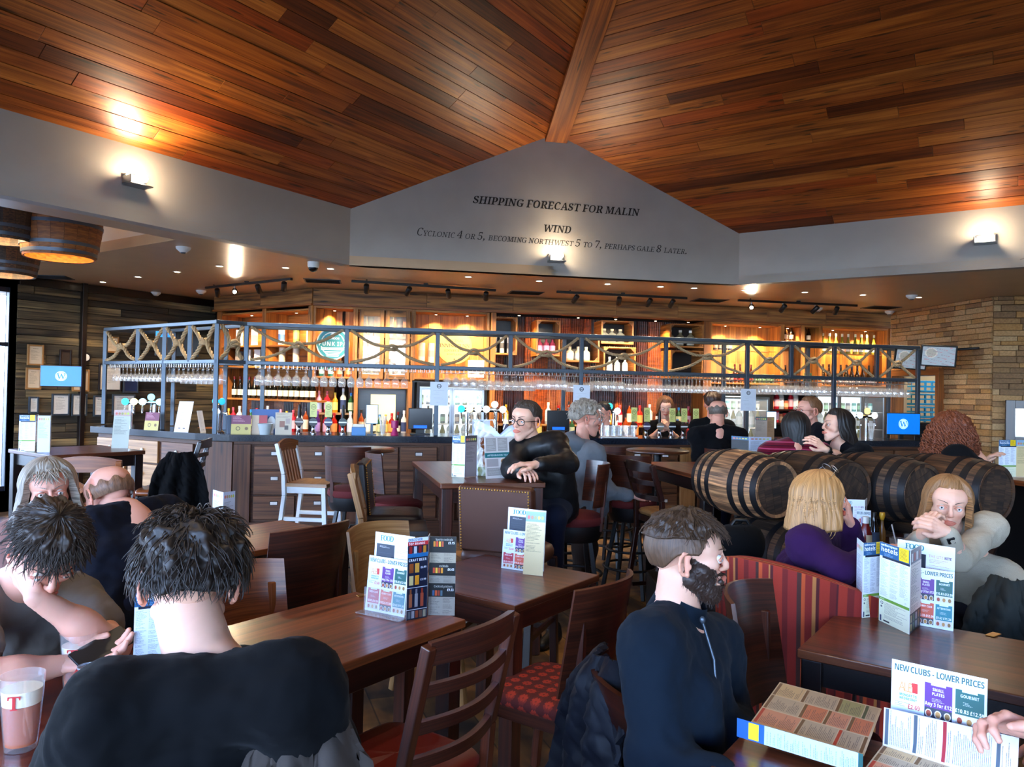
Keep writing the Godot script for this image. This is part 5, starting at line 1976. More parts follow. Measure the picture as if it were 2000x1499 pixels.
func art_craft()->Image:
	var im:=canvas(192,640,Color(0.07,0.10,0.19))
	box_px(im,0,0,192,28,Color(0.86,0.9,0.95))
	put_text(im,"DISCOVER",8,24,26,Color(0.10,0.3,0.55),true,"Droid Sans",false,130)
	box_px(im,0,28,192,32,Color(0.78,0.16,0.18))
	put_text(im,"TOP BRANDS",8,54,25,Color.WHITE,true,"Droid Sans",false,156)
	box_px(im,0,118,192,34,Color(0.10,0.40,0.62))
	put_text(im,"CRAFT BEER",96,184,27,Color.WHITE,true,"Droid Sans",true,170)
	for k in 4:
		box_px(im,14+k*44,66,28,56,[Color(0.6,0.12,0.12),Color(0.75,0.78,0.8),Color(0.5,0.1,0.12),Color(0.75,0.5,0.15)][k])
	for k in 4:
		box_px(im,18+(k%2)*54,200+(k/2)*96,40,74,[Color(0.55,0.28,0.10),Color(0.80,0.58,0.22),Color(0.82,0.74,0.5),Color(0.84,0.55,0.12)][k])
	for k in 2:
		put_text(im,"£2.99",152,244+k*96,22,Color.WHITE,true,"Droid Sans",true)
	for y in [388,560]:
		box_px(im,0,y,192,5,Color(0.85,0.87,0.9))
	for k in 3:
		box_px(im,26+k*54,402,18,56,[Color(0.5,0.28,0.15),Color(0.45,0.45,0.5),Color(0.6,0.2,0.12)][k])
		box_px(im,20+k*54,440,30,104,[Color(0.62,0.35,0.22),Color(0.55,0.55,0.58),Color(0.66,0.3,0.2)][k])
	for k in 5:
		box_px(im,10+k*36,574,28,56,[Color(0.35,0.38,0.4),Color(0.6,0.6,0.62),Color(0.55,0.25,0.15),Color(0.4,0.3,0.25),Color(0.62,0.6,0.5)][k])
	return im
func art_cocktail()->Image:
	var im:=canvas(256,640,Color(0.03,0.03,0.03))
	for k in 3:
		var y:int=[0,215,380][k]
		put_text(im,["Sporty cocktails","cocktails","Cocktail pitchers"][k],140,y+34,24,Color(0.9,0.9,0.85),false,"Droid Serif",true,[170,90,180][k])
		put_text(im,["£5.15","£4.43","£9.33"][k],210,y+62,26,Color.WHITE,true,"Droid Sans",true)
		for q in 4:
			box_px(im,36+q*26,y+40+18*int(k==2),20,44,[Color(0.85,0.55,0.12),Color(0.8,0.25,0.1),Color(0.9,0.7,0.2),Color(0.7,0.3,0.15)][(q+k)%4] if k<2 else [Color(0.2,0.35,0.5),Color(0.75,0.3,0.1),Color(0.6,0.2,0.1),Color(0.3,0.4,0.45)][q])
	box_px(im,0,132,256,82,Color(0.62,0.58,0.50))
	box_px(im,0,318,256,62,Color(0.58,0.55,0.50))
	box_px(im,0,490,256,150,Color(0.60,0.57,0.52))
	for q in [[140,68],[324,50],[500,130]]:
		small_print(im,16,q[0],100,q[1],9,Color(0.35,0.32,0.3),q[0])
		small_print(im,140,q[0],100,q[1],9,Color(0.35,0.32,0.3),q[0]+1)
	return im
func art_list(bg:Color,head:Color,sd:int)->Image:
	var im:=canvas(256,560,bg)
	box_px(im,0,0,256,90,head)
	for k in 5:
		disc_px(im,40+k*44,52,18,Color(0.85-0.1*(k%3),0.45+0.1*k,0.4))
	small_print(im,20,110,210,250,12,bg.darkened(0.5),sd)
	return im
func art_tea()->Image:
	var im:=canvas(320,600,Color(0.80,0.79,0.78))
	for k in 2:
		box_px(im,20+k*150,20,130,190,Color(0.60,0.59,0.58))
		small_print(im,28+k*150,36,110,160,10,Color(0.82,0.81,0.8),51+k)
	box_px(im,0,232,320,72,Color(0.10,0.40,0.42))
	put_text(im,"AFTERNOON TEA",166,280,30,Color(0.88,0.92,0.92),true,"Droid Sans",true,270)
	box_px(im,20,320,150,110,Color(0.62,0.60,0.60))
	disc_px(im,240,360,50,Color(0.86,0.84,0.8))
	disc_px(im,240,356,36,Color(0.62,0.44,0.26))
	box_px(im,20,450,280,110,Color(0.58,0.57,0.56))
	small_print(im,30,462,260,90,10,Color(0.8,0.8,0.8),55)
	return im
func art_open(sd:int,cool:bool)->Image:
	var im:=canvas(640,400,Color(0.84,0.83,0.86) if cool else Color(0.80,0.74,0.62))
	var r:=RandomNumberGenerator.new()
	r.seed=sd
	var cols:=[Color(0.80,0.48,0.34),Color(0.62,0.62,0.42),Color(0.80,0.70,0.52),Color(0.72,0.66,0.56),Color(0.82,0.58,0.46)]
	if cool:
		cols=[Color(0.84,0.74,0.80),Color(0.84,0.83,0.76),Color(0.83,0.86,0.90)]
	var rows:=1 if cool else 3
	for k in rows:
		var x:=8
		var hh:=(384/rows)
		while x<620:
			var w:=mini(r.randi_range(110,250),632-x)
			var y:=8+k*hh
			box_px(im,x,y,w-6,hh-8,cols[r.randi()%cols.size()])
			var tab:Color=[Color(0.26,0.32,0.20),Color(0.74,0.24,0.16),Color(0.45,0.33,0.2)][r.randi()%3]
			if cool:
				tab=[Color(0.62,0.16,0.2),Color(0.58,0.45,0.22),Color(0.3,0.35,0.4)][r.randi()%3]
			box_px(im,x,y,18,hh-8,tab)
			small_print(im,x+26,y+8,w-44,hh-26,9,Color(0.30,0.28,0.28),sd+x,true)
			x+=w
	return im
func art_notice()->Image:
	var im:=canvas(192,256,Color(0.80,0.83,0.86))
	disc_px(im,96,46,24,Color(0.16,0.17,0.2),17)
	put_text(im,"ORDER",96,52,14,Color(0.16,0.17,0.2),true,"Droid Sans",true,36)
	for q in [[94,120],[112,70],[134,140],[168,110],[184,120],[220,50]]:
		small_print(im,96-q[1]/2,q[0],q[1],4,5,Color(0.3,0.32,0.36),q[0])
	return im
func art_w()->Image:
	var im:=canvas(384,224,Color(0.02,0.42,0.80))
	disc_px(im,192,112,56,Color(0.75,0.90,0.98))
	disc_px(im,192,112,50,Color(0.02,0.42,0.80))
	disc_px(im,192,112,46,Color(0.75,0.90,0.98))
	put_text(im,"W",192,142,82,Color(0.02,0.42,0.80),true,"Droid Serif",true)
	return im
func card(w:float,h:float,front:Material,back:Material=null,th:=0.002)->ArrayMesh:
	var f:=MB.new()
	f.quad(Vector3(-w/2,0,th/2),Vector3(w/2,0,th/2),Vector3(w/2,h,th/2),Vector3(-w/2,h,th/2),true)
	var am:=f.mesh(front)
	var b:=MB.new()
	b.quad(Vector3(w/2,0,-th/2),Vector3(-w/2,0,-th/2),Vector3(-w/2,h,-th/2),Vector3(w/2,h,-th/2),true)
	am=b.mesh(back if back else M.paper,am)
	var e:=MB.new()
	e.quad(Vector3(w/2,0,th/2),Vector3(w/2,0,-th/2),Vector3(w/2,h,-th/2),Vector3(w/2,h,th/2))
	e.quad(Vector3(-w/2,0,-th/2),Vector3(-w/2,0,th/2),Vector3(-w/2,h,th/2),Vector3(-w/2,h,-th/2))
	e.quad(Vector3(-w/2,h,th/2),Vector3(w/2,h,th/2),Vector3(w/2,h,-th/2),Vector3(-w/2,h,-th/2))
	return e.mesh(M.paper,am)
func edge_panel(t:Node3D,called:String,a:Vector3,b:Vector3,h:float,front:Material,back:Material=null,lean:=0.0)->MeshInstance3D:
	var x:=(b-a)
	x.y=0
	var w:=x.length()
	x=x/w
	var z:=x.cross(Vector3.UP)
	var bas:=Basis(x,Vector3.UP,z)*Basis(Vector3.RIGHT,-lean)
	return part(called,card(w,h,front,back),null,t,(a+b)/2-t.position,bas)
func standing(called:String,label:String,cat:String,a:Vector3,b:Vector3,h:float,front:Material,lean:=0.0,group:="",back:Material=null)->Node3D:
	var t:=thing(called,label,cat,(a+b)/2,0,group)
	edge_panel(t,"panel",a,b,h,front,back,lean)
	return t
# ---------------------------------------------------------------- bottles
var _kinds:={}
func ordinal(i:int)->String:
	return ["first","second","third","fourth","fifth","sixth","seventh","eighth","ninth","tenth","eleventh","twelfth","thirteenth","fourteenth","fifteenth","sixteenth","seventeenth","eighteenth","nineteenth","twentieth"][i%20]
func bottle_kind(key:String,shape:String,r:float,h:float,glass:Color,label:Color,cap:Color)->void:
	var t:=Node3D.new()
	t.name="bottle"
	var b:=MB.new()
	var lb:=MB.new()
	var cp:=MB.new()
	var n:=r*0.38
	if shape=="can":
		b.lathe([Vector2(0,0),Vector2(r*0.85,0),Vector2(r,h*0.06),Vector2(r,h*0.92),Vector2(r*0.85,h),Vector2(r*0.8,h-0.003),Vector2(0,h-0.004)],14)
		lb.lathe([Vector2(r+0.0005,h*0.25),Vector2(r+0.0005,h*0.7)],14)
		cp.lathe([Vector2(r*0.8,h-0.002),Vector2(r*0.86,h),Vector2(r*0.84,h+0.001)],14)
	elif shape=="tube":
		b.lathe([Vector2(0,0),Vector2(r,0),Vector2(r,h),Vector2(0,h)],18)
		lb.lathe([Vector2(r+0.0006,h*0.3),Vector2(r+0.0006,h*0.62)],18)
		cp.lathe([Vector2(r+0.0008,h*0.9),Vector2(r+0.001,h),Vector2(0,h+0.002)],18)
	elif shape=="box":
		b.box(Vector3(0,h/2,0),Vector3(r*2,h,r*2),Basis(),0.002)
		lb.box(Vector3(0,h*0.45,0),Vector3(r*2+0.001,h*0.4,r*2+0.001),Basis(),0.001)
		cp.box(Vector3(0,h*0.95,0),Vector3(r*2+0.001,h*0.08,r*2+0.001),Basis(),0.001)
	else:
		var sh:=0.62 if shape=="spirit" else 0.50
		var nk:=0.74 if shape=="spirit" else 0.72
		b.lathe([Vector2(0,0),Vector2(r*0.9,0),Vector2(r,h*0.03),Vector2(r,h*sh),Vector2(r*0.75,h*(sh+0.06)),Vector2(n*1.1,h*nk),Vector2(n,h*0.82),Vector2(n,h*0.92),Vector2(0,h*0.92)],14)
		lb.lathe([Vector2(r+0.0008,h*0.14),Vector2(r+0.0008,h*(sh-0.1))],14)
		cp.lathe([Vector2(n+0.001,h*0.86),Vector2(n+0.0022,h*0.87),Vector2(n+0.0022,h),Vector2(0,h)],12)
	part("glass",b,mat(glass,0.12 if shape in ["wine","spirit"] else 0.5,0.0,0.6),t)
	part("label",lb,mat(label,0.6),t)
	part("cap",cp,mat(cap,0.4),t)
	_kinds[key]=t
func row(bb:Transform3D,x0:float,x1:float,n:int,y:float,z:float,kinds:Array,what:String,where:String,cat:="bottle")->void:
	for i in n:
		var src:Node3D=_kinds[kinds[i%kinds.size()]]
		var c:Node3D=src.duplicate()
		c.name=numbered("bottle" if cat=="bottle" else cat.replace(" ","_"))
		add_child(c)
		c.position=bb*Vector3(lerpf(x0,x1,float(i)/maxi(n-1,1)),y,z+rr(-0.012,0.012))
		c.rotation.y=rr(0,TAU)
		tag(c,"%s, %s along %s"%[what,ordinal(i),where],cat,"%s %s"%[what.split(" ")[-1]+"s",where])
func build_bar_items()->void:
	rng.seed=1010
	var cream:=Color(0.86,0.82,0.72)
	var wht:=Color(0.90,0.90,0.88)
	bottle_kind("tube_cream","tube",0.045,0.27,cream,Color(0.78,0.72,0.6),cream)
	bottle_kind("tube_blue","tube",0.045,0.25,Color(0.75,0.80,0.88),Color(0.25,0.40,0.62),Color(0.3,0.42,0.6))
	bottle_kind("tube_green","tube",0.045,0.28,Color(0.45,0.55,0.25),Color(0.62,0.66,0.4),Color(0.3,0.4,0.2))
	bottle_kind("tube_dark","tube",0.045,0.26,Color(0.06,0.08,0.06),Color(0.25,0.28,0.2),Color(0.05,0.06,0.05))
	bottle_kind("tube_grey","tube",0.043,0.27,Color(0.62,0.60,0.55),Color(0.78,0.74,0.66),Color(0.5,0.48,0.45))
	bottle_kind("box_white","box",0.045,0.24,wht,Color(0.75,0.74,0.7),wht)
	bottle_kind("box_cream","box",0.045,0.25,cream,Color(0.75,0.68,0.5),cream)
	bottle_kind("box_dark","box",0.05,0.22,Color(0.08,0.09,0.11),Color(0.5,0.45,0.4),Color(0.08,0.09,0.11))
	bottle_kind("box_pink","box",0.045,0.22,Color(0.62,0.48,0.46),Color(0.85,0.8,0.78),Color(0.5,0.4,0.4))
	bottle_kind("wine_red","wine",0.037,0.31,Color(0.03,0.035,0.02),cream,Color(0.45,0.05,0.06))
	bottle_kind("wine_white","wine",0.037,0.31,Color(0.45,0.42,0.12),wht,Color(0.85,0.82,0.7))
	bottle_kind("wine_brown","wine",0.038,0.31,Color(0.16,0.09,0.03),wht,Color(0.25,0.14,0.06))
	bottle_kind("beer","wine",0.031,0.24,Color(0.09,0.035,0.012),Color(0.72,0.66,0.58),Color(0.2,0.1,0.05))
	bottle_kind("cider","wine",0.032,0.27,Color(0.22,0.06,0.03),Color(0.55,0.12,0.1),Color(0.35,0.08,0.06))
	bottle_kind("can_dark","can",0.033,0.13,Color(0.10,0.12,0.2),Color(0.6,0.55,0.5),Color(0.7,0.7,0.7))
	bottle_kind("can_green","can",0.033,0.13,Color(0.06,0.25,0.12),Color(0.45,0.6,0.45),Color(0.7,0.7,0.7))
	bottle_kind("can_teal","can",0.033,0.13,Color(0.10,0.45,0.42),Color(0.75,0.85,0.8),Color(0.7,0.7,0.7))
	bottle_kind("can_orange","can",0.033,0.13,Color(0.80,0.40,0.18),Color(0.9,0.7,0.5),Color(0.7,0.7,0.7))
	var sp:=[[Color(0.80,0.50,0.10),Color(0.9,0.8,0.4)],[Color(0.70,0.12,0.18),Color(0.92,0.7,0.72)],[Color(0.75,0.78,0.76),wht],[Color(0.55,0.22,0.05),cream],[Color(0.15,0.32,0.16),Color(0.8,0.8,0.6)],[Color(0.62,0.10,0.06),Color(0.9,0.6,0.3)],[Color(0.30,0.12,0.40),Color(0.75,0.6,0.85)],[Color(0.82,0.80,0.74),Color(0.2,0.25,0.4)],[Color(0.06,0.05,0.05),Color(0.75,0.15,0.12)],[Color(0.85,0.55,0.62),Color(0.95,0.9,0.9)]]
	var caps:=[Color(0.85,0.70,0.15),Color(0.80,0.30,0.35),Color(0.9,0.9,0.88),Color(0.15,0.12,0.1),Color(0.2,0.5,0.75),Color(0.75,0.12,0.1),Color(0.45,0.2,0.55),Color(0.85,0.85,0.85),Color(0.7,0.1,0.1),Color(0.9,0.6,0.65)]
	var sk:=[]
	for k in 10:
		bottle_kind("spirit%d"%k,"spirit",0.036+0.004*(k%3),0.27+0.02*(k%4),sp[k][0],sp[k][1],caps[k])
		sk.append("spirit%d"%k)
	bottle_kind("carafe","spirit",0.055,0.2,Color(0.85,0.78,0.66),wht,cream)
	bottle_kind("pinkgin","spirit",0.042,0.25,Color(0.45,0.15,0.25),Color(0.85,0.6,0.75),Color(0.25,0.08,0.12))
	bottle_kind("gin","spirit",0.042,0.24,Color(0.55,0.62,0.60),wht,cream)
	bottle_kind("squat","spirit",0.06,0.2,Color(0.45,0.47,0.45),Color(0.6,0.62,0.6),cream)
	bottle_kind("round","spirit",0.055,0.24,Color(0.50,0.46,0.36),wht,Color(0.92,0.9,0.85))
	bottle_kind("flask","tube",0.03,0.24,Color(0.65,0.66,0.68),Color(0.3,0.3,0.3),Color(0.7,0.7,0.72))
	var run2:=Transform3D(Basis(Vector3(0.83,0,0.558),Vector3.UP,Vector3(-0.558,0,0.83)).orthonormalized(),BB*Vector3(-2.67,0,0))
	row(run2,-1.75,-1.12,3,2.17,-0.18,["box_white","box_white","box_dark"],"boxed whisky","on the top cubby of the angled end","box")
	row(run2,-0.82,-0.22,3,2.17,-0.18,["tube_blue","tube_green","box_white"],"gift pack","on the top cubby nearest the teal sign","box")
	row(run2,-1.75,-1.12,4,1.88,-0.18,["box_dark","box_white","box_white","box_cream"],"carton","on the lower cubby of the angled end","box")
	row(run2,-0.82,-0.22,3,1.88,-0.18,["tube_cream"],"cream tube","on the lower cubby nearest the teal sign","tube")
	row(run2,-1.80,-0.12,16,1.425,-0.15,["wine_red"],"pale-labelled dark bottle","on the shelf of the angled end")
	row(run2,-1.80,-0.15,14,1.0,-0.05,sk,"coloured spirit bottle","on the angled end worktop")
	row(BB,-2.55,-2.2,4,1.75,-0.1,["can_teal","can_teal","can_orange","can_orange"],"drinks can","below the teal sign","can")
	row(BB,-2.58,-2.16,5,1.265,-0.24,["spirit9","spirit1","spirit0","spirit7","spirit4"],"bright-capped spirit bottle","on the raised shelf below the teal sign")
	row(BB,-2.58,-2.16,5,0.98,-0.02,["spirit6","spirit1","spirit5","spirit8","spirit2"],"coloured spirit bottle","on the worktop below the teal sign")
	row(BB,-2.02,-1.92,2,2.30,-0.14,["tube_dark"],"dark tube","in the glazed cabinet top left","tube")
	row(BB,-1.66,-1.54,2,2.30,-0.14,["tube_grey"],"grey tube","in the glazed cabinet top right","tube")
	row(BB,-2.02,-1.92,2,2.0,-0.14,["box_pink"],"pink-footed box","in the glazed cabinet middle left","box")
	row(BB,-1.66,-1.54,2,2.0,-0.14,["box_white"],"white box","in the glazed cabinet middle right","box")
	row(BB,-2.02,-1.92,2,1.73,-0.14,["tube_dark"],"dark tube","in the glazed cabinet bottom left","tube")
	row(BB,-1.66,-1.54,2,1.73,-0.14,["tube_grey"],"grey tube","in the glazed cabinet bottom right","tube")
	row(BB,-1.23,-1.10,2,1.97,-0.2,["tube_cream"],"cream carton","left of the round wooden sign","carton")
	row(BB,-0.53,-0.43,2,1.78,-0.16,["box_white"],"pale blue carton","right of the round wooden sign","carton")
	row(BB,-0.22,-0.02,3,2.125,-0.18,["flask"],"silver flask","in the crate beside the plank bay","flask")
	row(BB,0.42,0.60,3,2.125,-0.18,["pinkgin"],"pink gin bottle","in its crate")
	row(BB,0.86,1.10,3,2.055,-0.18,["carafe"],"pale carafe","in the low bright crate","carafe")
	row(BB,1.36,1.60,3,2.325,-0.18,["squat"],"squat clear bottle","in the upper crate")
	row(BB,1.45,1.68,3,1.885,-0.18,["gin"],"pale gin bottle","in the lower crate")
	row(BB,2.36,2.68,3,2.305,-0.18,["round"],"round-stoppered bottle","in the right-hand crate")
	row(BB,2.98,3.32,6,1.80,-0.14,["can_dark"],"dark drinks can","in the cider bay","can")
	row(BB,3.36,3.62,4,1.80,-0.14,["cider"],"red-brown cider bottle","in the cider bay")
	row(BB,3.68,3.96,5,1.80,-0.14,["can_green"],"green drinks can","in the cider bay","can")
	row(BB,3.05,3.3,4,2.27,-0.16,["can_dark"],"lying-low can","on the glass shelf of the cider bay","can")
	row(BB,4.10,4.28,3,2.44,-0.15,["beer"],"brown beer bottle","top left of the beer bay")
	row(BB,4.46,4.56,2,2.44,-0.15,["beer"],"brown beer bottle","top right of the beer bay")
	row(BB,4.10,4.28,3,1.84,-0.15,["beer"],"brown beer bottle","bottom left of the beer bay")
	row(BB,4.44,4.58,3,1.84,-0.15,["can_green"],"pale green can","bottom right of the beer bay","can")
	row(BB,4.80,5.66,9,2.27,-0.16,["wine_white"],"white wine bottle","on the glass shelf at the right")
	row(BB,4.80,5.66,10,1.80,-0.14,["wine_brown"],"white-labelled amber bottle","on the lower shelf at the right")
	row(BB,-0.18,2.7,20,1.145,-0.26,["spirit5","spirit0","spirit1","spirit3","spirit5","spirit2","spirit8","spirit3","spirit4","spirit1"],"spirit bottle","on the raised shelf behind the counter")
	row(BB,-0.22,2.75,20,0.98,-0.05,["spirit2","spirit7","spirit3","spirit5","spirit0","spirit2","spirit9","spirit4","spirit8","spirit3"],"spirit bottle","on the worktop behind the counter")
	row(BB,-2.02,-1.45,8,0.98,-0.2,["spirit3","spirit2","wine_red","spirit4","spirit0","spirit5","wine_red","spirit7"],"bottle","in the mirrored alcove")
	for y in [1.22,1.42]:
		row(BB,3.96,4.42,7,y,-0.14,["spirit8","spirit1","can_orange"] if y<1.4 else ["can_orange","spirit1","spirit2"],"red or white pack","in the dark alcove, %s shelf"%("lower" if y<1.4 else "upper"),"pack")
	var fz:=[["wine_white","wine_red","spirit4"],["spirit2","wine_white"],["can_green","beer","can_dark"],["wine_red","wine_white"]]
	for q in [[-1.22,-0.42,9,"left fridge"],[3.1,3.78,8,"middle fridge"],[4.62,5.66,12,"right fridge"]]:
		for s in 3:
			row(BB,q[0],q[1],q[2],[0.88,1.14,1.40][s],-0.22,fz[(s+q[2])%4] if s<2 else ["can_green","can_dark","can_teal"],"chilled bottle","in the %s, %s shelf"%[q[3],["lower","middle","upper"][s]])
	for k in _kinds:
		_kinds[k].free()
	build_signs()
	build_counter_items()
func round_sign(label:String,c:Vector3,r:float,th:float,im:Image,edge:Material)->void:
	var t:=thing("round_sign",label,"sign")
	t.transform=BB*Transform3D(Basis(),c)
	var e:=MB.new()
	var rot:=Transform3D(Basis(Vector3.RIGHT,PI/2))
	e.lathe([Vector2(0,-th),Vector2(r-0.004,-th),Vector2(r,-th+0.004),Vector2(r,-0.004),Vector2(r-0.004,0)],48,rot)
	part("disc",e,edge,t)
	var f:=MB.new()
	var poly:=PackedVector2Array()
	for k in 48:
		poly.append(Vector2(cos(TAU*k/48),sin(TAU*k/48))*(r-0.003))
	f.prism(poly,0.002)
	for i in f.uv.size():
		f.uv[i]=Vector2(0.5+f.uv[i].x/r/2,0.5-f.uv[i].y/r/2)
	part("face",f,print_mat(im,0.5),t)
func build_signs()->void:
	var im:=canvas(384,384,Color(0.62,0.78,0.80))
	disc_px(im,192,192,190,Color(0.82,0.88,0.88))
	disc_px(im,192,192,176,Color(0.14,0.52,0.58))
	disc_px(im,192,192,140,Color(0.80,0.87,0.87),128)
	box_px(im,96,96,192,60,Color(0.14,0.52,0.58))
	put_text(im,"BREWDOG",192,140,34,Color(0.86,0.9,0.9),true,"Droid Sans",true,150)
	for k in 30:
		box_px(im,192-k,52+k,2*k,2,Color(0.82,0.88,0.88))
	box_px(im,14,158,356,66,Color(0.14,0.52,0.58))
	put_text(im,"PUNK IPA",192,216,66,Color(0.88,0.93,0.93),true,"Droid Sans",true,330)
	box_px(im,60,236,264,30,Color(0.80,0.87,0.87))
	put_text(im,"POST MODERN CLASSIC",192,258,20,Color(0.14,0.45,0.5),true,"Droid Sans",true,240)
	for k in 5:
		box_px(im,100+k*6,282+k*14,184-k*12,7,Color(0.80,0.87,0.87))
	round_sign("round teal brewery sign with white lettering at the left of the back bar",Vector3(-2.41,2.18,-0.05),0.215,0.03,im,M.white)
	im=canvas(384,384,Color(0.80,0.62,0.28))
	disc_px(im,192,192,170,Color(0.84,0.67,0.33))
	var br:=Color(0.30,0.17,0.06)
	put_text(im,"TOBACCO",192,80,24,br,true,"Droid Serif",true,130)
	put_text(im,"ORIGINAL",192,146,40,Color(0.62,0.42,0.16),true,"Droid Serif",true,190)
	put_text(im,"INNIS&GUNN",192,204,52,br,true,"Droid Serif",true,320)
	put_text(im,"EDINBURGH",192,250,32,br,true,"Droid Serif",true,220)
	put_text(im,"SCOTLAND",192,288,26,br,true,"Droid Serif",true,160)
	disc_px(im,192,330,8,br)
	round_sign("round pale wooden brewery sign with brown lettering in the plank bay",Vector3(-0.79,2.20,-0.10),0.245,0.035,im,M.oak)
func lens_tap(label:String,at:Vector3,basis:Basis,cols:Array,step:float,raised:=-1)->void:
	var t:=thing("beer_tap_rail",label,"beer taps")
	t.transform=Transform3D(basis,at)
	var w:=(cols.size()- 1)*step
	var m:=MB.new()
	for s in [0.15,0.85]:
		m.tube([Vector3(w*s,0,-0.06),Vector3(w*s,0.27,-0.06)],0.022,12)
	m.tube([Vector3(-0.03,0.29,-0.06),Vector3(w+0.03,0.29,-0.06)],0.026,12)
	part("rail",m,M.chrome,t)
	for i in cols.size():
		var y:=0.30+(0.055 if i==raised else 0.0)
		var b:=MB.new()
		b.lathe([Vector2(0,-0.012),Vector2(0.036,-0.012),Vector2(0.040,-0.006),Vector2(0.040,0.006),Vector2(0,0.010)],22,Transform3D(Basis(Vector3.RIGHT,PI/2),Vector3(i*step,y,0)))
		part("badge",b,glow(cols[i],1.6,cols[i]),t)
		var h:=MB.new()
		h.tube([Vector3(i*step,0.27,-0.02),Vector3(i*step,0.22,0.02),Vector3(i*step,0.17,0.02)],0.009,8)
		part("spout",h,M.chrome,t)
func hand_pump(label:String,s:float,clip:Color,tall:bool)->void:
	var t:=thing("hand_pump",label,"hand pump")
	t.transform=CB*Transform3D(Basis(),Vector3(s,CT,-0.30))
	var b:=MB.new()
	b.lathe([Vector2(0,0),Vector2(0.034,0),Vector2(0.036,0.01),Vector2(0.022,0.03),Vector2(0.018,0.07),Vector2(0.024,0.085),Vector2(0,0.09)],16)
	part("base",b,M.chrome,t)
	var h:=MB.new()
	h.lathe([Vector2(0,0.085),Vector2(0.012,0.085),Vector2(0.015,0.16),Vector2(0.020,0.22),Vector2(0.014,0.30),Vector2(0.010,0.32),Vector2(0,0.325)],14)
	part("handle",h,M.black,t)
	var c:=MB.new()
	c.lathe([Vector2(0,-0.004),Vector2(0.044,-0.004),Vector2(0.046,0.0),Vector2(0.044,0.004),Vector2(0,0.005)],24,Transform3D(Basis(Vector3.RIGHT,PI/2),Vector3(0,0.13,0.03)))
	part("pump_clip",c,mat(clip,0.35),t)
	var d:=MB.new()
	d.box(Vector3(0,0.13,0.0365),Vector3(0.086,0.016,0.003),Basis(),0.001)
	part("clip_band",d,M.white,t)
	if tall:
		part("ale_card",card(0.075,0.165,M.alecard),null,t,Vector3(0,0.185,0.036),Basis(Vector3.RIGHT,-0.05))
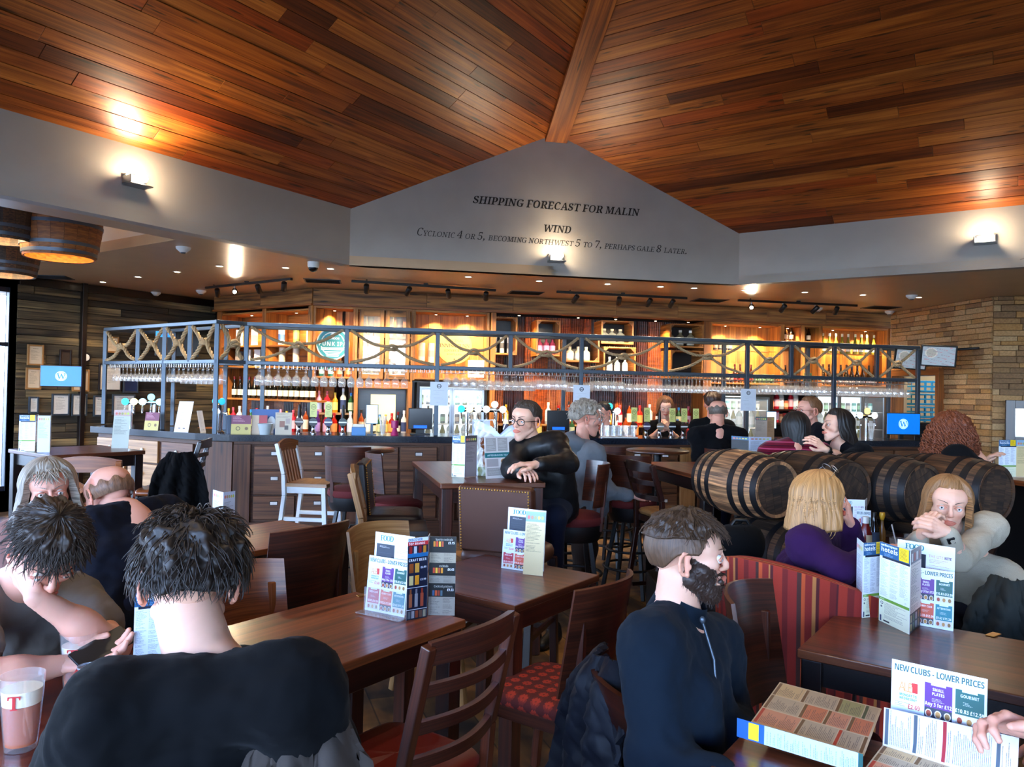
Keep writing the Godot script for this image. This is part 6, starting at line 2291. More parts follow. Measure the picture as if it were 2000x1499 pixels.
func build_counter_items()->void:
	var im:=canvas(128,256,Color(0.80,0.80,0.46))
	disc_px(im,64,84,46,Color(0.32,0.36,0.16),38)
	put_text(im,"REAL",64,82,22,Color(0.25,0.3,0.12),true,"Droid Sans",true)
	put_text(im,"ALES",64,102,20,Color(0.25,0.3,0.12),true,"Droid Sans",true)
	small_print(im,20,150,90,70,14,Color(0.3,0.34,0.15),61)
	M.alecard=print_mat(im)
	var y:=CT
	var cp:=func(s,d):return CB*Vector3(s,y,d)
	var pc:=[[-2.30,Color(0.30,0.17,0.12),false,"brown clip"],[-2.15,Color(0.08,0.09,0.10),true,"black clip"],[-1.99,Color(0.06,0.12,0.30),true,"blue clip"],[-1.835,Color(0.03,0.16,0.13),false,"dark green clip"],[1.53,Color(0.30,0.14,0.10),true,"brown clip beside the tumblers"],[1.69,Color(0.25,0.22,0.32),true,"violet clip"],[1.86,Color(0.50,0.44,0.36),false,"tan clip before the fair-haired bar worker"],[2.01,Color(0.05,0.06,0.08),true,"black clip right of the fair-haired worker"],[2.16,Color(0.20,0.12,0.08),true,"umber clip"],[2.31,Color(0.04,0.04,0.05),true,"black clip beside the bald man"]]
	for q in pc:
		hand_pump("hand pump with a round %s%s"%[q[3]," under a yellow card" if q[2] else ""],q[0],q[1],q[2])
	lens_tap("chrome tap rail with a line of lit round badges, left of centre",cp.call(-0.52,-0.32),CB.basis,[Color(0.15,0.65,0.85),Color(0.95,0.9,0.6),Color(0.85,0.88,0.95),Color(0.95,0.96,0.9),Color(0.9,0.95,1.0),Color(0.85,0.97,0.95)],0.096,4)
	lens_tap("chrome tap rail with lit badges at the right end of the bar",cp.call(4.25,-0.34),CB.basis,[Color(0.2,0.65,0.85),Color(0.95,0.85,0.5),Color(0.9,0.92,0.95),Color(0.75,0.88,0.98),Color(0.95,0.85,0.45),Color(0.95,0.96,0.95)],0.103,4)
	lens_tap("chrome tap rail with lit badges on the far left return",CB*Vector3(-4.32,y,-1.15),CB.basis*Basis(Vector3.UP,0.2),[Color(0.2,0.75,0.9),Color(0.95,0.88,0.6),Color(0.7,0.92,0.98),Color(0.5,0.85,0.95),Color(0.6,0.9,0.95)],0.09,3)
	lens_tap("small chrome tap rail with three lit badges behind the row of glasses",cp.call(1.20,-0.5),CB.basis,[Color(0.92,0.95,0.98),Color(0.2,0.7,0.7),Color(0.92,0.93,0.95)],0.1,1)
	var t:=thing("beer_font","slim chrome beer font with three cyan discs at the left corner of the bar","beer taps",CB*Vector3(-3.12,y,-0.25))
	var m:=MB.new()
	m.lathe([Vector2(0,0),Vector2(0.055,0),Vector2(0.056,0.012),Vector2(0.030,0.03),Vector2(0.036,0.20),Vector2(0.040,0.29),Vector2(0.03,0.31),Vector2(0,0.31)],20)
	m.tube([Vector3(0.02,0.22,0),Vector3(0.09,0.21,0.02),Vector3(0.10,0.17,0.03)],0.010,8)
	part("column",m,M.chrome,t)
	for q in [[-0.035,0.34],[0.035,0.34],[-0.03,0.25]]:
		var b:=MB.new()
		b.ball(Vector3(q[0],q[1],0.03),Vector3(0.036,0.036,0.012),16,10)
		part("badge",b,glow(Color(0.1,0.62,0.78),0.9,Color(0.1,0.6,0.75)),t)
	for q in [[-0.98,"left of the first post notice"],[0.63,"behind the grey-haired person"]]:
		t=thing("till_screen","black till screen with a blue strip along its foot, %s"%q[1],"till",CB*Vector3(q[0],y,-0.36))
		t.basis=CB.basis
		m=bxs([[-0.135,0.135,0.06,0.30,-0.015,0.015]],0.006)
		part("screen",m,M.black,t)
		part("display",bxs([[-0.125,0.125,0.07,0.29,0.015,0.0165]],0.0),mat(Color(0.01,0.015,0.04),0.2),t)
		part("light_strip",bxs([[-0.075,0.075,0.072,0.105,0.0165,0.0175]],0.0),glow(Color(0.05,0.35,0.9),1.2,Color(0.05,0.3,0.8)),t)
		part("stand",bxs([[-0.05,0.05,0.0,0.06,-0.05,0.02],[-0.11,0.11,0.0,0.015,-0.08,0.08]],0.003),M.black,t)
	var wm:=print_mat(art_w(),0.3)
	wm.emission_enabled=true
	wm.emission_texture=wm.albedo_texture
	wm.emission=Color.WHITE
	wm.emission_operator=BaseMaterial3D.EMISSION_OP_MULTIPLY
	wm.emission_energy_multiplier=0.75
	M.wscreen=wm
	t=thing("monitor","monitor showing a white W in a circle on blue, right end of the bar","screen",CB*Vector3(4.99,y,-0.1))
	t.basis=CB.basis*Basis(Vector3.UP,-0.05)
	part("case",bxs([[-0.235,0.235,0.07,0.345,-0.03,0.0]],0.006),M.black,t)
	part("display",card(0.445,0.255,wm),null,t,Vector3(0,0.08,0.003))
	part("stand",bxs([[-0.03,0.03,0.0,0.1,-0.06,-0.03],[-0.12,0.12,0.0,0.012,-0.1,0.06]],0.003),M.black,t)
	var tb:=glow(Color(0.80,0.93,1.0),1.3,Color(0.8,0.9,0.95))
	for q in [[-1.52,"beside the straws, left of the alcove mirror"],[3.27,"right of the third post notice"]]:
		t=thing("tablet","bright white tablet on a stand, %s"%q[1],"screen",CB*Vector3(q[0],y,-0.22))
		t.basis=CB.basis
		part("case",bxs([[-0.068,0.068,0.12,0.335,-0.008,0.0]],0.004),M.frame,t)
		part("display",bxs([[-0.060,0.060,0.128,0.327,0.0,0.0015]],0.0),tb,t)
		part("stand",bxs([[-0.014,0.014,0.0,0.13,-0.016,-0.004],[-0.05,0.05,0.0,0.01,-0.05,0.05]],0.002),M.frame,t)
	var no:=print_mat(art_notice(),0.6)
	for q in [[-0.79,"the post left of centre"],[0.86,"the middle post"],[2.95,"the post right of the bald man"]]:
		t=thing("notice","pale printed notice with a round emblem fixed to %s"%q[1],"notice",CB*Vector3(q[0],1.425,-0.20),0,"")
		t.basis=CB.basis
		part("sheet",card(0.20,0.265,no),null,t)
	standing("counter_notice","pale notice in a holder in front of the centre tap rail","notice",cp.call(-0.42,-0.1),cp.call(-0.22,-0.1),0.19,no,0.1)
	im=canvas(256,256,Color(0.72,0.66,0.36))
	box_px(im,0,0,256,120,Color(0.42,0.16,0.28))
	small_print(im,20,14,200,80,16,Color(0.8,0.6,0.65),71)
	disc_px(im,90,180,28,Color(0.3,0.26,0.16),20)
	disc_px(im,200,180,22,Color(0.45,0.35,0.2))
	var promo:=print_mat(im)
	standing("promo_card","square leaflet, purple above olive yellow, beside the white pot","leaflet",cp.call(-2.98,-0.12),cp.call(-2.78,-0.12),0.20,promo,0.15)
	standing("promo_card","square purple and yellow leaflet on the left return of the bar","leaflet",CB*Vector3(-3.98,y,-0.66),CB*Vector3(-3.82,y,-0.60),0.20,promo,0.15)
	im=canvas(256,128,Color(0.10,0.30,0.55))
	disc_px(im,70,70,34,Color(0.82,0.9,0.95))
	disc_px(im,190,76,40,Color(0.82,0.9,0.95))
	box_px(im,10,86,200,42,Color(0.80,0.84,0.9))
	standing("promo_card","wide blue card with white cloud shapes behind the leaflets","leaflet",cp.call(-2.80,-0.3),cp.call(-2.52,-0.3),0.26,print_mat(im),0.1)
	im=canvas(128,128,Color(0.72,0.62,0.50))
	box_px(im,60,0,68,70,Color(0.62,0.10,0.14))
	standing("promo_card","small tan and red card right of the purple leaflet","leaflet",cp.call(-2.78,-0.16),cp.call(-2.62,-0.16),0.20,print_mat(im),0.1)
	im=canvas(192,256,Color(0.72,0.66,0.56))
	small_print(im,14,14,160,46,10,Color(0.35,0.3,0.25),73)
	box_px(im,50,100,60,70,Color(0.52,0.32,0.22))
	box_px(im,120,70,50,60,Color(0.6,0.54,0.5))
	box_px(im,108,150,44,50,Color(0.25,0.18,0.14))
	standing("promo_card","kraft coloured card with cups printed on it, left of the first pump","leaflet",cp.call(-2.53,-0.1),cp.call(-2.36,-0.1),0.235,print_mat(im),0.05)
	var list:=canvas(192,512,Color(0.84,0.86,0.88))
	for k in 12:
		small_print(list,50,30+k*30,90,6,8,Color(0.2,0.22,0.28),80+k)
	box_px(list,50,440,30,12,Color(0.2,0.12,0.1))
	box_px(list,110,440,30,12,Color(0.2,0.12,0.1))
	var lm:=print_mat(list)
	standing("price_list","tall white price list tilted on the left of the counter","sign",CB*Vector3(-3.60,y,-0.36),CB*Vector3(-3.44,y,-0.29),0.34,lm,0.25)
	standing("price_list","thin card leaning edge-on by the chrome font","sign",CB*Vector3(-3.30,y,-0.22),CB*Vector3(-3.27,y,-0.34),0.24,lm,0.2)
	m=MB.new()
	m.lathe([Vector2(0,0),Vector2(0.038,0),Vector2(0.05,0.19),Vector2(0.052,0.195),Vector2(0.046,0.195),Vector2(0.035,0.01),Vector2(0,0.01)],20)
	single("tall_cup",m,mat(Color(0.30,0.34,0.40),0.4),"tall grey cup beside the chrome font on the counter","cup",cp.call(-3.0,-0.2))
	m=MB.new()
	m.lathe([Vector2(0,0),Vector2(0.055,0),Vector2(0.075,0.10),Vector2(0.078,0.115),Vector2(0.070,0.115),Vector2(0.05,0.01),Vector2(0,0.01)],24)
	single("white_pot",m,mat(Color(0.66,0.70,0.70),0.4),"round white pot on the counter left of the kraft card","pot",cp.call(-2.63,-0.1))
	t=thing("napkin_box","small blue and white box of napkins left of the bright tablet","box",cp.call(-1.66,-0.16))
	t.basis=CB.basis
	part("box",bxs([[-0.075,0.075,0,0.085,-0.05,0.05]]),mat(Color(0.30,0.52,0.72),0.5),t)
	part("napkins",bxs([[-0.065,0.065,0.085,0.12,-0.04,0.04]],0.01),M.paper,t)
	for q in [[-1.40,"beside the pink cup"],[4.62,"at the right end of the bar"]]:
		t=thing("straw_pot","glass of white straws on the counter %s"%q[1],"straws",cp.call(q[0],-0.2))
		m=MB.new()
		m.lathe([Vector2(0,0),Vector2(0.035,0),Vector2(0.038,0.11),Vector2(0.034,0.11),Vector2(0.032,0.008),Vector2(0,0.008)],18)
		part("glass",m,M.glass,t)
		m=MB.new()
		for k in 14:
			var an:=k*2.4
			m.tube([Vector3(cos(an)*0.015,0.01,sin(an)*0.015),Vector3(cos(an)*0.04,0.21,sin(an)*0.04)],0.003,5)
		var stw:=part("straws",m,M.white,t)
		stw.set_meta("kind","stuff")
	m=MB.new()
	m.lathe([Vector2(0,0),Vector2(0.045,0),Vector2(0.03,0.04),Vector2(0.022,0.075),Vector2(0.04,0.08),Vector2(0.042,0.16),Vector2(0,0.16)],18)
	single("pink_cup",m,mat(Color(0.62,0.12,0.36),0.4),"pink-footed cup on the counter in front of the alcove","cup",cp.call(-1.27,-0.2))
	t=thing("glass_tray","flat white tray under the tumblers on the counter","tray",cp.call(1.31,-0.16))
	t.basis=CB.basis
	part("tray",bxs([[-0.19,0.19,0,0.012,-0.12,0.12]],0.004),M.paper,t)
	var tum:=MB.new()
	tum.lathe([Vector2(0,0),Vector2(0.030,0),Vector2(0.036,0.10),Vector2(0.0365,0.125),Vector2(0.0345,0.125),Vector2(0.028,0.006),Vector2(0,0.006)],18)
	var tm:=tum.mesh()
	for k in 10:
		single("tumbler",tm,M.glass,"clear tumbler on the white tray, %s in the %s row"%[ordinal(k%5),"front" if k<5 else "back"],"glass",CB*Vector3(1.15+(k%5)*0.08,y+0.013,-0.11-0.08*(k/5)),0,"tumblers on the tray")
	t=thing("folded_menu","open brown-grey menu standing on the counter right of the bald man","menu",cp.call(3.08,-0.1))
	var mm:=print_mat(art_list(Color(0.62,0.54,0.46),Color(0.25,0.30,0.28),91))
	edge_panel(t,"panel",cp.call(2.97,-0.06),cp.call(3.10,-0.02),0.27,mm)
	edge_panel(t,"panel",cp.call(3.10,-0.02),cp.call(3.24,-0.10),0.27,print_mat(art_list(Color(0.74,0.62,0.48),Color(0.72,0.60,0.46),92)))
	t=thing("crate_stack","stack of black crates at the right end of the bar behind the monitor","crates",CB*Vector3(5.45,0,-0.35))
	t.basis=CB.basis
	for k in 4:
		m=bxs([[-0.22,0.22,k*0.33,k*0.33+0.32,-0.15,0.15]],0.01)
		for r in 4:
			m.box(Vector3(0,k*0.33+0.06+r*0.07,0.155),Vector3(0.38,0.02,0.012),Basis(),0.003)
		part("crate",m,M.black,t)
func framed(label:String,a0:float,y1:float,a1:float,y0:float,frame:Material,pic:Material,k:int)->void:
	var w:=absf(a0-a1)
	var h:=y1-y0
	var t:=thing("picture_frame",label,"picture",plan((a0+a1)/2,-4.315,y0),0,"frames on the board wall")
	t.basis=Basis(-E1,Vector3.UP,E2)
	var f:=MB.new()
	var b:=0.022
	for s in [-1,1]:
		f.box(Vector3(s*(w/2-b/2),h/2,0),Vector3(b,h,0.025),Basis(),0.003)
		f.box(Vector3(0,h/2+s*(h/2-b/2),0),Vector3(w-2*b,b,0.025),Basis(),0.003)
	part("frame",f,frame,t)
	part("print",card(w-2*b,h-2*b,pic),null,t,Vector3(0,b,0.002))
func build_left_wall_items()->void:
	rng.seed=1111
	var doc:=func(sd,c):
		var im:=canvas(160,220,c)
		put_text(im,"NOTICE",80,34,16,c.darkened(0.6),true,"Droid Serif",true,70)
		small_print(im,24,50,112,120,9,c.darkened(0.42),sd)
		return print_mat(im,0.6)
	var cr:=Color(0.80,0.72,0.60)
	var ls:=["cream framed document high beside the window post","cream framed document below the first, left of the blue screen","plain dark square plaque above the blue screen","","tall cream framed sheet half behind the blue screen","large dark-framed picture with a pale mount near the gantry","blue printed panel beside the dark-framed picture","narrow pale framed sheet low beside the window post","white framed sheet with a small emblem, below the blue screen","white framed sheet in two halves, right of the emblem one","white framed sheet seen past the end post of the gantry","wide framed sheet with a brown photograph, behind the gantry post","framed cream sheet high behind the end of the gantry"]
	var q:=[[4.39,2.06,4.20,1.80],[4.40,1.77,4.22,1.50],[4.01,2.02,3.86,1.81],[],[3.85,1.77,3.63,1.48],[3.51,1.86,3.2,1.49],[3.18,1.68,2.96,1.47],[4.36,1.41,4.24,1.2],[4.09,1.45,3.87,1.17],[3.85,1.45,3.65,1.16],[3.57,1.43,3.4,1.15],[3.32,1.45,3.0,1.17],[3.45,2.23,3.25,2.01]]
	for i in q.size():
		if q[i].size():
			var c:=cr if i in [0,1,4,12] else Color(0.82,0.80,0.76)
			if i==2:
				c=Color(0.18,0.12,0.08)
			if i==6:
				c=Color(0.10,0.17,0.32)
			framed(ls[i],q[i][0],q[i][1],q[i][2],q[i][3],M.light if i in [0,1,4,12] else (M.dark_c if i in [2,5] else M.frame),doc.call(200+i,c),i)
	var m:=MB.new()
	m.lathe([Vector2(0,0),Vector2(0.07,0),Vector2(0.07,0.012),Vector2(0,0.014)],24,Transform3D(Basis(Vector3.RIGHT,PI/2)))
	var t:=thing("round_plaque","small round black and white plaque right of the blue screen","plaque",plan(3.69,-4.31,1.93))
	t.basis=Basis(-E1,Vector3.UP,E2)
	part("disc",m,M.black,t)
	m=MB.new()
	m.lathe([Vector2(0,0.013),Vector2(0.045,0.013),Vector2(0.045,0.017),Vector2(0,0.018)],20,Transform3D(Basis(Vector3.RIGHT,PI/2)))
	part("emblem",m,M.white,t)
	var tv:=thing("wall_screen","flat screen on the board wall showing a white W in a circle on bright blue","screen",Vector3(-4.879,1.664,-8.200))
	tv.basis=Basis(Vector3.UP,0.32)
	part("case",bxs([[-0.20,0.20,-0.115,0.115,-0.03,0.0]],0.005),M.black,tv)
	part("display",card(0.385,0.215,M.wscreen),null,tv,Vector3(0,-0.1075,0.002))
	m=MB.new()
	m.tube([Vector3(0,0,-0.03),Vector3(0,0.03,-0.3),Vector3(0.05,0.05,-0.5)],0.015,8)
	part("bracket",m,M.black,tv)
	var tv2:=thing("wall_screen","dark screen with a bright blue corner seen through the left gantry","screen",Vector3(-4.254,2.115,-9.600))
	tv2.basis=Basis(Vector3.UP,0.3)
	part("case",bxs([[-0.26,0.26,-0.16,0.16,-0.03,0.0]],0.005),M.black,tv2)
	part("display",bxs([[-0.25,-0.02,0.08,0.15,0.0,0.002]],0.0),glow(Color(0.1,0.5,0.9),1.2,Color(0.1,0.4,0.8)),tv2)
	var cs:=[[Vector3(-4.149,2.816,-6.900),0.345,"large barrel lamp glowing yellow in the soffit recess"],[Vector3(-4.486,2.905,-6.600),0.30,"barrel lamp cut by the left edge, partly behind the large one"],[Vector3(-5.193,2.758,-7.700),0.33,"dark barrel lamp hanging lowest at the left edge"],[Vector3(-4.246,3.190,-8.000),0.30,"small dark barrel lamp tucked behind the bulkhead"]]
	for i in 4:
		var p:Vector3=cs[i][0]
		var r:float=cs[i][1]
		var bt:=thing("barrel_lamp",cs[i][2],"lamp",p,0,"barrel lamps in the recess")
		for k in 20:
			var s:=MB.new()
			s.sheet(2,5,func(u,v):
				var an:float=TAU*(k+0.01+0.98*u)/20
				var rad:float=r*(0.84+0.16*sin(v*PI*0.5))
				return Vector3(sin(an)*rad,-0.09+v*0.36,cos(an)*rad),0.018)
			part("stave",s,M.barrel[k%3] if i!=0 else M.oak_b,bt)
		for hgt in [-0.05,0.02,0.2]:
			var hb:=MB.new()
			var rad:=r*(0.84+0.16*sin((hgt+0.09)/0.36*PI*0.5))
			hb.lathe([Vector2(rad,hgt-0.015),Vector2(rad+0.004,hgt-0.015),Vector2(rad+0.006,hgt+0.015),Vector2(rad,hgt+0.015)],36)
			part("hoop",hb,mat(Color(0.3,0.33,0.38),0.4,0.5),bt)
		var lp:=MB.new()
		lp.lathe([Vector2(r*0.55,0.02),Vector2(0,0.02)],24)
		part("lamp",lp,M.lampwarm if i==0 else M.lampwhite,bt)
		m=MB.new()
		m.tube([Vector3(0,0.02,0),Vector3(0,SOFFIT+0.45-p.y,0)],0.02,8)
		part("rod",m,M.black,bt)
		omni(p+Vector3.UP*0.0,Color(1,0.78,0.4),0.35,0.08)
	for v in [[0.47,0.48,"above the middle of the bar"],[-1.28,2.33,"above the right of the bar"],[-3.04,4.2,"at the right end near the stone wall"],[2.45,-1.18,"above the left corner of the bar"],[4.25,-4.07,"at the far left by the window"]]:
		t=thing("ceiling_vent","dark slotted air vent in the soffit %s"%v[2],"vent",plan(v[0],v[1],SOFFIT),0,"vents in the soffit")
		t.basis=CB.basis
		part("frame",bxs([[-0.22,0.22,-0.008,0.0,-0.16,-0.14],[-0.22,0.22,-0.008,0.0,0.14,0.16],[-0.22,-0.2,-0.008,0.0,-0.14,0.14],[0.2,0.22,-0.008,0.0,-0.14,0.14]]),M.frame,t)
		part("backing",bxs([[-0.2,0.2,-0.002,0.0,-0.14,0.14]]),M.black,t)
		for k in 7:
			m=MB.new()
			m.box(Vector3(0,-0.006,-0.12+k*0.04),Vector3(0.4,0.004,0.02),Basis(Vector3.RIGHT,0.5))
			part("slat",m,M.black,t)
	for v in [[4.61,-0.68,"by the lamp recess"],[2.75,-4.3,"near the board wall"],[2.57,-3.49,"left of the bar"],[-1.8,4.73,"towards the stone wall"],[-3.57,4.24,"in the corner above the stone wall"],[-2.77,3.41,"over the right of the back bar"]]:
		t=thing("smoke_detector","white round detector on the soffit %s"%v[2],"detector",plan(v[0],v[1],SOFFIT),0,"detectors on the soffit")
		m=MB.new()
		m.lathe([Vector2(0,-0.05),Vector2(0.03,-0.05),Vector2(0.045,-0.035),Vector2(0.065,-0.018),Vector2(0.068,0.0)],24)
		part("body",m,M.white,t)
		m=MB.new()
		m.lathe([Vector2(0,-0.062),Vector2(0.02,-0.06),Vector2(0.026,-0.05)],16)
		part("sensor",m,M.frame,t)
	t=thing("dome_camera","white dome camera with a black globe under the left bulkhead","camera",plan(3.45,-0.2,SOFFIT))
	m=MB.new()
	m.lathe([Vector2(0.05,-0.06),Vector2(0.058,-0.05),Vector2(0.06,0.0)],24)
	part("mount",m,M.white,t)
	m=MB.new()
	m.ball(Vector3(0,-0.06,0),Vector3(0.05,0.045,0.05),20,12)
	part("globe",m,mat(Color(0.02,0.02,0.03),0.08),t)
func build_right_items()->void:
	var im:=canvas(256,180,Color(0.60,0.64,0.66))
	disc_px(im,70,60,50,Color(0.75,0.74,0.70))
	disc_px(im,70,60,40,Color(0.62,0.60,0.55))
	for k in 60:
		box_px(im,(k*37)%250,(k*61)%170,8+k%14,3+k%6,Color(0.45+0.005*k,0.48,0.5))
	var cctv:=print_mat(im,0.3)
	cctv.emission_enabled=true
	cctv.emission_texture=cctv.albedo_texture
	cctv.emission=Color.WHITE
	cctv.emission_operator=BaseMaterial3D.EMISSION_OP_MULTIPLY
	cctv.emission_energy_multiplier=0.35
	for q in [[Vector3(5.101,2.120,-9.700),"left of the pair, seen through the gantry",0.1],[Vector3(5.342,2.155,-9.500),"right of the pair, showing grey camera views",-0.2]]:
		var t:=thing("wall_monitor","tilted black monitor on the stone wall, %s"%q[1],"screen",q[0])
		t.basis=Basis(Vector3.UP,-0.25+q[2])*Basis(Vector3.BACK,-0.06)*Basis(Vector3.RIGHT,0.25)
		part("case",bxs([[-0.20,0.20,-0.135,0.135,-0.035,0.0]],0.005),M.black,t)
		part("display",card(0.36,0.235,cctv),null,t,Vector3(0,-0.1175,0.002))
		var m:=MB.new()
		m.tube([Vector3(0,0,-0.03),Vector3(0.15,0.05,-0.2),Vector3(0.45,0.08,-0.25)],0.016,8)
		part("bracket",m,M.black,t)
	var bl:=mat(Color(0.10,0.50,0.66),0.45)
	for k in 4:
		var t:=thing("blue_crate","blue plastic glass crate in the hatch, %s of the stack"%["bottom","second","third","topmost"][k],"crate",Vector3(6.164,1.172,-11.300)+Vector3(0.0,-0.03+k*0.19,0),0.0,"blue crates in the hatch")
		var m:=MB.new()
		for s in [-1,1]:
			for r in 3:
				m.box(Vector3(0,0.02+r*0.07,s*0.2),Vector3(0.44,0.022,0.014),Basis(),0.003)
				m.box(Vector3(s*0.22,0.02+r*0.07,0),Vector3(0.014,0.022,0.4),Basis(),0.003)
			for c in 5:
				m.box(Vector3(-0.2+c*0.1,0.09,s*0.2),Vector3(0.014,0.17,0.012),Basis(),0.002)
		m.box(Vector3(0,0.008,0),Vector3(0.44,0.012,0.4))
		part("lattice",m,bl,t)
	var hl:=AreaLight3D.new()
	hl.name="hatch_light"
	hl.area_size=Vector2(0.8,0.8)
	hl.light_color=Color(0.88,0.96,1.0)
	hl.light_energy=4.0
	hl.shadow_enabled=true
	add_child(hl,true)
	hl.look_at_from_position(Vector3(6.6,2.75,-10.9),Vector3(6.6,0,-10.9),Vector3.BACK)
	var lp:=MB.new()
	lp.box(Vector3(6.6,2.78,-10.9),Vector3(0.8,0.03,0.8))
	single("ceiling_lamp",lp,glow(Color(0.88,0.96,1.0),3.0),"flat light panel on the ceiling beyond the hatch","lamp")
	var mr:=thing("framed_mirror","dark-framed mirror cut by the right edge on the stone wall","mirror",Vector3(5.98,1.10,-9.27))
	var dd:=Vector3(0.942,0,0.336)
	mr.basis=Basis(dd,Vector3.UP,dd.cross(Vector3.UP))
	part("frame",bxs([[0.04,0.14,0,0.52,0.03,0.075],[0.62,0.72,0,0.52,0.03,0.075],[0.14,0.62,0.42,0.52,0.03,0.075],[0.14,0.62,0,0.08,0.03,0.075]]),M.dark_b,mr)
	part("glass",bxs([[0.14,0.62,0.08,0.42,0.03,0.045]],0.0),mat(Color(0.8,0.82,0.84),0.05,1.0),mr)
func pint(label:String,p:Vector3,fill:float,froth:float,s:=1.0)->void:
	var t:=thing("pint_glass",label,"glass",p)
	var R:=func(v):return lerpf(0.029,0.042,pow(v,0.8))*s
	var h:=0.152*s
	var m:=MB.new()
	var pr:=[Vector2(0,0)]
	for k in 9:
		pr.append(Vector2(R.call(k/8.0),h*k/8.0))
	for k in 9:
		pr.append(Vector2(R.call(1.0-k/8.0)- 0.0022,maxf(h*(1.0-k/8.0),0.012)))
	pr.append(Vector2(0,0.012))
	m.lathe(pr,28)
	part("glass",m,M.glass,t)
	var b:=MB.new()
	b.lathe([Vector2(0,0.0125),Vector2(R.call(0.08)- 0.0026,0.0125),Vector2(R.call(fill*0.5)- 0.0026,h*fill*0.5),Vector2(R.call(fill)- 0.0026,h*fill),Vector2(0,h*fill)],28)
	var beer:=mat(Color(0.80,0.42,0.10,0.35),0.05)
	beer.refraction_enabled=true
	beer.refraction_scale=0.033
	var be:=mat(Color(0.62,0.27,0.055),0.12)
	part("beer",b,be,t)
	var f:=MB.new()
	f.lathe([Vector2(0,h*fill+0.0003),Vector2(R.call(fill)- 0.0026,h*fill+0.0003),Vector2(R.call(fill+froth)- 0.0026,h*(fill+froth)),Vector2(0,h*(fill+froth)+0.002)],28)
	part("froth",f,mat(Color(0.90,0.86,0.76),0.8),t)
	var tm:=TextMesh.new()
	tm.text="T"
	var ff:=SystemFont.new()
	ff.font_names=PackedStringArray(["Droid Serif"])
	ff.font_weight=700
	tm.font=ff
	tm.font_size=40
	tm.pixel_size=0.00095*s
	tm.depth=0.0006
	var d:=(Vector3(0,p.y,0)- p).normalized()
	d=d.rotated(Vector3.UP,-0.35)
	part("printed_letter",tm,mat(Color(0.70,0.05,0.07),0.5),t,Vector3(0,h*0.70,0)+d*(R.call(0.72)+0.0012),Basis(Vector3.UP.cross(d),Vector3.UP,d))
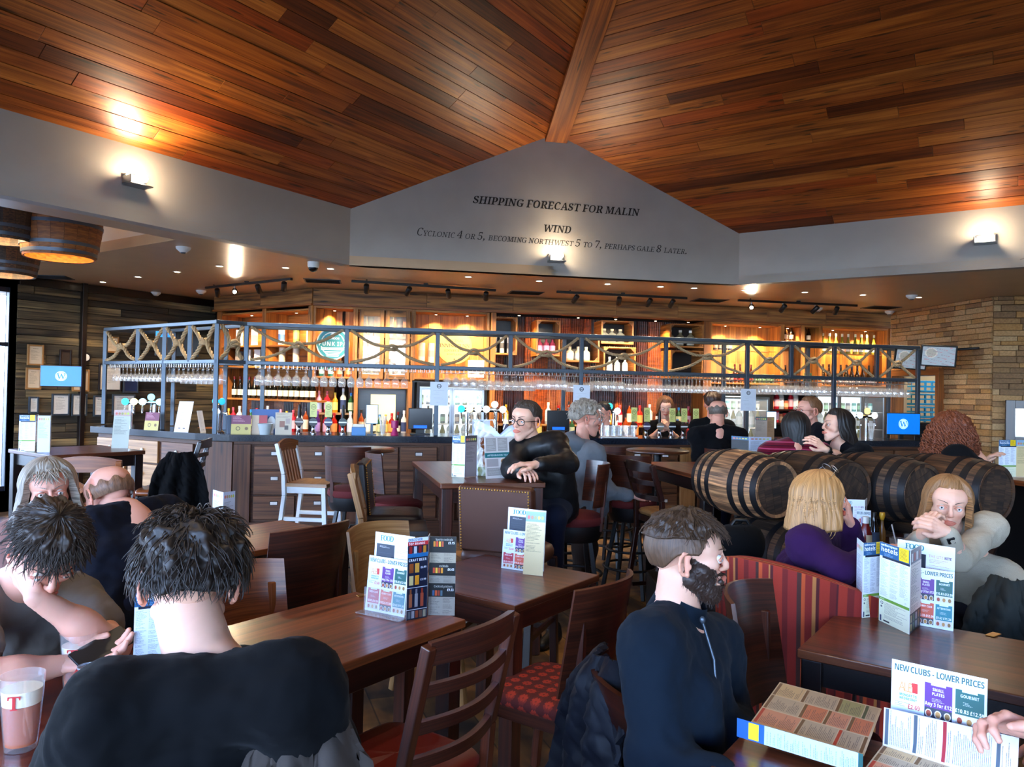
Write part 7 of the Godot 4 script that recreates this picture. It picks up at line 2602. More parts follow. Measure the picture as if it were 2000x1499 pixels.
func build_table_items()->void:
	rng.seed=1212
	var hot:=print_mat(art_hotels())
	var side:=print_mat(art_side())
	var clubs:=print_mat(art_clubs())
	var food:=print_mat(art_food())
	var craft:=print_mat(art_craft())
	var cock:=print_mat(art_cocktail(),0.3)
	var tea:=print_mat(art_tea())
	var wine:=print_mat(art_list(Color(0.86,0.78,0.58),Color(0.55,0.68,0.78),95))
	var grey:=print_mat(art_list(Color(0.55,0.52,0.54),Color(0.26,0.25,0.27),96))
	var white:=print_mat(art_list(Color(0.82,0.86,0.92),Color(0.80,0.84,0.92),97))
	var fold:=func(label,a,b,c,h,fr,sd):
		var t:=thing("folded_menu",label,"menu",(a+b)/2,0,"")
		edge_panel(t,"panel",a,b,h,fr)
		edge_panel(t,"panel",b,c,h,sd)
		return t
	fold.call("blue-headed folded menu standing nearest on the right-hand table",Vector3(1.428,0.751,-2.919),Vector3(1.455,0.751,-2.749),Vector3(1.556,0.751,-2.864),0.302,hot,side)
	fold.call("blue-headed folded menu behind and left of the nearest one",Vector3(1.401,0.751,-3.053),Vector3(1.374,0.751,-2.941),Vector3(1.469,0.751,-2.981),0.29,white,hot)
	fold.call("blue-headed folded menu on the left of the long high table",Vector3(-0.370,1.051,-4.802),Vector3(-0.288,1.051,-4.788),Vector3(-0.218,1.051,-4.888),0.262,hot,grey)
	fold.call("blue-headed folded menu on the front left table behind the man in black",Vector3(-1.019,0.751,-2.078),Vector3(-0.929,0.751,-2.125),Vector3(-0.933,0.751,-2.181),0.285,hot,side)
	fold.call("white folded menu standing on the pale topped table",Vector3(-1.628,0.751,-4.167),Vector3(-1.533,0.751,-4.065),Vector3(-1.497,0.751,-4.138),0.275,white,white)
	fold.call("blue-headed menu on the far left high table",Vector3(-3.847,1.051,-5.930),Vector3(-3.737,1.051,-5.959),Vector3(-3.829,1.051,-6.145),0.285,hot,side)
	fold.call("pale blue-white menu beside the blue-headed one at the far left",Vector3(-3.669,1.051,-5.877),Vector3(-3.584,1.051,-5.899),Vector3(-3.712,1.051,-6.123),0.285,white,white)
	fold.call("blue-headed menu at the right edge on the timber shelf",Vector3(3.560,1.051,-5.531),Vector3(3.705,1.051,-5.558),Vector3(3.825,1.051,-5.580),0.27,hot,wine)
	standing("tall_list","tall tilted list with yellow pictures on the far left high table","menu",Vector3(-3.363,1.051,-6.386),Vector3(-3.238,1.051,-6.420),0.33,print_mat(art_list(Color(0.80,0.82,0.76),Color(0.80,0.70,0.66),98)),0.25)
	standing("afternoon_tea_card","grey card with a green band leaning on the carrier bag","menu",Vector3(-0.150,1.051,-4.729),Vector3(0.003,1.051,-4.842),0.262,tea,0.12)
	fold.call("dark-fronted menu standing on the high table by the barrels",Vector3(1.988,1.051,-6.834),Vector3(2.105,1.051,-6.705),Vector3(2.321,1.051,-6.757),0.19,print_mat(art_list(Color(0.12,0.13,0.16),Color(0.2,0.4,0.55),99)),white)
	var t:=thing("menu_stand","clear acrylic menu holder on the middle front table","holder",Vector3(-0.454,0.751,-2.865))
	var a:Vector3=Vector3(-0.542,0.751,-2.898)
	var b:Vector3=Vector3(-0.379,0.751,-2.806)
	var m:=MB.new()
	var ax:=(b-a).normalized()
	var az:=ax.cross(Vector3.UP)
	m.box((a+b)/2+az*0.0+Vector3.UP*0.004,Vector3(a.distance_to(b)+0.02,0.004,0.09),Basis(ax,Vector3.UP,az))
	m.box((a+b)/2+az*0.006+Vector3.UP*0.05,Vector3(a.distance_to(b),0.09,0.003),Basis(ax,Vector3.UP,az))
	part("holder",m,M.pane,t,-t.position)
	var up:=Vector3.UP*0.006
	standing("clubs_card","white card of six coloured offers in the holder on the middle front table","menu",a+up,b+up,0.205,clubs,0.10,"club offer cards")
	standing("food_card","white food menu behind the offers in the holder on the middle front table","menu",a+up-az*0.024+ax*0.01,b+up-az*0.024+ax*0.01,0.292,food,0.06)
	fold.call("dark drinks menu with pictured cans and pints on the middle front table",Vector3(-0.370,0.751,-2.788),Vector3(-0.301,0.751,-2.837),Vector3(-0.302,0.751,-2.902),0.30,craft,craft)
	standing("cocktail_menu","black and grey cocktail menu panel beside the dark drinks menu","menu",Vector3(-0.298,0.751,-2.863),Vector3(-0.198,0.751,-2.863),0.295,cock,0.03)
	standing("food_card","white food menu at the back of the square dark table","menu",Vector3(-0.011,0.751,-3.692),Vector3(0.169,0.751,-3.593),0.285,food,0.05)
	standing("clubs_card","white card of coloured offers leaning on the food menu, square table","menu",Vector3(-0.033,0.751,-3.648),Vector3(0.134,0.751,-3.560),0.185,clubs,0.10,"club offer cards")
	standing("wine_list","cream list with a blue picture head in front of the offers, square table","menu",Vector3(0.069,0.751,-3.534),Vector3(0.160,0.751,-3.503),0.29,wine,0.12)
	standing("food_card","white food menu standing behind the folded menus on the right","menu",Vector3(1.534,0.751,-3.006),Vector3(1.669,0.751,-2.846),0.295,food,0.05)
	standing("clubs_card","white card of coloured offers in front of the food menu on the right","menu",Vector3(1.493,0.751,-2.910),Vector3(1.642,0.751,-2.796),0.215,clubs,0.06,"club offer cards")
	standing("clubs_card","large card of coloured club offers standing at the bottom right","menu",Vector3(0.938,0.751,-1.853),Vector3(1.094,0.751,-1.729),0.215,clubs,0.04,"club offer cards")
	m=MB.new()
	m.box(Vector3.ZERO,Vector3(0.06,0.003,0.03),Basis(),0.001)
	single("table_number",m,M.brass,"small brass table plate on the right-hand table","plate",Vector3(1.768,0.753,-2.763),0.6)
	single("table_plate",m,M.brass,"small plate near the far corner of the middle front table","plate",Vector3(-0.586,0.753,-3.113),0.6)
	var o1:=print_mat(art_open(5,false),0.5)
	var o2:=print_mat(art_open(6,true),0.5)
	im_strip(Vector3(0.602,0.800,-1.867),Vector3(0.783,0.785,-2.175),Vector3(0.991,0.785,-2.003),Vector3(0.805,0.800,-1.704),Vector3(0.566,0.815,-1.857),Vector3(0.792,0.815,-1.681),o1)
	t=thing("open_menu","opened pale menu folded up like a tray at the bottom right","menu",Vector3(1.065,0.752,-1.810),0,"opened menus")
	m=MB.new()
	var q:=[Vector3(0.910,0.860,-1.828),Vector3(1.133,0.860,-1.677),Vector3(0.902,0.775,-1.816),Vector3(1.097,0.775,-1.628),Vector3(0.825,0.758,-1.739),Vector3(1.010,0.758,-1.539)]
	m.quad(q[2],q[3],q[1],q[0],true)
	part("panel",m.mesh(o2),null,t,-t.position)
	m=MB.new()
	m.quad(q[4],q[5],q[3],q[2],true)
	part("panel",m.mesh(o1),null,t,-t.position)
	pint("nearest pint of amber beer with a red T at the bottom left",Vector3(-1.119,0.751,-1.762),0.62,0.2,1.12)
	pint("second pint of amber beer behind the drinks can",Vector3(-1.163,0.751,-2.070),0.55,0.25,1.12)
	t=thing("drinks_can","silver and red drinks can between the two pints","can",Vector3(-1.088,0.751,-1.984))
	m=MB.new()
	m.lathe([Vector2(0,0.003),Vector2(0.022,0.0),Vector2(0.026,0.0),Vector2(0.033,0.010),Vector2(0.033,0.096),Vector2(0.027,0.108),Vector2(0.027,0.111),Vector2(0.0255,0.111),Vector2(0.0245,0.106),Vector2(0,0.106)],28)
	part("body",m,mat(Color(0.66,0.68,0.70),0.35,0.5),t)
	m=MB.new()
	m.lathe([Vector2(0.0335,0.088),Vector2(0.0335,0.096),Vector2(0.0278,0.107)],28)
	m.lathe([Vector2(0.0300,0.006),Vector2(0.0334,0.011),Vector2(0.0335,0.016)],28)
	part("red_band",m,mat(Color(0.60,0.06,0.08),0.4),t)
	m=MB.new()
	m.box(Vector3(0,0.108,0.004),Vector3(0.012,0.0015,0.022),Basis(),0.0005)
	part("ring_pull",m,M.chrome,t)
	for k in 2:
		var cim:=canvas(96,96,Color(0.70,0.72,0.74))
		small_print(cim,8,6,80,84,8,Color(0.25,0.28,0.4),120+k)
		m=MB.new()
		m.lathe([Vector2(0.0336,0.02),Vector2(0.0336,0.075)],12,Transform3D(Basis(Vector3.UP,-1.2+k*1.6)),1.1)
		for i in m.uv.size():
			m.uv[i]=Vector2(m.uv[i].x,1.0 -(m.uv[i].y-0.02)/0.055)
		part("small_print",m,print_mat(cim),t)
	var nz:=FastNoiseLite.new()
	nz.frequency=22.0
	m=MB.new()
	m.sheet(16,14,func(u,v):return Vector3((u-0.5)*0.12,0.016+0.05*(nz.get_noise_2d(u,v)+0.3*sin(u*9.0)),(0.5-v)*0.09),0.0015)
	single("crumpled_napkin",m,mat(Color(0.74,0.58,0.36),0.8),"crumpled brown paper napkin beside the drinks can","napkin",Vector3(-1.118,0.753,-2.158),0.6)
	t=thing("ketchup_bottle","red ketchup bottle with a pale keystone label by the woman in purple","bottle",Vector3(1.945,0.767,-4.140))
	m=MB.new()
	m.lathe([Vector2(0,0),Vector2(0.030,0),Vector2(0.033,0.01),Vector2(0.032,0.10),Vector2(0.018,0.145),Vector2(0.015,0.16),Vector2(0,0.16)],20)
	part("body",m,mat(Color(0.40,0.05,0.03),0.2),t)
	m=MB.new()
	m.lathe([Vector2(0.0335,0.03),Vector2(0.0327,0.095)],12,Transform3D(Basis(Vector3.UP,-1.9)),1.3)
	part("label",m,mat(Color(0.80,0.76,0.62),0.6),t)
	m=MB.new()
	m.lathe([Vector2(0.017,0.155),Vector2(0.018,0.19),Vector2(0,0.192)],16)
	part("cap",m,M.white,t)
	t=thing("sauce_bottle","tall dark sauce bottle with a blue label beside the ketchup","bottle",Vector3(2.021,0.767,-4.201))
	m=MB.new()
	m.lathe([Vector2(0,0),Vector2(0.027,0),Vector2(0.027,0.12),Vector2(0.012,0.155),Vector2(0.011,0.19),Vector2(0,0.19)],18)
	part("body",m,mat(Color(0.03,0.02,0.015),0.12),t)
	m=MB.new()
	m.lathe([Vector2(0.0275,0.03),Vector2(0.0275,0.10)],18)
	part("label",m,mat(Color(0.22,0.30,0.42),0.5),t)
	m=MB.new()
	m.lathe([Vector2(0.0125,0.185),Vector2(0.0125,0.205),Vector2(0,0.206)],14)
	part("cap",m,M.black,t)
	t=thing("vinegar_bottle","slim bottle with a yellow cap beside the dark sauce bottle","bottle",Vector3(2.066,0.767,-4.205))
	m=MB.new()
	m.lathe([Vector2(0,0),Vector2(0.02,0),Vector2(0.02,0.10),Vector2(0.009,0.14),Vector2(0.009,0.18),Vector2(0,0.18)],16)
	part("body",m,mat(Color(0.45,0.30,0.08),0.15),t)
	m=MB.new()
	m.lathe([Vector2(0.010,0.165),Vector2(0.016,0.19),Vector2(0.014,0.205),Vector2(0,0.205)],14)
	part("cap",m,mat(Color(0.78,0.58,0.12),0.4),t)
	fold.call("food menu propped behind the ketchup on the pair's table",Vector3(1.848,0.767,-4.238),Vector3(1.978,0.767,-4.224),Vector3(2.031,0.767,-4.313),0.27,food,food)
	standing("offer_strip","white strip headed with prices just above the ketchup bottle","menu",Vector3(1.930,0.767,-4.219),Vector3(2.000,0.767,-4.199),0.215,clubs,0.0)
	for g in [[1752,1092,Color(0.72,0.36,0.08),"orange drink with a white straw"],[1803,1090,Color(0.05,0.02,0.015),"dark cola on the pair's table"],[1786,1086,Color(0.75,0.76,0.76),"nearly empty drink beside the cola"]]:
		t=thing("tumbler_drink","short tumbler of %s"%g[3],"glass",Vector3.ZERO)
		t.position=Vector3(2.058,0.767,-4.023) if g[0]==1752 else (Vector3(2.218,0.767,-4.063) if g[0]==1803 else Vector3(2.195,0.767,-4.138))
		m=MB.new()
		m.lathe([Vector2(0,0),Vector2(0.034,0),Vector2(0.040,0.098),Vector2(0.038,0.098),Vector2(0.032,0.008),Vector2(0,0.008)],20)
		part("glass",m,M.glass,t)
		m=MB.new()
		m.lathe([Vector2(0,0.009),Vector2(0.0315,0.009),Vector2(0.035,0.055),Vector2(0,0.055)],20)
		part("drink",m,mat(g[2],0.15),t)
		if g[0]==1752:
			m=MB.new()
			m.tube([Vector3(0.01,0.01,0),Vector3(-0.03,0.17,0.0)],0.0035,6)
			part("straw",m,M.white,t)
	t=thing("pepper_mill","slim silver shaker on the timber shelf by the curly-haired woman","shaker",Vector3(3.662,1.051,-5.757))
	m=MB.new()
	m.lathe([Vector2(0,0),Vector2(0.022,0),Vector2(0.018,0.05),Vector2(0.016,0.10),Vector2(0.012,0.11),Vector2(0.014,0.14),Vector2(0,0.15)],16)
	part("body",m,M.chrome,t)
	bag_and_coats()
func im_strip(nl:Vector3,fl:Vector3,fr:Vector3,nr:Vector3,tl:Vector3,tr:Vector3,o1:Material)->void:
	var t:=thing("open_menu","opened cream and orange menu with a blue and yellow flap, bottom right","menu",Vector3(nl.x,0.752,nl.z),0,"opened menus")
	var m:=MB.new()
	m.quad(nl,nr,fr,fl,true)
	part("panel",m.mesh(o1),null,t,-t.position)
	var im:=canvas(640,96,Color(0.70,0.80,0.90))
	box_px(im,0,0,150,96,Color(0.10,0.32,0.62))
	box_px(im,64,6,56,84,Color(0.92,0.80,0.12))
	for k in 5:
		small_print(im,165+k*92,8,76,80,8,Color(0.25,0.35,0.5),130+k,true)
	box_px(im,618,0,22,96,Color(0.08,0.30,0.28))
	m=MB.new()
	var low:=Vector3(0,-0.045,0)
	m.quad(tl+low,tr+low,tr,tl,true)
	part("flap",m.mesh(print_mat(im)),null,t,-t.position)
func bag_and_coats()->void:
	var t:=thing("carrier_bag","white plastic carrier bag with a brown animal print on the long high table","bag",Vector3(-0.073,1.051,-5.069))
	var nz:=FastNoiseLite.new()
	nz.frequency=9.0
	var o:Vector3=Vector3(-0.071,1.051,-4.976)
	var m:=MB.new()
	m.grid(48,20,func(u,v):
		var an:float=TAU*u
		var w:float=0.155+0.012*v
		var dd:float=0.075*(1.0-0.5*v)
		var s:float=signf(cos(an))*pow(absf(cos(an)),0.5)
		var z:float=-signf(sin(an))*pow(absf(sin(an)),0.6)
		var top:float=0.33+0.03*sin(an*2.0+0.6)-(0.05 if absf(s)<0.35 else 0.0)
		var wr:float=nz.get_noise_3d(s*1.4,v*1.6,z*1.2)*0.022*(0.3+v)
		return Vector3(s*(w+wr),v*top,z*(dd+wr)),true)
	var im:=canvas(512,256,Color(0.80,0.86,0.93))
	box_px(im,300,40,120,216,Color(0.72,0.70,0.66))
	disc_px(im,352,100,30,Color(0.40,0.20,0.09))
	box_px(im,340,116,26,110,Color(0.44,0.22,0.10))
	box_px(im,300,215,120,41,Color(0.36,0.38,0.18))
	for k in 30:
		box_px(im,300+k*4,200+(k*7)%20,2,30,Color(0.45,0.46,0.22))
	var pm:=print_mat(im,0.25)
	pm.backlight_enabled=true
	pm.backlight=Color(0.3,0.3,0.3)
	part("bag",m,pm,t,o-t.position,Basis(Vector3.UP,0.1))
	m=MB.new()
	for x in [-0.08,0.06]:
		m.tube([Vector3(x-0.04,0.30,0.0),Vector3(x-0.02,0.355,0.01),Vector3(x+0.03,0.36,0.0),Vector3(x+0.05,0.31,-0.01)],0.009,8,false,true,0.4)
	part("handle",m,M.paper,t,o-t.position)
	var jm:=cloth_mat(Color(0.045,0.055,0.085),100,0.5)
	var jk:=func(called,label,c,w,h,turn,mtl):
		var q:=thing(called,label,"jacket",c)
		q.rotation.y=turn
		var mm:=MB.new()
		mm.sheet(30,24,func(u,v):
			var y:float=-v*h
			var x:float=(u-0.5)*w*(1.0+0.35*v-0.5*pow(1.0-v,4.0))
			var z:float=0.035*sin(u*19.0+v*3.0)*(0.2+v)+0.03*nz.get_noise_2d(u*3.0,v*3.0)- 0.06*pow(2.0*u-1.0,2.0)*(1.0-v)
			return Vector3(x,y,z+0.05*sin(minf(v*6.0,PI*0.5))),0.012)
		part("cloth",mm,mtl,q)
		return q
	jk.call("draped_jacket","dark shiny jacket hung over the back of the bearded man's chair",Vector3(0.270,0.868,-2.120),0.34,0.50,facing(-0.97,0.35),jm)
	jk.call("draped_coat","dark coat hung over a bar chair at the left by the drawers",Vector3(-2.612,1.059,-6.000),0.36,0.5,0.3,cloth_mat(Color(0.03,0.028,0.03)))
	jk.call("draped_jacket","grey-green jacket over the chair at the right edge",Vector3(2.141,0.847,-3.200),0.34,0.45,-0.5,cloth_mat(Color(0.16,0.17,0.16)))
	jk.call("draped_jacket","beige jacket hanging at the foot of the man in black, front left",Vector3(-0.337,1.016,-1.300),0.26,0.4,0.2,cloth_mat(Color(0.24,0.21,0.19)))
	for q in [[Vector3(1.251,0.805,-4.100),"black rucksack behind the striped tub chair",0.12],[Vector3(-1.462,0.000,-7.163)+Vector3(0,0.13,0),"dark bag on the floor by the left round table",0.17]]:
		t=thing("rucksack",q[1],"bag",q[0])
		m=MB.new()
		var r:float=q[2]
		m.grid(24,14,func(u,v):
			var an:float=TAU*u
			var e:float=PI*(v-0.5)
			var cc:=pow(maxf(cos(e),0.0),0.5)
			return Vector3(sin(an)*cc*r*1.1,sin(e)*r*0.85+0.01*nz.get_noise_2d(u*9.0,v*9.0),cos(an)*cc*r*0.8),true)
		part("body",m,cloth_mat(Color(0.025,0.027,0.03)),t)
		m=MB.new()
		m.tube([Vector3(-0.05,r*0.8,0),Vector3(-0.03,r*1.05,0),Vector3(0.03,r*1.05,0),Vector3(0.05,r*0.8,0)],0.010,6)
		part("handle",m,M.black,t)
	t=thing("palm_plant","dark palm fronds reaching in at the upper right edge","plant",Vector3(4.6,0,-5.2))
	m=MB.new()
	m.tube([Vector3(0,0,0),Vector3(0.03,1.4,0.02),Vector3(0.0,2.75,0.0)],0.05,10)
	part("trunk",m,M.dark_c,t)
	var lm:=mat(Color(0.04,0.06,0.03),0.5)
	for k in 46:
		var an:=k*2.399
		var el:=lerpf(-0.7,1.2,(k%23)/22.0)
		var d:=Vector3(cos(an)*cos(el),sin(el),sin(an)*cos(el))
		m=MB.new()
		var L:=rr(0.65,0.95)
		var sd:=d.cross(Vector3.UP).normalized()
		m.sheet(2,8,func(u,v):return Vector3(0,2.75,0)+d*L*v+Vector3.DOWN*0.22*v*v+sd*(u-0.5)*0.03*(1.0-v*0.9),0.002)
		part("leaf",m,lm,t)
# ---------------------------------------------------------------- people
func field_mesh(bones:Array,cell:float,k0:float,m:MB,noise:FastNoiseLite=null,amp:=0.0)->void:
	var k:=k0
	var lo:=Vector3.INF
	var hi:=-Vector3.INF
	for b in bones:
		var r:=maxf(b[2],b[3])+cell*3.0
		lo=lo.min(b[0]- Vector3.ONE*r).min(b[1]- Vector3.ONE*r)
		hi=hi.max(b[0]+Vector3.ONE*r).max(b[1]+Vector3.ONE*r)
	var nx:=int((hi.x-lo.x)/cell)+2
	var ny:=int((hi.y-lo.y)/cell)+2
	var nz:=int((hi.z-lo.z)/cell)+2
	var f:=PackedFloat32Array()
	f.resize(nx*ny*nz)
	f.fill(1.0)
	for b in bones:
		var a:Vector3=b[0]
		var c:Vector3=b[1]
		var ra:float=b[2]
		var rb:float=b[3]
		var carve:bool=b.size()>4 and b[4] is bool
		k=b[4] if b.size()>4 and b[4] is float else k0
		var r:=maxf(ra,rb)+k+cell*2.0
		var l:=(a.min(c)- Vector3.ONE*r-lo)/cell
		var h:=(a.max(c)+Vector3.ONE*r-lo)/cell
		var ab:=c-a
		var inv:=1.0/maxf(ab.length_squared(),1e-9)
		var dr:=rb-ra
		for z in range(maxi(int(l.z),0),mini(int(h.z)+1,nz)):
			for y in range(maxi(int(l.y),0),mini(int(h.y)+1,ny)):
				var row:=(z*ny+y)*nx
				var p:=Vector3(0,lo.y+y*cell,lo.z+z*cell)- a
				for x in range(maxi(int(l.x),0),mini(int(h.x)+1,nx)):
					p.x=lo.x+x*cell-a.x
					var t:=clampf(p.dot(ab)*inv,0.0,1.0)
					var d:=(p-ab*t).length()- ra-dr*t
					var o:=f[row+x]
					if carve:
						f[row+x]=maxf(o,-d)
					elif d-o>=k:
						pass
					elif o-d>=k:
						f[row+x]=d
					else:
						var e:=k-absf(o-d)
						f[row+x]=minf(o,d)- e*e/(4.0*k)
	var lim:=cell*1.8
	var ids:={}
	var order:=[]
	var offs:=[0,1,nx,nx+1,nx*ny,nx*ny+1,nx*ny+nx,nx*ny+nx+1]
	for z in nz-1:
		for y in ny-1:
			var row:=(z*ny+y)*nx
			for x in nx-1:
				var i:=row+x
				if absf(f[i])>lim:
					continue
				var s:=0
				for q in 8:
					if f[i+offs[q]]<0.0:
						s+=1
				if s==0 or s==8:
					continue
				var sum:=Vector3.ZERO
				var cnt:=0
				for q in 8:
					var qv:=f[i+offs[q]]
					for ax in 3:
						if q&(1<<ax):
							continue
						var w:=f[i+offs[q|(1<<ax)]]
						if (qv<0.0)!=(w<0.0):
							var pt:=Vector3(q&1,(q>>1)&1,(q>>2)&1)
							pt[ax]=qv/(qv-w)
							sum+=pt
							cnt+=1
				var p:=sum/cnt
				var g:=Vector3(f[i+1]- f[i]+f[i+1+nx]- f[i+nx]+f[i+1+nx*ny]- f[i+nx*ny],f[i+nx]- f[i]+f[i+1+nx]- f[i+1]+f[i+nx+nx*ny]- f[i+nx*ny],f[i+nx*ny]- f[i]+f[i+1+nx*ny]- f[i+1]+f[i+nx+nx*ny]- f[i+nx])
				g=g.normalized()
				var wp:=lo+(Vector3(x,y,z)+p)*cell
				if noise:
					wp+=g*amp*noise.get_noise_3dv(wp)
				ids[i]=m.vert(wp,g,Vector2(wp.x+wp.z,wp.y))
				order.append(i)
	var i0:=m.ix.size()
	for i in order:
		for ax in 3:
			var st:int=[1,nx,nx*ny][ax]
			var u:int=[nx,nx*ny,1][ax]
			var w:int=[nx*ny,1,nx][ax]
			var a:=f[i]
			var b:=f[i+st]
			if (a<0.0)==(b<0.0):
				continue
			if not (ids.has(i-u) and ids.has(i-w) and ids.has(i-u-w)):
				continue
			var v0:int=ids[i]
			var v1:int=ids[i-u]
			var v2:int=ids[i-u-w]
			var v3:int=ids[i-w]
			if a<0.0:
				m.tri_i(v0,v2,v3)
				m.tri_i(v0,v1,v2)
			else:
				m.tri_i(v0,v3,v2)
				m.tri_i(v0,v2,v1)
	if noise:
		var fl:={}
		var nn:={}
		for t in range(i0,m.ix.size(),3):
			var a:=m.ix[t]
			var b:=m.ix[t+2]
			var c:=m.ix[t+1]
			var q:=(m.v[b]- m.v[a]).cross(m.v[c]- m.v[a])
			nn[a]=nn.get(a,Vector3.ZERO)+q
			nn[b]=nn.get(b,Vector3.ZERO)+q
			nn[c]=nn.get(c,Vector3.ZERO)+q
		for a in nn:
			m.n[a]=nn[a].normalized()
var _head_cache:={}
func head_mesh(fem:bool)->MB:
	if _head_cache.has(fem):
		return _head_cache[fem]
	var b:=[]
	var jw:=0.9 if fem else 1.0
	for x in [-1,1]:
		b.append([Vector3(x*0.019,0.042,-0.035),Vector3(x*0.020,0.036,0.030),0.056,0.048])
		b.append([Vector3(x*0.028,-0.010,0.056),Vector3(x*0.036,-0.022,0.036),0.028,0.027])
		b.append([Vector3(x*0.046*jw,-0.050,0.004),Vector3(x*0.014*jw,-0.095,0.064),0.019,0.016])
	b.append([Vector3(0,0.038,-0.060),Vector3(0,0.0,-0.050),0.048,0.046])
	b.append([Vector3(0,0.055,0.042),Vector3(0,0.045,0.056),0.036,0.032])
	b.append([Vector3(0,-0.03,0.035),Vector3(0,-0.075,0.052),0.046,0.032])
	b.append([Vector3(0,-0.102,0.074),Vector3(0,-0.097,0.068),0.013 if fem else 0.016,0.017])
	b.append([Vector3(0,-0.052,0.080),Vector3(0,-0.064,0.079),0.018,0.017])
	for x in [-1,1]:
		b.append([Vector3(x*0.012,0.027,0.083),Vector3(x*0.037,0.027,0.068),0.0085 if fem else 0.0105,0.008,0.012])
		b.append([Vector3(x*0.0085,-0.024,0.098),Vector3(x*0.0105,-0.026,0.092),0.0062,0.006,0.006])
	b.append([Vector3(0,0.022,0.086),Vector3(0,-0.012,0.104),0.0065,0.0085,0.009])
	b.append([Vector3(0,-0.012,0.104),Vector3(0,-0.021,0.106),0.0085,0.0088,0.006])
	b.append([Vector3(0,-0.027,0.098),Vector3(0,-0.029,0.092),0.0058,0.005,0.006])
	var m:=MB.new()
	m.colored=true
	for x in [-1,1]:
		b.append([Vector3(x*0.030,0.006,0.088),Vector3(x*0.034,0.006,0.086),0.0145,0.0135,true])
	field_mesh(b,0.0034,0.016,m)
	var eb:=[]
	for x in [-1,1]:
		var o:=Vector3(x*0.070,-0.008,-0.010)
		var pts:=[]
		for k in 8:
			var an:=-0.9+k*0.62
			pts.append(o+Vector3(x*(0.008+0.006*sin(an)),cos(an)*0.030+0.002,-sin(an)*0.016-0.004))
		for k in 7:
			eb.append([pts[k],pts[k+1],0.0042,0.0042])
		eb.append([o+Vector3(0,0.02,0),o+Vector3(x*0.004,-0.018,0.002),0.009,0.006])
		eb.append([o+Vector3(x*0.007,-0.026,0.003),o+Vector3(x*0.006,-0.03,0.004),0.0065,0.005])
		eb.append([o+Vector3(x*0.004,-0.002,0.010),o+Vector3(x*0.004,-0.008,0.010),0.004,0.004])
	field_mesh(eb,0.0036,0.005,m)
	var lp:=[]
	for s in [0,1]:
		var y:float=-0.0505-0.009*s
		var prev:=Vector3.ZERO
		for k in 9:
			var u:=(k-4)/4.0
			var p:=Vector3(u*0.0235,y+(0.0035*u*u if s==1 else -0.0035*u*u)+(0.0015 if s==0 and absf(absf(u)- 0.25)<0.1 else 0.0),0.1022-0.012*u*u-0.001*s)
			if k>0:
				var r:=0.0052*(1.0-0.6*u*u)+0.001
				lp.append([prev,p,r,r])
			prev=p
	var m0:=m.v.size()
	m.tint=Color(0.8,0.42,0.40)
	field_mesh(lp,0.0026,0.003,m)
	var ld:=[]
	for x in [-1,1]:
		for s in [1,-1]:
			var prev:=Vector3.ZERO
			for k in 7:
				var u:=(k-3)/3.0
				var p:=Vector3(x*0.032+u*0.0155,0.0055+s*0.0062*(1.0-u*u)+0.001,0.0905-0.006*u*u -(0.0025 if s==-1 else 0.0)- 0.0015*absf(x*1.0)*(u*x+1.0))
				if k>0:
					ld.append([prev,p,0.0030,0.0030])
				prev=p
	m.tint=Color(0.82,0.66,0.62)
	field_mesh(ld,0.0026,0.003,m)
	for i in m0:
		var p:=m.v[i]
		var c:=Color(1,1,1)
		var pink:=0.0
		if p.z>0.05:
			pink=maxf(0.0,1.0-Vector2(absf(p.x)- 0.035,p.y+0.03).length()/0.03)*0.5
			pink=maxf(pink,maxf(0.0,1.0-Vector2(p.x,p.y+0.022).length()/0.02)*0.6)
		if absf(p.x)>0.072:
			pink=0.6
		m.col[i]=c.lerp(Color(0.95,0.62,0.55),pink)
	_head_cache[fem]=m
	return m
func skin_mat(c:Color)->StandardMaterial3D:
	var m:=mat(c,0.52,0.0,0.4)
	m.vertex_color_use_as_albedo=true
	m.subsurf_scatter_enabled=true
	m.subsurf_scatter_strength=0.12
	return m
func cloth_mat(c:Color,weave:=160.0,rough:=0.9)->StandardMaterial3D:
	var m:=mat(c,rough,0.0,0.25)
	m.rim_enabled=true
	m.rim=0.25
	m.rim_tint=0.6
	return m
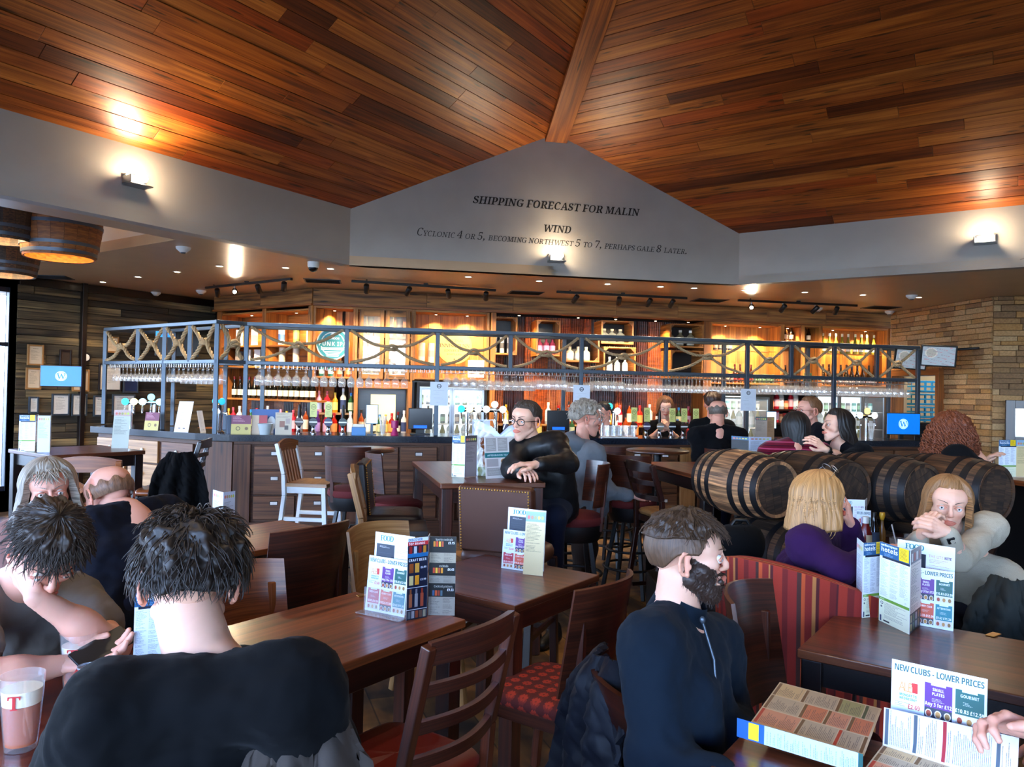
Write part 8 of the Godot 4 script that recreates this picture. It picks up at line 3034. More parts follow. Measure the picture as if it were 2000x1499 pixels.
func hand_bones(w:Vector3,dir:Vector3,palm:Vector3,side:float,curl:float,spread:=0.10,s:=1.0,thumb:=0.5)->Array:
	var y:=dir.normalized()
	var z:=(palm-y*palm.dot(y)).normalized()
	var x:=y.cross(z)*side
	var b:=[]
	var lens:=[[0.042,0.026,0.020],[0.046,0.029,0.021],[0.043,0.027,0.020],[0.034,0.021,0.018]]
	var kx:=[0.028,0.009,-0.010,-0.028]
	var ky:=[0.088,0.092,0.088,0.080]
	for i in 4:
		var kn:Vector3=w+(x*kx[i]+y*ky[i]- z*0.004)*s
		b.append([w+x*kx[i]*0.45*s+y*0.012*s,kn,0.0135*s,0.0105*s])
		var an:=curl*0.55
		var p:=kn
		for k in 3:
			var d:=y*cos(an)+z*sin(an)+x*(1.5-i)*spread
			d=d.normalized()
			var q:Vector3=p+d*lens[i][k]*s
			b.append([p,q,(0.0098-k*0.0011)*s,(0.0088-k*0.0011)*s])
			p=q
			an+=curl*(0.85 if k==0 else 0.6)
	var t0:=w+(x*0.018+y*0.02+z*0.004)*s
	var t1:=t0+(x*0.026+y*0.030+z*0.012*thumb*2.0)*s
	var t2:=t1+(x*(0.014-0.01*thumb)+y*0.028+z*0.014*thumb)*s
	var t3:=t2+(x*(0.004-0.012*thumb)+y*0.024+z*0.012*thumb)*s
	b.append([t0,t1,0.0155*s,0.0125*s])
	b.append([t1,t2,0.0118*s,0.0105*s])
	b.append([t2,t3,0.0105*s,0.0085*s])
	b.append([w-y*0.01*s,w+y*0.05*s,0.019*s,0.017*s])
	return b
func hair_cap(m:MB,xf:Transform3D,th:float,edge,o:={})->void:
	var nz:=FastNoiseLite.new()
	nz.seed=o.get("seed",1)
	nz.frequency=1.0
	nz.fractal_octaves=2
	var gr:float=o.get("groove",0.003)
	var cl:float=o.get("clump",30.0)
	var wild:float=o.get("wild",0.0)
	var flare:float=o.get("flare",0.0)
	var fade:float=o.get("fade",1.0)
	var nu:int=o.get("nu",132)
	var nv:int=o.get("nv",26)
	var wf:float=o.get("wf",40.0)
	var v0:=m.v.size()
	var i0:=m.ix.size()
	for j in nv+2:
		for i in nu+1:
			var tt:=TAU*i/nu
			var e:Vector2=edge.call(wrapf(tt,-PI,PI))
			var amax:=deg_to_rad(e.x)
			var R:=1.0/sqrt(pow(sin(tt)/0.081,2.0)+pow(cos(tt)/(0.099 if cos(tt)>0 else 0.107),2.0))
			var arc:=amax*0.1
			var total:=arc+e.y
			var s:=minf(float(j)/nv,1.0)*total
			var al:=minf(s/0.1,amax)
			var drop:=maxf(s-arc,0.0)
			var t:=th
			var k:=float(j)/nv
			if e.y<=0.0:
				t*=lerpf(1.0,1.0-fade,smoothstep(0.45,1.0,k))
			var q:=nz.get_noise_3d(sin(tt)*1.2+3.0,k*1.5,cos(tt)*1.2)
			var disp:=gr*sin(tt*cl+q*7.0+k*2.0)*smoothstep(0.05,0.3,k)
			disp+=gr*0.6*sin(tt*cl*2.3+q*11.0)
			var dir:=Vector3(sin(tt),0,cos(tt))
			var p:=dir*R*sin(al)+Vector3.UP*0.090*cos(al)
			var nrm:=(dir*sin(al)+Vector3.UP*cos(al)).normalized()
			if wild>0.0:
				disp+=wild*(nz.get_noise_3d(p.x*wf,p.y*wf,p.z*wf)+0.5*nz.get_noise_3d(p.x*wf*2.2,p.y*wf*2.2,p.z*wf*2.2))
			p+=nrm*(t+disp)
			if drop>0.0:
				p+=dir*flare*drop+Vector3.DOWN*drop
				p+=dir*gr*2.0*sin(tt*cl*0.35+k*5.0)*(drop/maxf(e.y,0.01))
			if j==nv+1:
				p-=nrm*(t+disp+0.012)
			m.vert(xf*(p+Vector3(0,0.022,-0.008)),Vector3.UP,Vector2(float(i)/nu*3.0,k))
	for j in nv+1:
		for i in nu:
			var a:=v0+j*(nu+1)+i
			m.tri_i(a,a+nu+2,a+1)
			m.tri_i(a,a+nu+1,a+nu+2)
	m.smooth(v0,i0)
	for j in nv+2:
		var a:=v0+j*(nu+1)
		var nn:=(m.n[a]+m.n[a+nu]).normalized()
		m.n[a]=nn
		m.n[a+nu]=nn
func hair_tufts(m:MB,xf:Transform3D,th:float,count:int,a0:float,a1:float,len:float,lift:float,r:float,sd:int,front:=180.0,curl:=0.0,down:=0.0)->void:
	var g:=RandomNumberGenerator.new()
	g.seed=sd
	for c in count:
		var tt:=deg_to_rad(g.randf_range(-front,front))
		if front<0:
			tt=PI+deg_to_rad(g.randf_range(front,-front))
		var al:=deg_to_rad(g.randf_range(a0,a1))
		var dir:=Vector3(sin(tt),0,cos(tt))
		var R:=1.0/sqrt(pow(sin(tt)/0.081,2.0)+pow(cos(tt)/(0.099 if cos(tt)>0 else 0.107),2.0))
		var p:=dir*R*sin(al)+Vector3.UP*0.090*cos(al)
		var nrm:=(dir*sin(al)+Vector3.UP*cos(al)).normalized()
		var fl:=(dir*cos(al)- Vector3.UP*sin(al)).normalized()
		var side:=nrm.cross(fl)
		fl=(fl+side*g.randf_range(-0.6,0.6)).normalized()
		p+=nrm*(th*0.6)
		var pts:=[]
		var rs:=PackedFloat32Array()
		var l:=len*g.randf_range(0.6,1.2)
		var bend:=g.randf_range(-1.0,1.0)
		var ph:=g.randf()*TAU
		var n:=7 if curl==0.0 else 22
		for q in n:
			var s:=float(q)/(n-1)
			var x:=p+fl*l*s*(1.0-down*s)+nrm*lift*sin(s*PI*0.75)+side*bend*l*0.25*s*s+Vector3.DOWN*l*down*s
			if curl>0.0:
				x+=(nrm*cos(ph+s*l*160.0)+side*sin(ph+s*l*160.0))*curl
			pts.append(xf*(x+Vector3(0,0.022,-0.008)))
			rs.append(r*(1.0-0.75*s*s)*xf.basis.x.length())
		m.tube(pts,rs,5,false,false)
func head_xf(p:Dictionary)->Transform3D:
	var b:=Basis(Vector3.UP,deg_to_rad(p.yaw))*Basis(Vector3.RIGHT,deg_to_rad(p.get("pitch",0.0)))*Basis(Vector3.BACK,deg_to_rad(p.get("roll",0.0)))
	return Transform3D(b.scaled_local(Vector3.ONE*float(p.get("hs",1.0))),p.head)
func person(label:String,p:Dictionary)->Node3D:
	var hip:Vector3=p.hip
	var neck:Vector3=p.neck
	var by:=deg_to_rad(p.byaw)
	var f:=Vector3(sin(by),0,cos(by))
	var left:=Vector3(cos(by),0,-sin(by))
	var base:=Vector3(hip.x,0,hip.z)
	var t:=thing("person",label,"person",base)
	var hx:=head_xf(p)
	var sw:float=p.get("sw",0.19)
	var bulk:float=p.get("bulk",1.0)
	var cell:float=p.get("cell",0.014)
	var up:=(neck-hip).normalized()
	var shl:Vector3=p.get("shl",neck-up*0.07+left*sw)
	var shr:Vector3=p.get("shr",neck-up*0.07-left*sw)
	var fm:bool=p.get("fem",false)
	var m:=MB.new()
	m.colored=true
	var hb:=hx*Vector3(0,-0.055,-0.018)
	var nr:=0.050 if fm else 0.058
	var bones:=[[neck-up*0.03,hb,nr*1.08,nr],[neck-up*0.05,hip,0.085,0.09],[shl,shr,0.045,0.045],[neck-up*0.0,shl.lerp(neck,0.3),0.05,0.042],[neck,shr.lerp(neck,0.3),0.05,0.042]]
	var al:Array=p.get("armL",[shl+f*0.10-Vector3.UP*0.27,shl+f*0.32-Vector3.UP*0.32,f,Vector3.DOWN,0.5])
	var ar:Array=p.get("armR",[shr+f*0.10-Vector3.UP*0.27,shr+f*0.32-Vector3.UP*0.32,f,Vector3.DOWN,0.5])
	var at:float=0.9 if fm else 1.0
	for q in [[shl,al],[shr,ar]]:
		bones.append([q[0],q[1][0],0.050*at,0.042*at])
		bones.append([q[1][0],q[1][1].lerp(q[1][0],0.55),0.042*at,0.041*at])
		bones.append([q[1][1].lerp(q[1][0],0.6),q[1][1],0.041*at,0.028*at])
	field_mesh(bones,cell,0.03,m)
	var hc:float=p.get("hcell",0.005)
	for q in [[al,1.0],[ar,-1.0]]:
		var a:Array=q[0]
		var hbones:=hand_bones(a[1],a[2],a[3],q[1],a[4],0.10 if a.size()<6 else a[5],0.95 if fm else 1.04,0.5 if a.size()<7 else a[6])
		hbones.append([a[1].lerp(a[0],0.25),a[1],0.031*at,0.025*at])
		field_mesh(hbones,hc,0.008,m)
	var hm:=head_mesh(fm)
	var s0:=m.v.size()
	m.add(hm,hx)
	if p.get("stubble",0.0)>0.0:
		for i in hm.v.size():
			var q:=hm.v[i]
			if q.y<-0.03 and q.z>-0.03 and not (absf(q.x)<0.024 and absf(q.y+0.056)<0.014 and q.z>0.08):
				m.col[s0+i]=m.col[s0+i].lerp(Color(0.45,0.36,0.32),p.stubble)
	part("body",m,skin_mat(p.skin),t,-base)
	for x in [-1,1]:
		var e:=MB.new()
		e.ball(Vector3.ZERO,Vector3.ONE*0.0125,14,10)
		var eo:=part("eye",e,M.eyewhite,t,hx*Vector3(x*0.032,0.0055,0.0795)- base,hx.basis)
		var ir:=MB.new()
		ir.ball(Vector3(0,0,0.0083),Vector3(0.0058,0.0058,0.0046),12,8)
		var gz:float=p.get("gaze",0.0)
		part("iris",ir,M.iris,eo,Vector3.ZERO,Basis(Vector3.UP,gz))
		var br:=MB.new()
		var bp:=[]
		var bw:=PackedFloat32Array()
		for k in 7:
			var u:=k/6.0
			bp.append(hx*Vector3(x*(0.013+0.036*u),0.0275+0.007*sin(u*2.2),0.0975-0.0215*u*u))
			bw.append((0.0042 if not fm else 0.0026)*(1.0-0.7*u*u))
		br.tube(bp,bw,6,false,true,0.6)
		part("eyebrow",br,p.get("brow",M.hairbrown),t,-base)
	var cm:Material=p.top
	var nz:=FastNoiseLite.new()
	nz.seed=int(p.get("seed",3))
	nz.frequency=9.0
	nz.fractal_octaves=3
	var cb:=[]
	var wl:=left*sw
	var cw:float=p.get("waist",0.115)*bulk
	var d:=neck-up*0.20
	cb.append([shl-wl*0.12,shr+wl*0.12,0.070*bulk,0.070*bulk])
	for s in [-1.0,1.0]:
		cb.append([d+wl*s*0.62+f*0.02,hip+wl*s*0.45+f*0.01,0.105*bulk,cw*1.05])
		cb.append([(neck-up*0.005-f*0.01)+wl*s*0.22,(shl if s>0 else shr)- up*0.0,0.056,0.066*bulk])
	cb.append([d+f*0.03,hip+f*0.05,0.115*bulk,cw*1.1])
	cb.append([d-f*0.03,hip-f*0.02,0.10*bulk,cw])
	if fm:
		for s in [-1.0,1.0]:
			var bc:Vector3=neck-up*0.24+wl*s*0.45+f*0.11
			cb.append([bc,bc+f*0.02,0.07*bulk,0.06*bulk])
	var sl:float=p.get("sleeve",0.066)
	for q in [[shl,al],[shr,ar]]:
		var el:Vector3=q[1][0]
		var wr:Vector3=q[1][1]
		if p.get("short",false):
			cb.append([q[0],q[0].lerp(el,0.62),sl*1.06,sl])
		else:
			cb.append([q[0],el,sl*1.06,sl*0.86])
			cb.append([el,wr.lerp(el,0.12),sl*0.86,sl*0.62])
	cb.append([hb.lerp(neck,0.25 if p.get("short",false) else 0.0),hb+(hb-neck)*1.2,nr+0.006,nr+0.012,true])
	var cmb:=MB.new()
	field_mesh(cb,cell,0.045,cmb,nz,p.get("fold",0.009))
	part(p.get("topname","jumper"),cmb,cm,t,-base)
	var kn:Array=p.get("knees",[hip+f*0.42+left*0.10-Vector3.UP*0.02,hip+f*0.42-left*0.10-Vector3.UP*0.02])
	var an:Array=p.get("ankles",[Vector3(kn[0].x,0.09,kn[0].z)- f*0.05,Vector3(kn[1].x,0.09,kn[1].z)- f*0.05])
	var tb:=[]
	for s in 2:
		var hj:=hip+left*(0.09 if s==0 else -0.09)
		tb.append([hj,kn[s],0.095*bulk,0.068])
		tb.append([kn[s],an[s],0.064,0.05])
	tb.append([hip+left*0.07,hip-left*0.07,0.12*bulk,0.12*bulk])
	var tm:=MB.new()
	field_mesh(tb,0.022,0.05,tm)
	part("trousers",tm,p.get("trousers",M.denim),t,-base)
	for s in 2:
		var sb:=MB.new()
		var a:Vector3=an[s]
		var toe:=a+f*0.17
		field_mesh([[Vector3(a.x,0.05,a.z),Vector3(toe.x,0.035,toe.z),0.048,0.035],[Vector3(a.x,0.10,a.z),Vector3(a.x,0.05,a.z),0.045,0.048]],0.016,0.02,sb)
		part("shoe",sb,M.black,t,-base)
	return t
func head_part(t:Node3D,called:String,m:MB,mt:Material)->MeshInstance3D:
	return part(called,m,mt,t,-t.position)
func beard(t:Node3D,p:Dictionary,mt:Material,th:=0.006)->void:
	var hx:=head_xf(p)
	var hm:=head_mesh(p.get("fem",false))
	var m:=MB.new()
	var nz:=FastNoiseLite.new()
	nz.frequency=260.0
	var keep:={}
	for i in hm.v.size():
		var q:=hm.v[i]
		var side:=clampf((absf(q.x)- 0.03)/0.03,0,1)
		var top:=lerpf(-0.034,-0.012,side)
		if q.z<0.055:
			top=lerpf(top,0.012,clampf((0.055-q.z)/0.05,0,1))
		var mouth:=absf(q.x)<0.026 and absf(q.y+0.0555)<0.0095 and q.z>0.06
		var soul:=absf(q.x)<0.02 and q.y>-0.045 and q.z>0.095 and q.y<-0.036
		if q.y<top and q.z>-0.012 and absf(q.x)<0.070 and not mouth and (q.y<-0.037 or side>0.3 or soul) and q.y>-0.125:
			var e:=minf((top-q.y)/0.02,1.0)
			var o:=q+hm.n[i]*(th*e*(0.8+0.5*nz.get_noise_3dv(q))+0.0006)
			keep[i]=m.vert(hx*o,(hx.basis*hm.n[i]).normalized())
	var i0:=m.ix.size()
	for k in range(0,hm.ix.size(),3):
		if keep.has(hm.ix[k]) and keep.has(hm.ix[k+1]) and keep.has(hm.ix[k+2]):
			m.ix.append_array([keep[hm.ix[k]],keep[hm.ix[k+1]],keep[hm.ix[k+2]]])
	m.smooth(0,i0)
	var g:=RandomNumberGenerator.new()
	g.seed=77
	var ks:=keep.keys()
	for c in 420:
		var i:int=ks[g.randi()%ks.size()]
		var a:Vector3=hx*(hm.v[i]+hm.n[i]*th*0.5)
		var d:Vector3=hx.basis*(hm.n[i]*0.7+Vector3(g.randf_range(-0.4,0.4),-0.8,g.randf_range(-0.2,0.4)))
		m.tube([a,a+d*0.006,a+d*0.011],PackedFloat32Array([0.0009,0.0007,0.0002]),3,false,false)
	head_part(t,"beard",m,mt)
func glasses(t:Node3D,p:Dictionary,mt:Material,r:=0.021,thick:=0.0018)->void:
	var hx:=head_xf(p)
	var m:=MB.new()
	for x in [-1,1]:
		var c:=[]
		for k in 20:
			c.append(hx*Vector3(x*0.033+cos(TAU*k/20)*r*1.08,0.002+sin(TAU*k/20)*r*0.92,0.104-absf(cos(TAU*k/20)*0.5+0.5*x)*0.008))
		m.tube(c,thick,6,true)
		m.tube([hx*Vector3(x*0.056,0.006,0.097),hx*Vector3(x*0.078,0.006,0.05),hx*Vector3(x*0.080,0.004,-0.005)],thick*0.8,5)
	m.tube([hx*Vector3(-0.011,0.004,0.106),hx*Vector3(0,0.008,0.110),hx*Vector3(0.011,0.004,0.106)],thick,5)
	head_part(t,"spectacles",m,mt)
func hair_fringe(m:MB,p:Dictionary,top:float,open:float)->void:
	var hx:=head_xf(p)
	m.grid(56,10,func(u,v):
		var tt:=lerpf(open,TAU-open,u)
		var al:float=deg_to_rad(lerpf(118.0,top+6.0*sin(u*40.0),v))
		var e:float=0.004*sin(clampf(v*1.02,0,1)*PI)+0.0012*sin(u*260.0)
		var R:=1.0/sqrt(pow(sin(tt)/0.081,2.0)+pow(cos(tt)/0.107,2.0))+e
		return hx*(Vector3(sin(tt)*R*sin(al),0.090*cos(al)+0.022,cos(tt)*R*sin(al)- 0.008)))
func short_edge(front:float,side:float,back:float):
	return func(tt):return Vector2(lerpf(lerpf(front,side,smoothstep(0.75,1.25,absf(tt))),back,smoothstep(1.75,2.5,absf(tt))),0.0)
func long_edge(front:float,side_drop:float,back_drop:float,open:=0.75):
	return func(tt):return Vector2(lerpf(front,98.0,smoothstep(open,open+0.35,absf(tt))),lerpf(0.0,lerpf(side_drop,back_drop,smoothstep(1.2,2.4,absf(tt))),smoothstep(open+0.15,open+0.55,absf(tt))))
func hair_mat(c:Color)->StandardMaterial3D:
	var m:=mat(Color(c.r*1.25,c.g*1.22,c.b*1.18),0.55,0.0,0.5)
	m.albedo_texture=M.hair_tex
	m.uv1_scale=Vector3(6,1,1)
	m.rim_enabled=true
	m.rim=0.3
	m.rim_tint=0.8
	return m
func build_people()->void:
	rng.seed=909
	var img:=Image.create(128,64,false,Image.FORMAT_RGB8)
	var hr:=streaks(64,128,71,16,0.2,3)
	for x in 128:
		for y in 64:
			var q:=0.45+0.75*hr[x*64+y]/255.0
			img.set_pixel(x,y,Color(q,q,q))
	M.hair_tex=ImageTexture.create_from_image(img)
	M.eyewhite=mat(Color(0.80,0.78,0.75),0.2)
	M.iris=mat(Color(0.10,0.09,0.08),0.15)
	M.hairbrown=hair_mat(Color(0.20,0.13,0.08))
	var dark:=hair_mat(Color(0.10,0.07,0.05))
	var grey:=hair_mat(Color(0.52,0.49,0.45))
	var blond:=hair_mat(Color(0.62,0.46,0.28))
	M.denim=cloth_mat(Color(0.08,0.10,0.16))
	var darkcloth:=cloth_mat(Color(0.035,0.037,0.045))
	var fair:=Color(0.86,0.66,0.56)
	var ruddy:=Color(0.84,0.60,0.51)
	var t:Node3D
	var p:Dictionary
	p={"head":Vector3(0.494,1.154,-2.100),"yaw":84.0,"pitch":2.0,"roll":0.0,"hs":1.0,"skin":fair,"neck":Vector3(0.469,0.997,-2.130),"hip":Vector3(0.467,0.456,-2.160),"byaw":74.0,"sw":0.20,"bulk":1.12,
		"shl":Vector3(0.624,0.843,-2.300),"shr":Vector3(0.373,0.944,-1.960),"armR":[Vector3(0.376,0.691,-1.880),Vector3(0.519,0.717,-1.750),Vector3(0.9,0,0.1),Vector3.DOWN,0.6],"armL":[Vector3(0.672,0.623,-2.250),Vector3(0.651,0.697,-2.020),Vector3(0.6,-0.1,0.6),Vector3.DOWN,0.5],
		"top":cloth_mat(Color(0.045,0.085,0.125)),"topname":"fleece","cell":0.011,"sleeve":0.078,"fold":0.012,"waist":0.13,"trousers":darkcloth,"hcell":0.0045}
	t=person("bearded man in profile wearing a dark teal fleece, seated at the right",p)
	var hm:=MB.new()
	var hx:=head_xf(p)
	hair_cap(hm,hx,0.022,func(tt):return Vector2(lerpf(lerpf(52.0,66.0,smoothstep(0.6,1.0,absf(tt))),72.0,smoothstep(1.8,2.6,absf(tt))),0.0),{"groove":0.0035,"clump":16.0,"wild":0.010,"fade":0.35,"seed":4,"wf":34.0})
	hair_tufts(hm,hx,0.024,420,6,58,0.045,0.006,0.0015,5)
	hair_tufts(hm,hx,0.024,90,30,50,0.045,0.006,0.0015,6,45)
	head_part(t,"hair",hm,hair_mat(Color(0.22,0.15,0.095)))
	hm=MB.new()
	hair_cap(hm,hx,0.0075,short_edge(55,92,122),{"groove":0.0012,"clump":60.0,"wild":0.0015,"fade":0.85,"seed":8,"wf":160.0})
	head_part(t,"hair_sides",hm,hair_mat(Color(0.30,0.215,0.15)))
	beard(t,p,hair_mat(Color(0.17,0.105,0.07)),0.009)
	var co:=MB.new()
	co.grid(40,4,func(u,v):
		var an:float=TAU*u
		var c:Vector3=(Vector3(0.472,1.003,-2.130) as Vector3).lerp(Vector3(0.484,1.046,-2.120),v)
		return c+Vector3(sin(an)*(0.082-0.010*v),0.012*cos(an)*0.0-0.05*maxf(sin(an+0.3),0.0)*(1.0-v*0.3),cos(an)*(0.078-0.010*v)),true)
	head_part(t,"collar",co,p.top)
	var zp:=MB.new()
	zp.tube([Vector3(0.522,0.996,-2.030),Vector3(0.552,0.898,-2.020),Vector3(0.553,0.766,-1.980)],0.004,6)
	zp.ball(Vector3(0.519,1.003,-2.020),Vector3(0.008,0.010,0.006),10,6)
	head_part(t,"zip",zp,M.frame)
	p={"head":Vector3(-0.610,1.220,-1.460),"yaw":202.0,"pitch":16.0,"roll":3.0,"hs":1.02,"skin":fair,"neck":Vector3(-0.531,1.079,-1.370),"hip":Vector3(-0.509,0.739,-1.300),"byaw":208.0,"sw":0.205,"bulk":1.02,"short":true,
		"shr":Vector3(-0.362,1.073,-1.320),"shl":Vector3(-0.664,1.044,-1.280),"armL":[Vector3(-0.811,0.835,-1.400),Vector3(-0.952,0.780,-1.620),Vector3(-0.3,0,-1),Vector3.DOWN,0.5],"armR":[Vector3(-0.318,0.835,-1.420),Vector3(-0.461,0.747,-1.620),Vector3(-0.6,0,-0.8),Vector3.DOWN,0.5],
		"top":cloth_mat(Color(0.016,0.017,0.022)),"topname":"t_shirt","cell":0.0105,"sleeve":0.075,"fold":0.012}
	t=person("man with dark tousled hair in a black top, back turned at the front left",p)
	hm=MB.new()
	hx=head_xf(p)
	hair_cap(hm,hx,0.024,short_edge(70,82,116),{"groove":0.003,"clump":9.0,"wild":0.016,"fade":0.7,"seed":14,"wf":26.0,"nu":180,"nv":40})
	hair_tufts(hm,hx,0.026,900,4,100,0.045,0.007,0.0017,15)
	hair_tufts(hm,hx,0.024,160,8,40,0.05,0.022,0.0017,16)
	hair_tufts(hm,hx,0.012,200,96,114,0.028,0.002,0.001,17,-70)
	head_part(t,"hair",hm,hair_mat(Color(0.125,0.085,0.058)))
	p={"head":Vector3(-1.251,1.136,-2.060),"yaw":42.0,"pitch":40.0,"roll":-4.0,"hs":1.02,"skin":ruddy,"neck":Vector3(-1.450,0.994,-2.220),"hip":Vector3(-1.706,0.644,-2.420),"byaw":48.0,"sw":0.19,"short":true,"gaze":0.0,
		"shl":Vector3(-1.368,0.916,-2.400),"shr":Vector3(-1.486,0.973,-2.080),"armL":[Vector3(-1.115,0.854,-2.160),Vector3(-1.244,1.035,-2.000),Vector3(-0.35,0.75,-0.1),Vector3(0.15,0.3,-0.9),0.75,0.06,0.2],"armR":[Vector3(-1.314,0.850,-1.900),Vector3(-1.180,0.848,-2.020),Vector3(0.85,0.12,-0.25),Vector3(0.1,0.9,0.3),0.5],
		"top":cloth_mat(Color(0.42,0.40,0.385)),"topname":"t_shirt","cell":0.012,"hcell":0.0042,"sleeve":0.072,"fold":0.012}
	t=person("young man in a grey t-shirt bowed over a phone, hand against his face",p)
	hm=MB.new()
	hx=head_xf(p)
	hair_cap(hm,hx,0.026,short_edge(66,74,112),{"groove":0.004,"clump":14.0,"wild":0.010,"fade":0.5,"seed":24,"wf":24.0,"nu":160})
	hair_tufts(hm,hx,0.026,700,4,74,0.05,0.006,0.0016,25)
	hair_tufts(hm,hx,0.026,160,40,64,0.045,0.003,0.0014,26,60)
	head_part(t,"hair",hm,hair_mat(Color(0.165,0.12,0.085)))
	var ph:=MB.new()
	ph.box(Vector3.ZERO,Vector3(0.074,0.150,0.009),Basis(),0.004)
	var po:=single("mobile_phone",ph,M.black,"dark mobile phone in the hand of the young man in grey","phone",Vector3(-1.094,0.882,-2.060))
	po.rotation=Vector3(-1.0,0.5,-1.0)
	p={"head":Vector3(-1.792,1.178,-2.950),"yaw":36.0,"pitch":6.0,"roll":4.0,"hs":1.0,"fem":true,"skin":ruddy,"neck":Vector3(-1.896,1.028,-3.050),"hip":Vector3(-2.078,0.517,-3.250),"byaw":50.0,"sw":0.175,"shl":Vector3(-1.791,0.957,-3.150),"shr":Vector3(-1.936,0.973,-2.950),
		"top":cloth_mat(Color(0.50,0.36,0.33)),"cell":0.014,"brow":grey}
	t=person("smiling woman with grey bobbed hair and a pink jumper at the left",p)
	hm=MB.new()
	hx=head_xf(p)
	hair_cap(hm,hx,0.020,long_edge(50,0.10,0.09,0.7),{"groove":0.0022,"clump":26.0,"flare":0.18,"seed":34})
	hair_tufts(hm,hx,0.022,60,42,58,0.045,0.004,0.0026,35,40)
	head_part(t,"hair",hm,grey)
	p={"head":Vector3(-1.596,1.153,-3.020),"yaw":238.0,"pitch":28.0,"roll":0.0,"hs":1.04,"skin":ruddy,"neck":Vector3(-1.492,1.086,-2.980),"hip":Vector3(-1.302,0.752,-2.800),"byaw":238.0,"sw":0.21,"bulk":1.15,
		"shl":Vector3(-1.554,1.048,-2.850),"shr":Vector3(-1.427,1.048,-3.160),"armL":[Vector3(-1.665,0.852,-2.900),Vector3(-1.883,0.777,-3.100),Vector3(-0.8,0,-0.4),Vector3.DOWN,0.5],
		"top":cloth_mat(Color(0.035,0.045,0.085)),"cell":0.014,"sleeve":0.078,"fold":0.014}
	t=person("bald man in a navy jumper leaning forward, seen from behind at the left",p)
	hm=MB.new()
	hair_fringe(hm,p,84.0,1.5)
	head_part(t,"hair",hm,hair_mat(Color(0.42,0.30,0.22)))
	p={"head":Vector3(0.092,1.411,-4.950),"yaw":-34.0,"pitch":4.0,"roll":-3.0,"hs":1.08,"skin":fair,"neck":Vector3(0.150,1.255,-5.000),"hip":Vector3(0.253,0.841,-5.150),"byaw":-30.0,"sw":0.215,"bulk":1.15,
		"shl":Vector3(0.292,1.262,-4.950),"shr":Vector3(0.050,1.214,-4.980),"armL":[Vector3(0.354,1.161,-4.720),Vector3(0.150,1.169,-4.500),Vector3(-0.9,0.0,0.3),Vector3.DOWN,0.5],"armR":[Vector3(0.011,1.114,-4.800),Vector3(0.079,1.120,-4.600),Vector3(0.3,0,0.9),Vector3.DOWN,0.5],
		"top":mat(Color(0.022,0.025,0.033),0.5),"topname":"jacket","cell":0.016,"sleeve":0.075,"stubble":0.15,"knees":[Vector3(0.290,0.821,-4.750),Vector3(0.160,0.827,-4.700)],"ankles":[Vector3(0.303,0.446,-4.850),Vector3(0.171,0.455,-4.800)]}
	t=person("man in round spectacles and a black jacket behind the carrier bag",p)
	hm=MB.new()
	hx=head_xf(p)
	hair_cap(hm,hx,0.014,short_edge(48,84,116),{"groove":0.002,"clump":22.0,"wild":0.004,"fade":0.6,"seed":54})
	head_part(t,"hair",hm,hair_mat(Color(0.20,0.17,0.15)))
	glasses(t,p,M.black,0.022,0.0026)
	p={"head":Vector3(0.572,1.406,-5.750),"yaw":100.0,"pitch":8.0,"roll":0.0,"hs":1.08,"fem":true,"skin":ruddy,"neck":Vector3(0.542,1.216,-5.800),"hip":Vector3(0.580,0.744,-5.850),"byaw":110.0,"sw":0.19,"bulk":1.12,
		"top":cloth_mat(Color(0.40,0.42,0.44)),"topname":"jacket","cell":0.016,"sleeve":0.075,"fold":0.014,"knees":[Vector3(0.623,0.400,-5.900),Vector3(0.554,0.419,-5.800)],"ankles":[Vector3(0.621,0.102,-5.900),Vector3(0.541,0.106,-5.800)],"trousers":cloth_mat(Color(0.16,0.12,0.10)),"brow":grey}
	t=person("grey-haired person in spectacles and a pale hooded jacket standing in the middle",p)
	hm=MB.new()
	hx=head_xf(p)
	hair_cap(hm,hx,0.024,short_edge(54,86,116),{"groove":0.003,"clump":12.0,"wild":0.012,"fade":0.4,"seed":64,"wf":36.0})
	hair_tufts(hm,hx,0.026,140,5,105,0.03,0.012,0.0035,65,180,0.006)
	head_part(t,"hair",hm,grey)
	glasses(t,p,M.steel,0.019,0.0016)
	var hood:=MB.new()
	var hc:Vector3=Vector3(0.507,1.210,-5.760)
	hood.grid(30,8,func(u,v):
		var an:float=TAU*u
		var e:float=PI*(v-0.5)
		return hc+Vector3(sin(an)*0.15*cos(e)- 0.02,0.075*sin(e)+0.02*cos(an*2.0)*cos(e)- sin(an)*0.03,cos(an)*0.14*cos(e)),true)
	head_part(t,"hood",hood,p.top)
	p={"head":Vector3(1.894,1.450,-9.350),"yaw":-4.0,"pitch":24.0,"hs":1.06,"fem":true,"skin":fair,"neck":Vector3(1.918,1.257,-9.450),"hip":Vector3(1.959,0.669,-9.600),"byaw":0.0,"sw":0.18,
		"armL":[Vector3(2.110,0.990,-9.400),Vector3(1.902,1.189,-9.150),Vector3(-0.5,0.8,0.2),Vector3(-0.5,0,-0.6),0.9],"armR":[Vector3(1.697,1.001,-9.400),Vector3(1.782,1.159,-9.200),Vector3(0.6,0.6,0.3),Vector3(0.5,0,-0.6),0.9],
		"top":darkcloth,"topname":"black_top","short":true,"cell":0.02,"hcell":0.007,"knees":[Vector3(2.041,0.121,-9.600),Vector3(1.911,0.118,-9.600)],"ankles":[Vector3(2.048,-0.267,-9.600),Vector3(1.919,-0.270,-9.600)]}
	t=person("fair-haired bar worker in black looking down behind the hand pumps",p)
	hm=MB.new()
	hair_cap(hm,head_xf(p),0.018,long_edge(50,0.07,0.08,0.6),{"groove":0.002,"clump":22.0,"flare":-0.05,"seed":74,"nu":80,"nv":16})
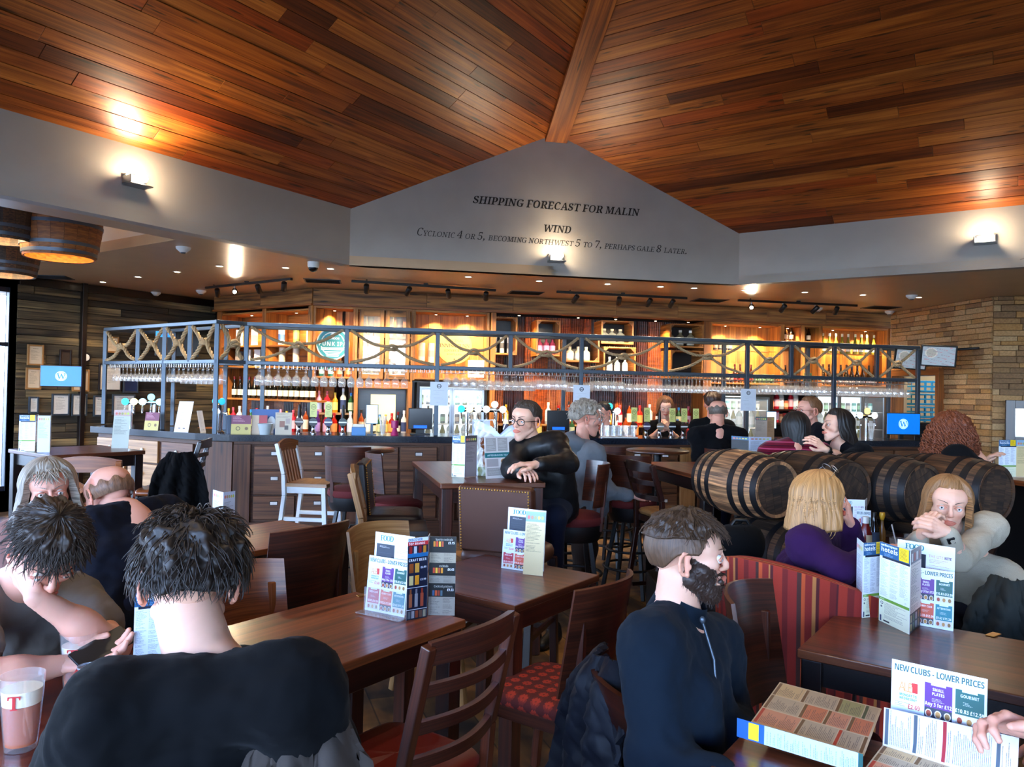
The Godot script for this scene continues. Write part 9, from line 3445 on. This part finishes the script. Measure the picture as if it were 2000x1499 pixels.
	head_part(t,"hair",hm,hair_mat(Color(0.42,0.26,0.14)))
	p={"head":Vector3(1.126,1.369,-9.200),"yaw":-60.0,"pitch":12.0,"hs":1.04,"fem":true,"skin":ruddy,"neck":Vector3(1.148,1.180,-9.250),"hip":Vector3(1.189,0.673,-9.400),"byaw":-40.0,"sw":0.18,
		"top":darkcloth,"topname":"black_top","cell":0.02,"hcell":0.007,"knees":[Vector3(1.263,0.136,-9.400),Vector3(1.149,0.134,-9.400)],"ankles":[Vector3(1.271,-0.243,-9.400),Vector3(1.156,-0.246,-9.400)]}
	t=person("bar worker in black half hidden behind the tap column",p)
	hm=MB.new()
	hair_cap(hm,head_xf(p),0.02,short_edge(55,88,116),{"groove":0.002,"wild":0.004,"seed":75,"nu":80,"nv":16})
	head_part(t,"hair",hm,dark)
	p={"head":Vector3(2.382,1.498,-9.000),"yaw":170.0,"pitch":0.0,"hs":1.08,"skin":ruddy,"neck":Vector3(2.385,1.303,-9.000),"hip":Vector3(2.423,0.699,-9.100),"byaw":170.0,"sw":0.19,
		"top":darkcloth,"topname":"black_top","cell":0.02,"hcell":0.007,"knees":[Vector3(2.370,0.207,-9.100),Vector3(2.493,0.209,-9.100)],"ankles":[Vector3(2.377,-0.161,-9.100),Vector3(2.500,-0.158,-9.100)]}
	t=person("brown-haired bar worker mostly hidden behind the bald man at the bar",p)
	hm=MB.new()
	hair_cap(hm,head_xf(p),0.03,short_edge(60,92,116),{"groove":0.003,"wild":0.012,"seed":76,"nu":80,"nv":16})
	head_part(t,"hair",hm,hair_mat(Color(0.20,0.11,0.06)))
	p={"head":Vector3(1.956,1.442,-7.200),"yaw":176.0,"pitch":6.0,"hs":1.08,"skin":ruddy,"neck":Vector3(1.941,1.290,-7.120),"hip":Vector3(1.920,0.879,-7.050),"byaw":178.0,"sw":0.20,"bulk":1.1,
		"armL":[Vector3(1.804,1.075,-7.250),Vector3(1.911,1.108,-7.500),Vector3(0.3,0,-0.9),Vector3.DOWN,0.5],"armR":[Vector3(2.167,1.082,-7.250),Vector3(2.200,1.114,-7.500),Vector3(-0.3,0,-0.9),Vector3.DOWN,0.5],
		"top":cloth_mat(Color(0.030,0.030,0.042)),"topname":"jacket","cell":0.017,"hcell":0.007,"sleeve":0.072,"fold":0.012,"knees":[Vector3(1.879,0.522,-7.050),Vector3(1.984,0.524,-7.050)],"ankles":[Vector3(1.890,0.155,-7.100),Vector3(2.014,0.158,-7.100)]}
	t=person("bald man in a dark jacket standing at the bar with his back turned",p)
	hm=MB.new()
	hair_fringe(hm,p,74.0,1.3)
	head_part(t,"hair",hm,hair_mat(Color(0.34,0.30,0.27)))
	p={"head":Vector3(2.121,1.366,-5.650),"yaw":172.0,"pitch":6.0,"roll":-4.0,"hs":1.0,"fem":true,"skin":ruddy,"neck":Vector3(2.096,1.254,-5.600),"hip":Vector3(2.079,0.920,-5.500),"byaw":176.0,"sw":0.18,"bulk":1.15,
		"top":stripes(),"topname":"striped_top","cell":0.014,"sleeve":0.07,"knees":[Vector3(2.149,0.769,-5.900),Vector3(2.328,0.773,-5.900)],"ankles":[Vector3(2.120,0.334,-5.800),Vector3(2.296,0.338,-5.800)]}
	t=person("woman with long black hair in a magenta striped top, back turned",p)
	hm=MB.new()
	hair_cap(hm,head_xf(p),0.022,long_edge(52,0.07,0.14,0.7),{"groove":0.0018,"clump":24.0,"flare":-0.12,"seed":84})
	head_part(t,"hair",hm,hair_mat(Color(0.035,0.03,0.03)))
	p={"head":Vector3(2.404,1.397,-5.600),"yaw":-82.0,"pitch":-2.0,"hs":1.0,"fem":true,"skin":fair,"neck":Vector3(2.458,1.258,-5.650),"hip":Vector3(2.609,0.879,-5.750),"byaw":-70.0,"sw":0.18,"bulk":1.12,"short":true,
		"armL":[Vector3(2.340,1.161,-5.350),Vector3(2.178,1.245,-5.250),Vector3(-0.7,0.5,0.1),Vector3(-0.2,-0.5,-0.8),0.6],"armR":[Vector3(2.662,1.038,-5.900),Vector3(2.544,1.086,-6.000),Vector3(-1,0,0),Vector3.DOWN,0.5],
		"top":cloth_mat(Color(0.025,0.035,0.055)),"cell":0.014,"topname":"t_shirt","knees":[Vector3(2.398,0.819,-5.600),Vector3(2.567,0.778,-5.900)],"ankles":[Vector3(2.443,0.386,-5.600),Vector3(2.594,0.322,-5.900)]}
	t=person("woman with dark brown hair in navy, in profile beside the striped top",p)
	hm=MB.new()
	hair_cap(hm,head_xf(p),0.02,long_edge(50,0.10,0.16,0.8),{"groove":0.0022,"clump":20.0,"flare":0.25,"seed":94})
	head_part(t,"hair",hm,hair_mat(Color(0.075,0.05,0.04)))
	watch(t,Vector3(2.178,1.245,-5.250),Vector3(2.340,1.161,-5.350),M.black)
	p={"head":Vector3(2.743,1.478,-7.000),"yaw":-78.0,"pitch":0.0,"hs":1.1,"skin":ruddy,"neck":Vector3(2.798,1.340,-7.050),"hip":Vector3(2.864,0.869,-7.100),"byaw":-85.0,"sw":0.2,"bulk":1.1,
		"top":cloth_mat(Color(0.03,0.035,0.06)),"cell":0.018,"hcell":0.007,"knees":[Vector3(2.826,0.533,-7.100),Vector3(2.898,0.535,-7.100)],"ankles":[Vector3(2.832,0.175,-7.100),Vector3(2.904,0.177,-7.100)]}
	t=person("sandy-haired man in spectacles and navy standing behind the seated women",p)
	hm=MB.new()
	hair_cap(hm,head_xf(p),0.012,short_edge(44,86,116),{"groove":0.0015,"wild":0.003,"seed":95,"nu":80,"nv":16})
	head_part(t,"hair",hm,hair_mat(Color(0.42,0.28,0.17)))
	glasses(t,p,mat(Color(0.5,0.08,0.08),0.4),0.018,0.0018)
	p={"head":Vector3(2.991,1.374,-5.150),"yaw":128.0,"pitch":4.0,"hs":1.04,"fem":true,"skin":fair,"neck":Vector3(2.948,1.223,-5.120),"hip":Vector3(2.833,0.917,-5.000),"byaw":130.0,"sw":0.185,"bulk":1.15,"short":true,
		"shr":Vector3(2.924,1.227,-4.950),"shl":Vector3(3.008,1.234,-5.300),"armR":[Vector3(3.105,1.130,-4.950),Vector3(3.127,1.292,-5.120),Vector3(0.02,0.95,-0.2),Vector3(-0.6,0.1,-0.7),0.75],"armL":[Vector3(3.220,1.066,-5.400),Vector3(3.409,1.151,-5.500),Vector3(0.5,0.5,0.3),Vector3.DOWN,0.5],
		"top":cloth_mat(Color(0.018,0.022,0.032)),"topname":"t_shirt","cell":0.013,"hcell":0.0048,"sleeve":0.072,"knees":[Vector3(3.147,0.826,-5.300),Vector3(3.019,0.870,-5.000)],"ankles":[Vector3(3.153,0.362,-5.300),Vector3(3.069,0.409,-5.100)]}
	t=person("woman with long curly auburn hair in black leaning on the timber shelf",p)
	hm=MB.new()
	hx=head_xf(p)
	hair_cap(hm,hx,0.036,long_edge(60,0.10,0.19,0.8),{"groove":0.004,"clump":9.0,"wild":0.018,"flare":0.22,"seed":104,"wf":40.0})
	hair_tufts(hm,hx,0.052,520,12,120,0.15,0.012,0.0042,105,-140,0.010,0.85)
	hair_tufts(hm,hx,0.075,260,75,118,0.22,0.03,0.0042,106,-115,0.011,0.95)
	head_part(t,"hair",hm,hair_mat(Color(0.40,0.20,0.10)))
	p={"head":Vector3(2.088,1.106,-3.620),"yaw":-22.0,"pitch":8.0,"roll":-4.0,"hs":1.12,"fem":true,"skin":fair,"neck":Vector3(2.223,0.931,-3.720),"hip":Vector3(2.354,0.559,-3.720),"byaw":-42.0,"sw":0.18,"bulk":1.05,"gaze":-0.1,
		"shl":Vector3(2.290,0.989,-3.620),"shr":Vector3(2.135,0.929,-3.750),"armL":[Vector3(2.027,0.888,-3.420),Vector3(1.932,1.021,-3.340),Vector3(-0.86,0.42,-0.02),Vector3(-0.15,-0.35,-0.8),0.95,0.02,0.3],"armR":[Vector3(1.899,0.879,-3.580),Vector3(1.865,0.987,-3.440),Vector3(0.42,0.75,-0.10),Vector3(0.75,-0.2,-0.4),0.9,0.02,0.3],
		"top":cloth_mat(Color(0.66,0.62,0.54)),"cell":0.012,"hcell":0.0045,"sleeve":0.062,"fold":0.010,"brow":M.hairbrown}
	t=person("woman in a cream knitted jumper resting her mouth on clasped hands",p)
	var kt:=noise_tex(81,0.35,[Color(0.3,0.3,0.3),Color(1,1,1)],128,2)
	bumpy(p.top,kt,0.5)
	p.top.uv1_triplanar=true
	p.top.uv1_scale=Vector3(9,14,9)
	hm=MB.new()
	hx=head_xf(p)
	hair_cap(hm,hx,0.016,long_edge(48,0.17,0.20,0.72),{"groove":0.0018,"clump":30.0,"flare":0.10,"seed":114})
	head_part(t,"hair",hm,hair_mat(Color(0.50,0.36,0.22)))
	watch(t,Vector3(1.932,1.021,-3.340),Vector3(2.027,0.888,-3.420),M.black)
	p={"head":Vector3(1.396,1.141,-3.400),"yaw":98.0,"pitch":0.0,"hs":1.06,"fem":true,"skin":ruddy,"neck":Vector3(1.386,0.987,-3.460),"hip":Vector3(1.354,0.655,-3.400),"byaw":104.0,"sw":0.185,"bulk":1.12,
		"shr":Vector3(1.277,0.965,-3.240),"shl":Vector3(1.511,0.928,-3.660),"armR":[Vector3(1.362,0.899,-3.120),Vector3(1.582,0.949,-3.220),Vector3(0.9,0.2,-0.2),Vector3.DOWN,0.4],"armL":[Vector3(1.706,0.859,-3.750),Vector3(1.616,1.010,-3.600),Vector3(-0.2,0.9,0.1),Vector3(-0.8,0,-0.4),0.7],
		"top":cloth_mat(Color(0.17,0.065,0.22)),"topname":"blouse","cell":0.012,"sleeve":0.064,"fold":0.013}
	t=person("woman with blonde shoulder-length hair and a purple blouse in the tub chair",p)
	hm=MB.new()
	hx=head_xf(p)
	hair_cap(hm,hx,0.020,long_edge(50,0.115,0.13,0.75),{"groove":0.0026,"clump":24.0,"flare":0.16,"seed":124})
	hair_tufts(hm,hx,0.03,80,88,96,0.14,0.008,0.003,125,-100,0.0,0.92)
	head_part(t,"hair",hm,blond)
	glasses(t,{"head":hx*Vector3(0,0.075,-0.03),"yaw":98.0,"pitch":-40.0,"hs":1.0},M.steel,0.022,0.0016)
	p={"head":Vector3(1.339,1.153,-1.700),"yaw":-60.0,"pitch":14.0,"hs":1.0,"skin":ruddy,"neck":Vector3(1.375,1.028,-1.700),"hip":Vector3(1.549,0.604,-1.750),"byaw":-60.0,"sw":0.19,
		"shl":Vector3(1.252,0.985,-1.600),"shr":Vector3(1.571,0.929,-1.850),"armL":[Vector3(1.146,0.907,-1.450),Vector3(1.138,0.897,-1.620),Vector3(-0.95,0.22,0.0),Vector3(0.1,-0.7,0.6),0.9],"armR":[Vector3(1.552,0.694,-1.900),Vector3(1.526,0.710,-2.000),Vector3(-0.9,0,0.2),Vector3.DOWN,0.5],
		"top":darkcloth,"cell":0.016}
	t=person("person at the lower right edge of whom only a raised hand shows",p)
	hm=MB.new()
	hair_cap(hm,head_xf(p),0.018,short_edge(52,86,116),{"groove":0.002,"wild":0.005,"seed":134,"nu":80,"nv":16})
	head_part(t,"hair",hm,dark)
func stripes()->StandardMaterial3D:
	var im:=Image.create(8,64,false,Image.FORMAT_RGB8)
	im.fill(Color(0.36,0.03,0.12))
	im.fill_rect(Rect2i(0,22,8,12),Color(0.62,0.22,0.34))
	im.fill_rect(Rect2i(0,54,8,8),Color(0.20,0.02,0.09))
	var m:=cloth_mat(Color.WHITE)
	m.albedo_texture=ImageTexture.create_from_image(im)
	m.uv1_scale=Vector3(1,20,1)
	return m
func watch(t:Node3D,w:Vector3,e:Vector3,mt:Material)->void:
	var d:=(e-w).normalized()
	var c:=w+d*0.02
	var x:=d.cross(Vector3.UP).normalized()
	var y:=x.cross(d)
	var m:=MB.new()
	m.lathe([Vector2(0.0285,-0.011),Vector2(0.0335,-0.011),Vector2(0.0345,0.011),Vector2(0.029,0.011)],24,Transform3D(Basis(x,d,x.cross(d)),c))
	var o:=(Vector3(0,1.6,0)- c)
	o=(o-d*o.dot(d)).normalized()
	m.box(c+o*0.034,Vector3(0.034,0.038,0.010),Basis(d.cross(o),d,o),0.004)
	head_part(t,"wristwatch",m,mt)
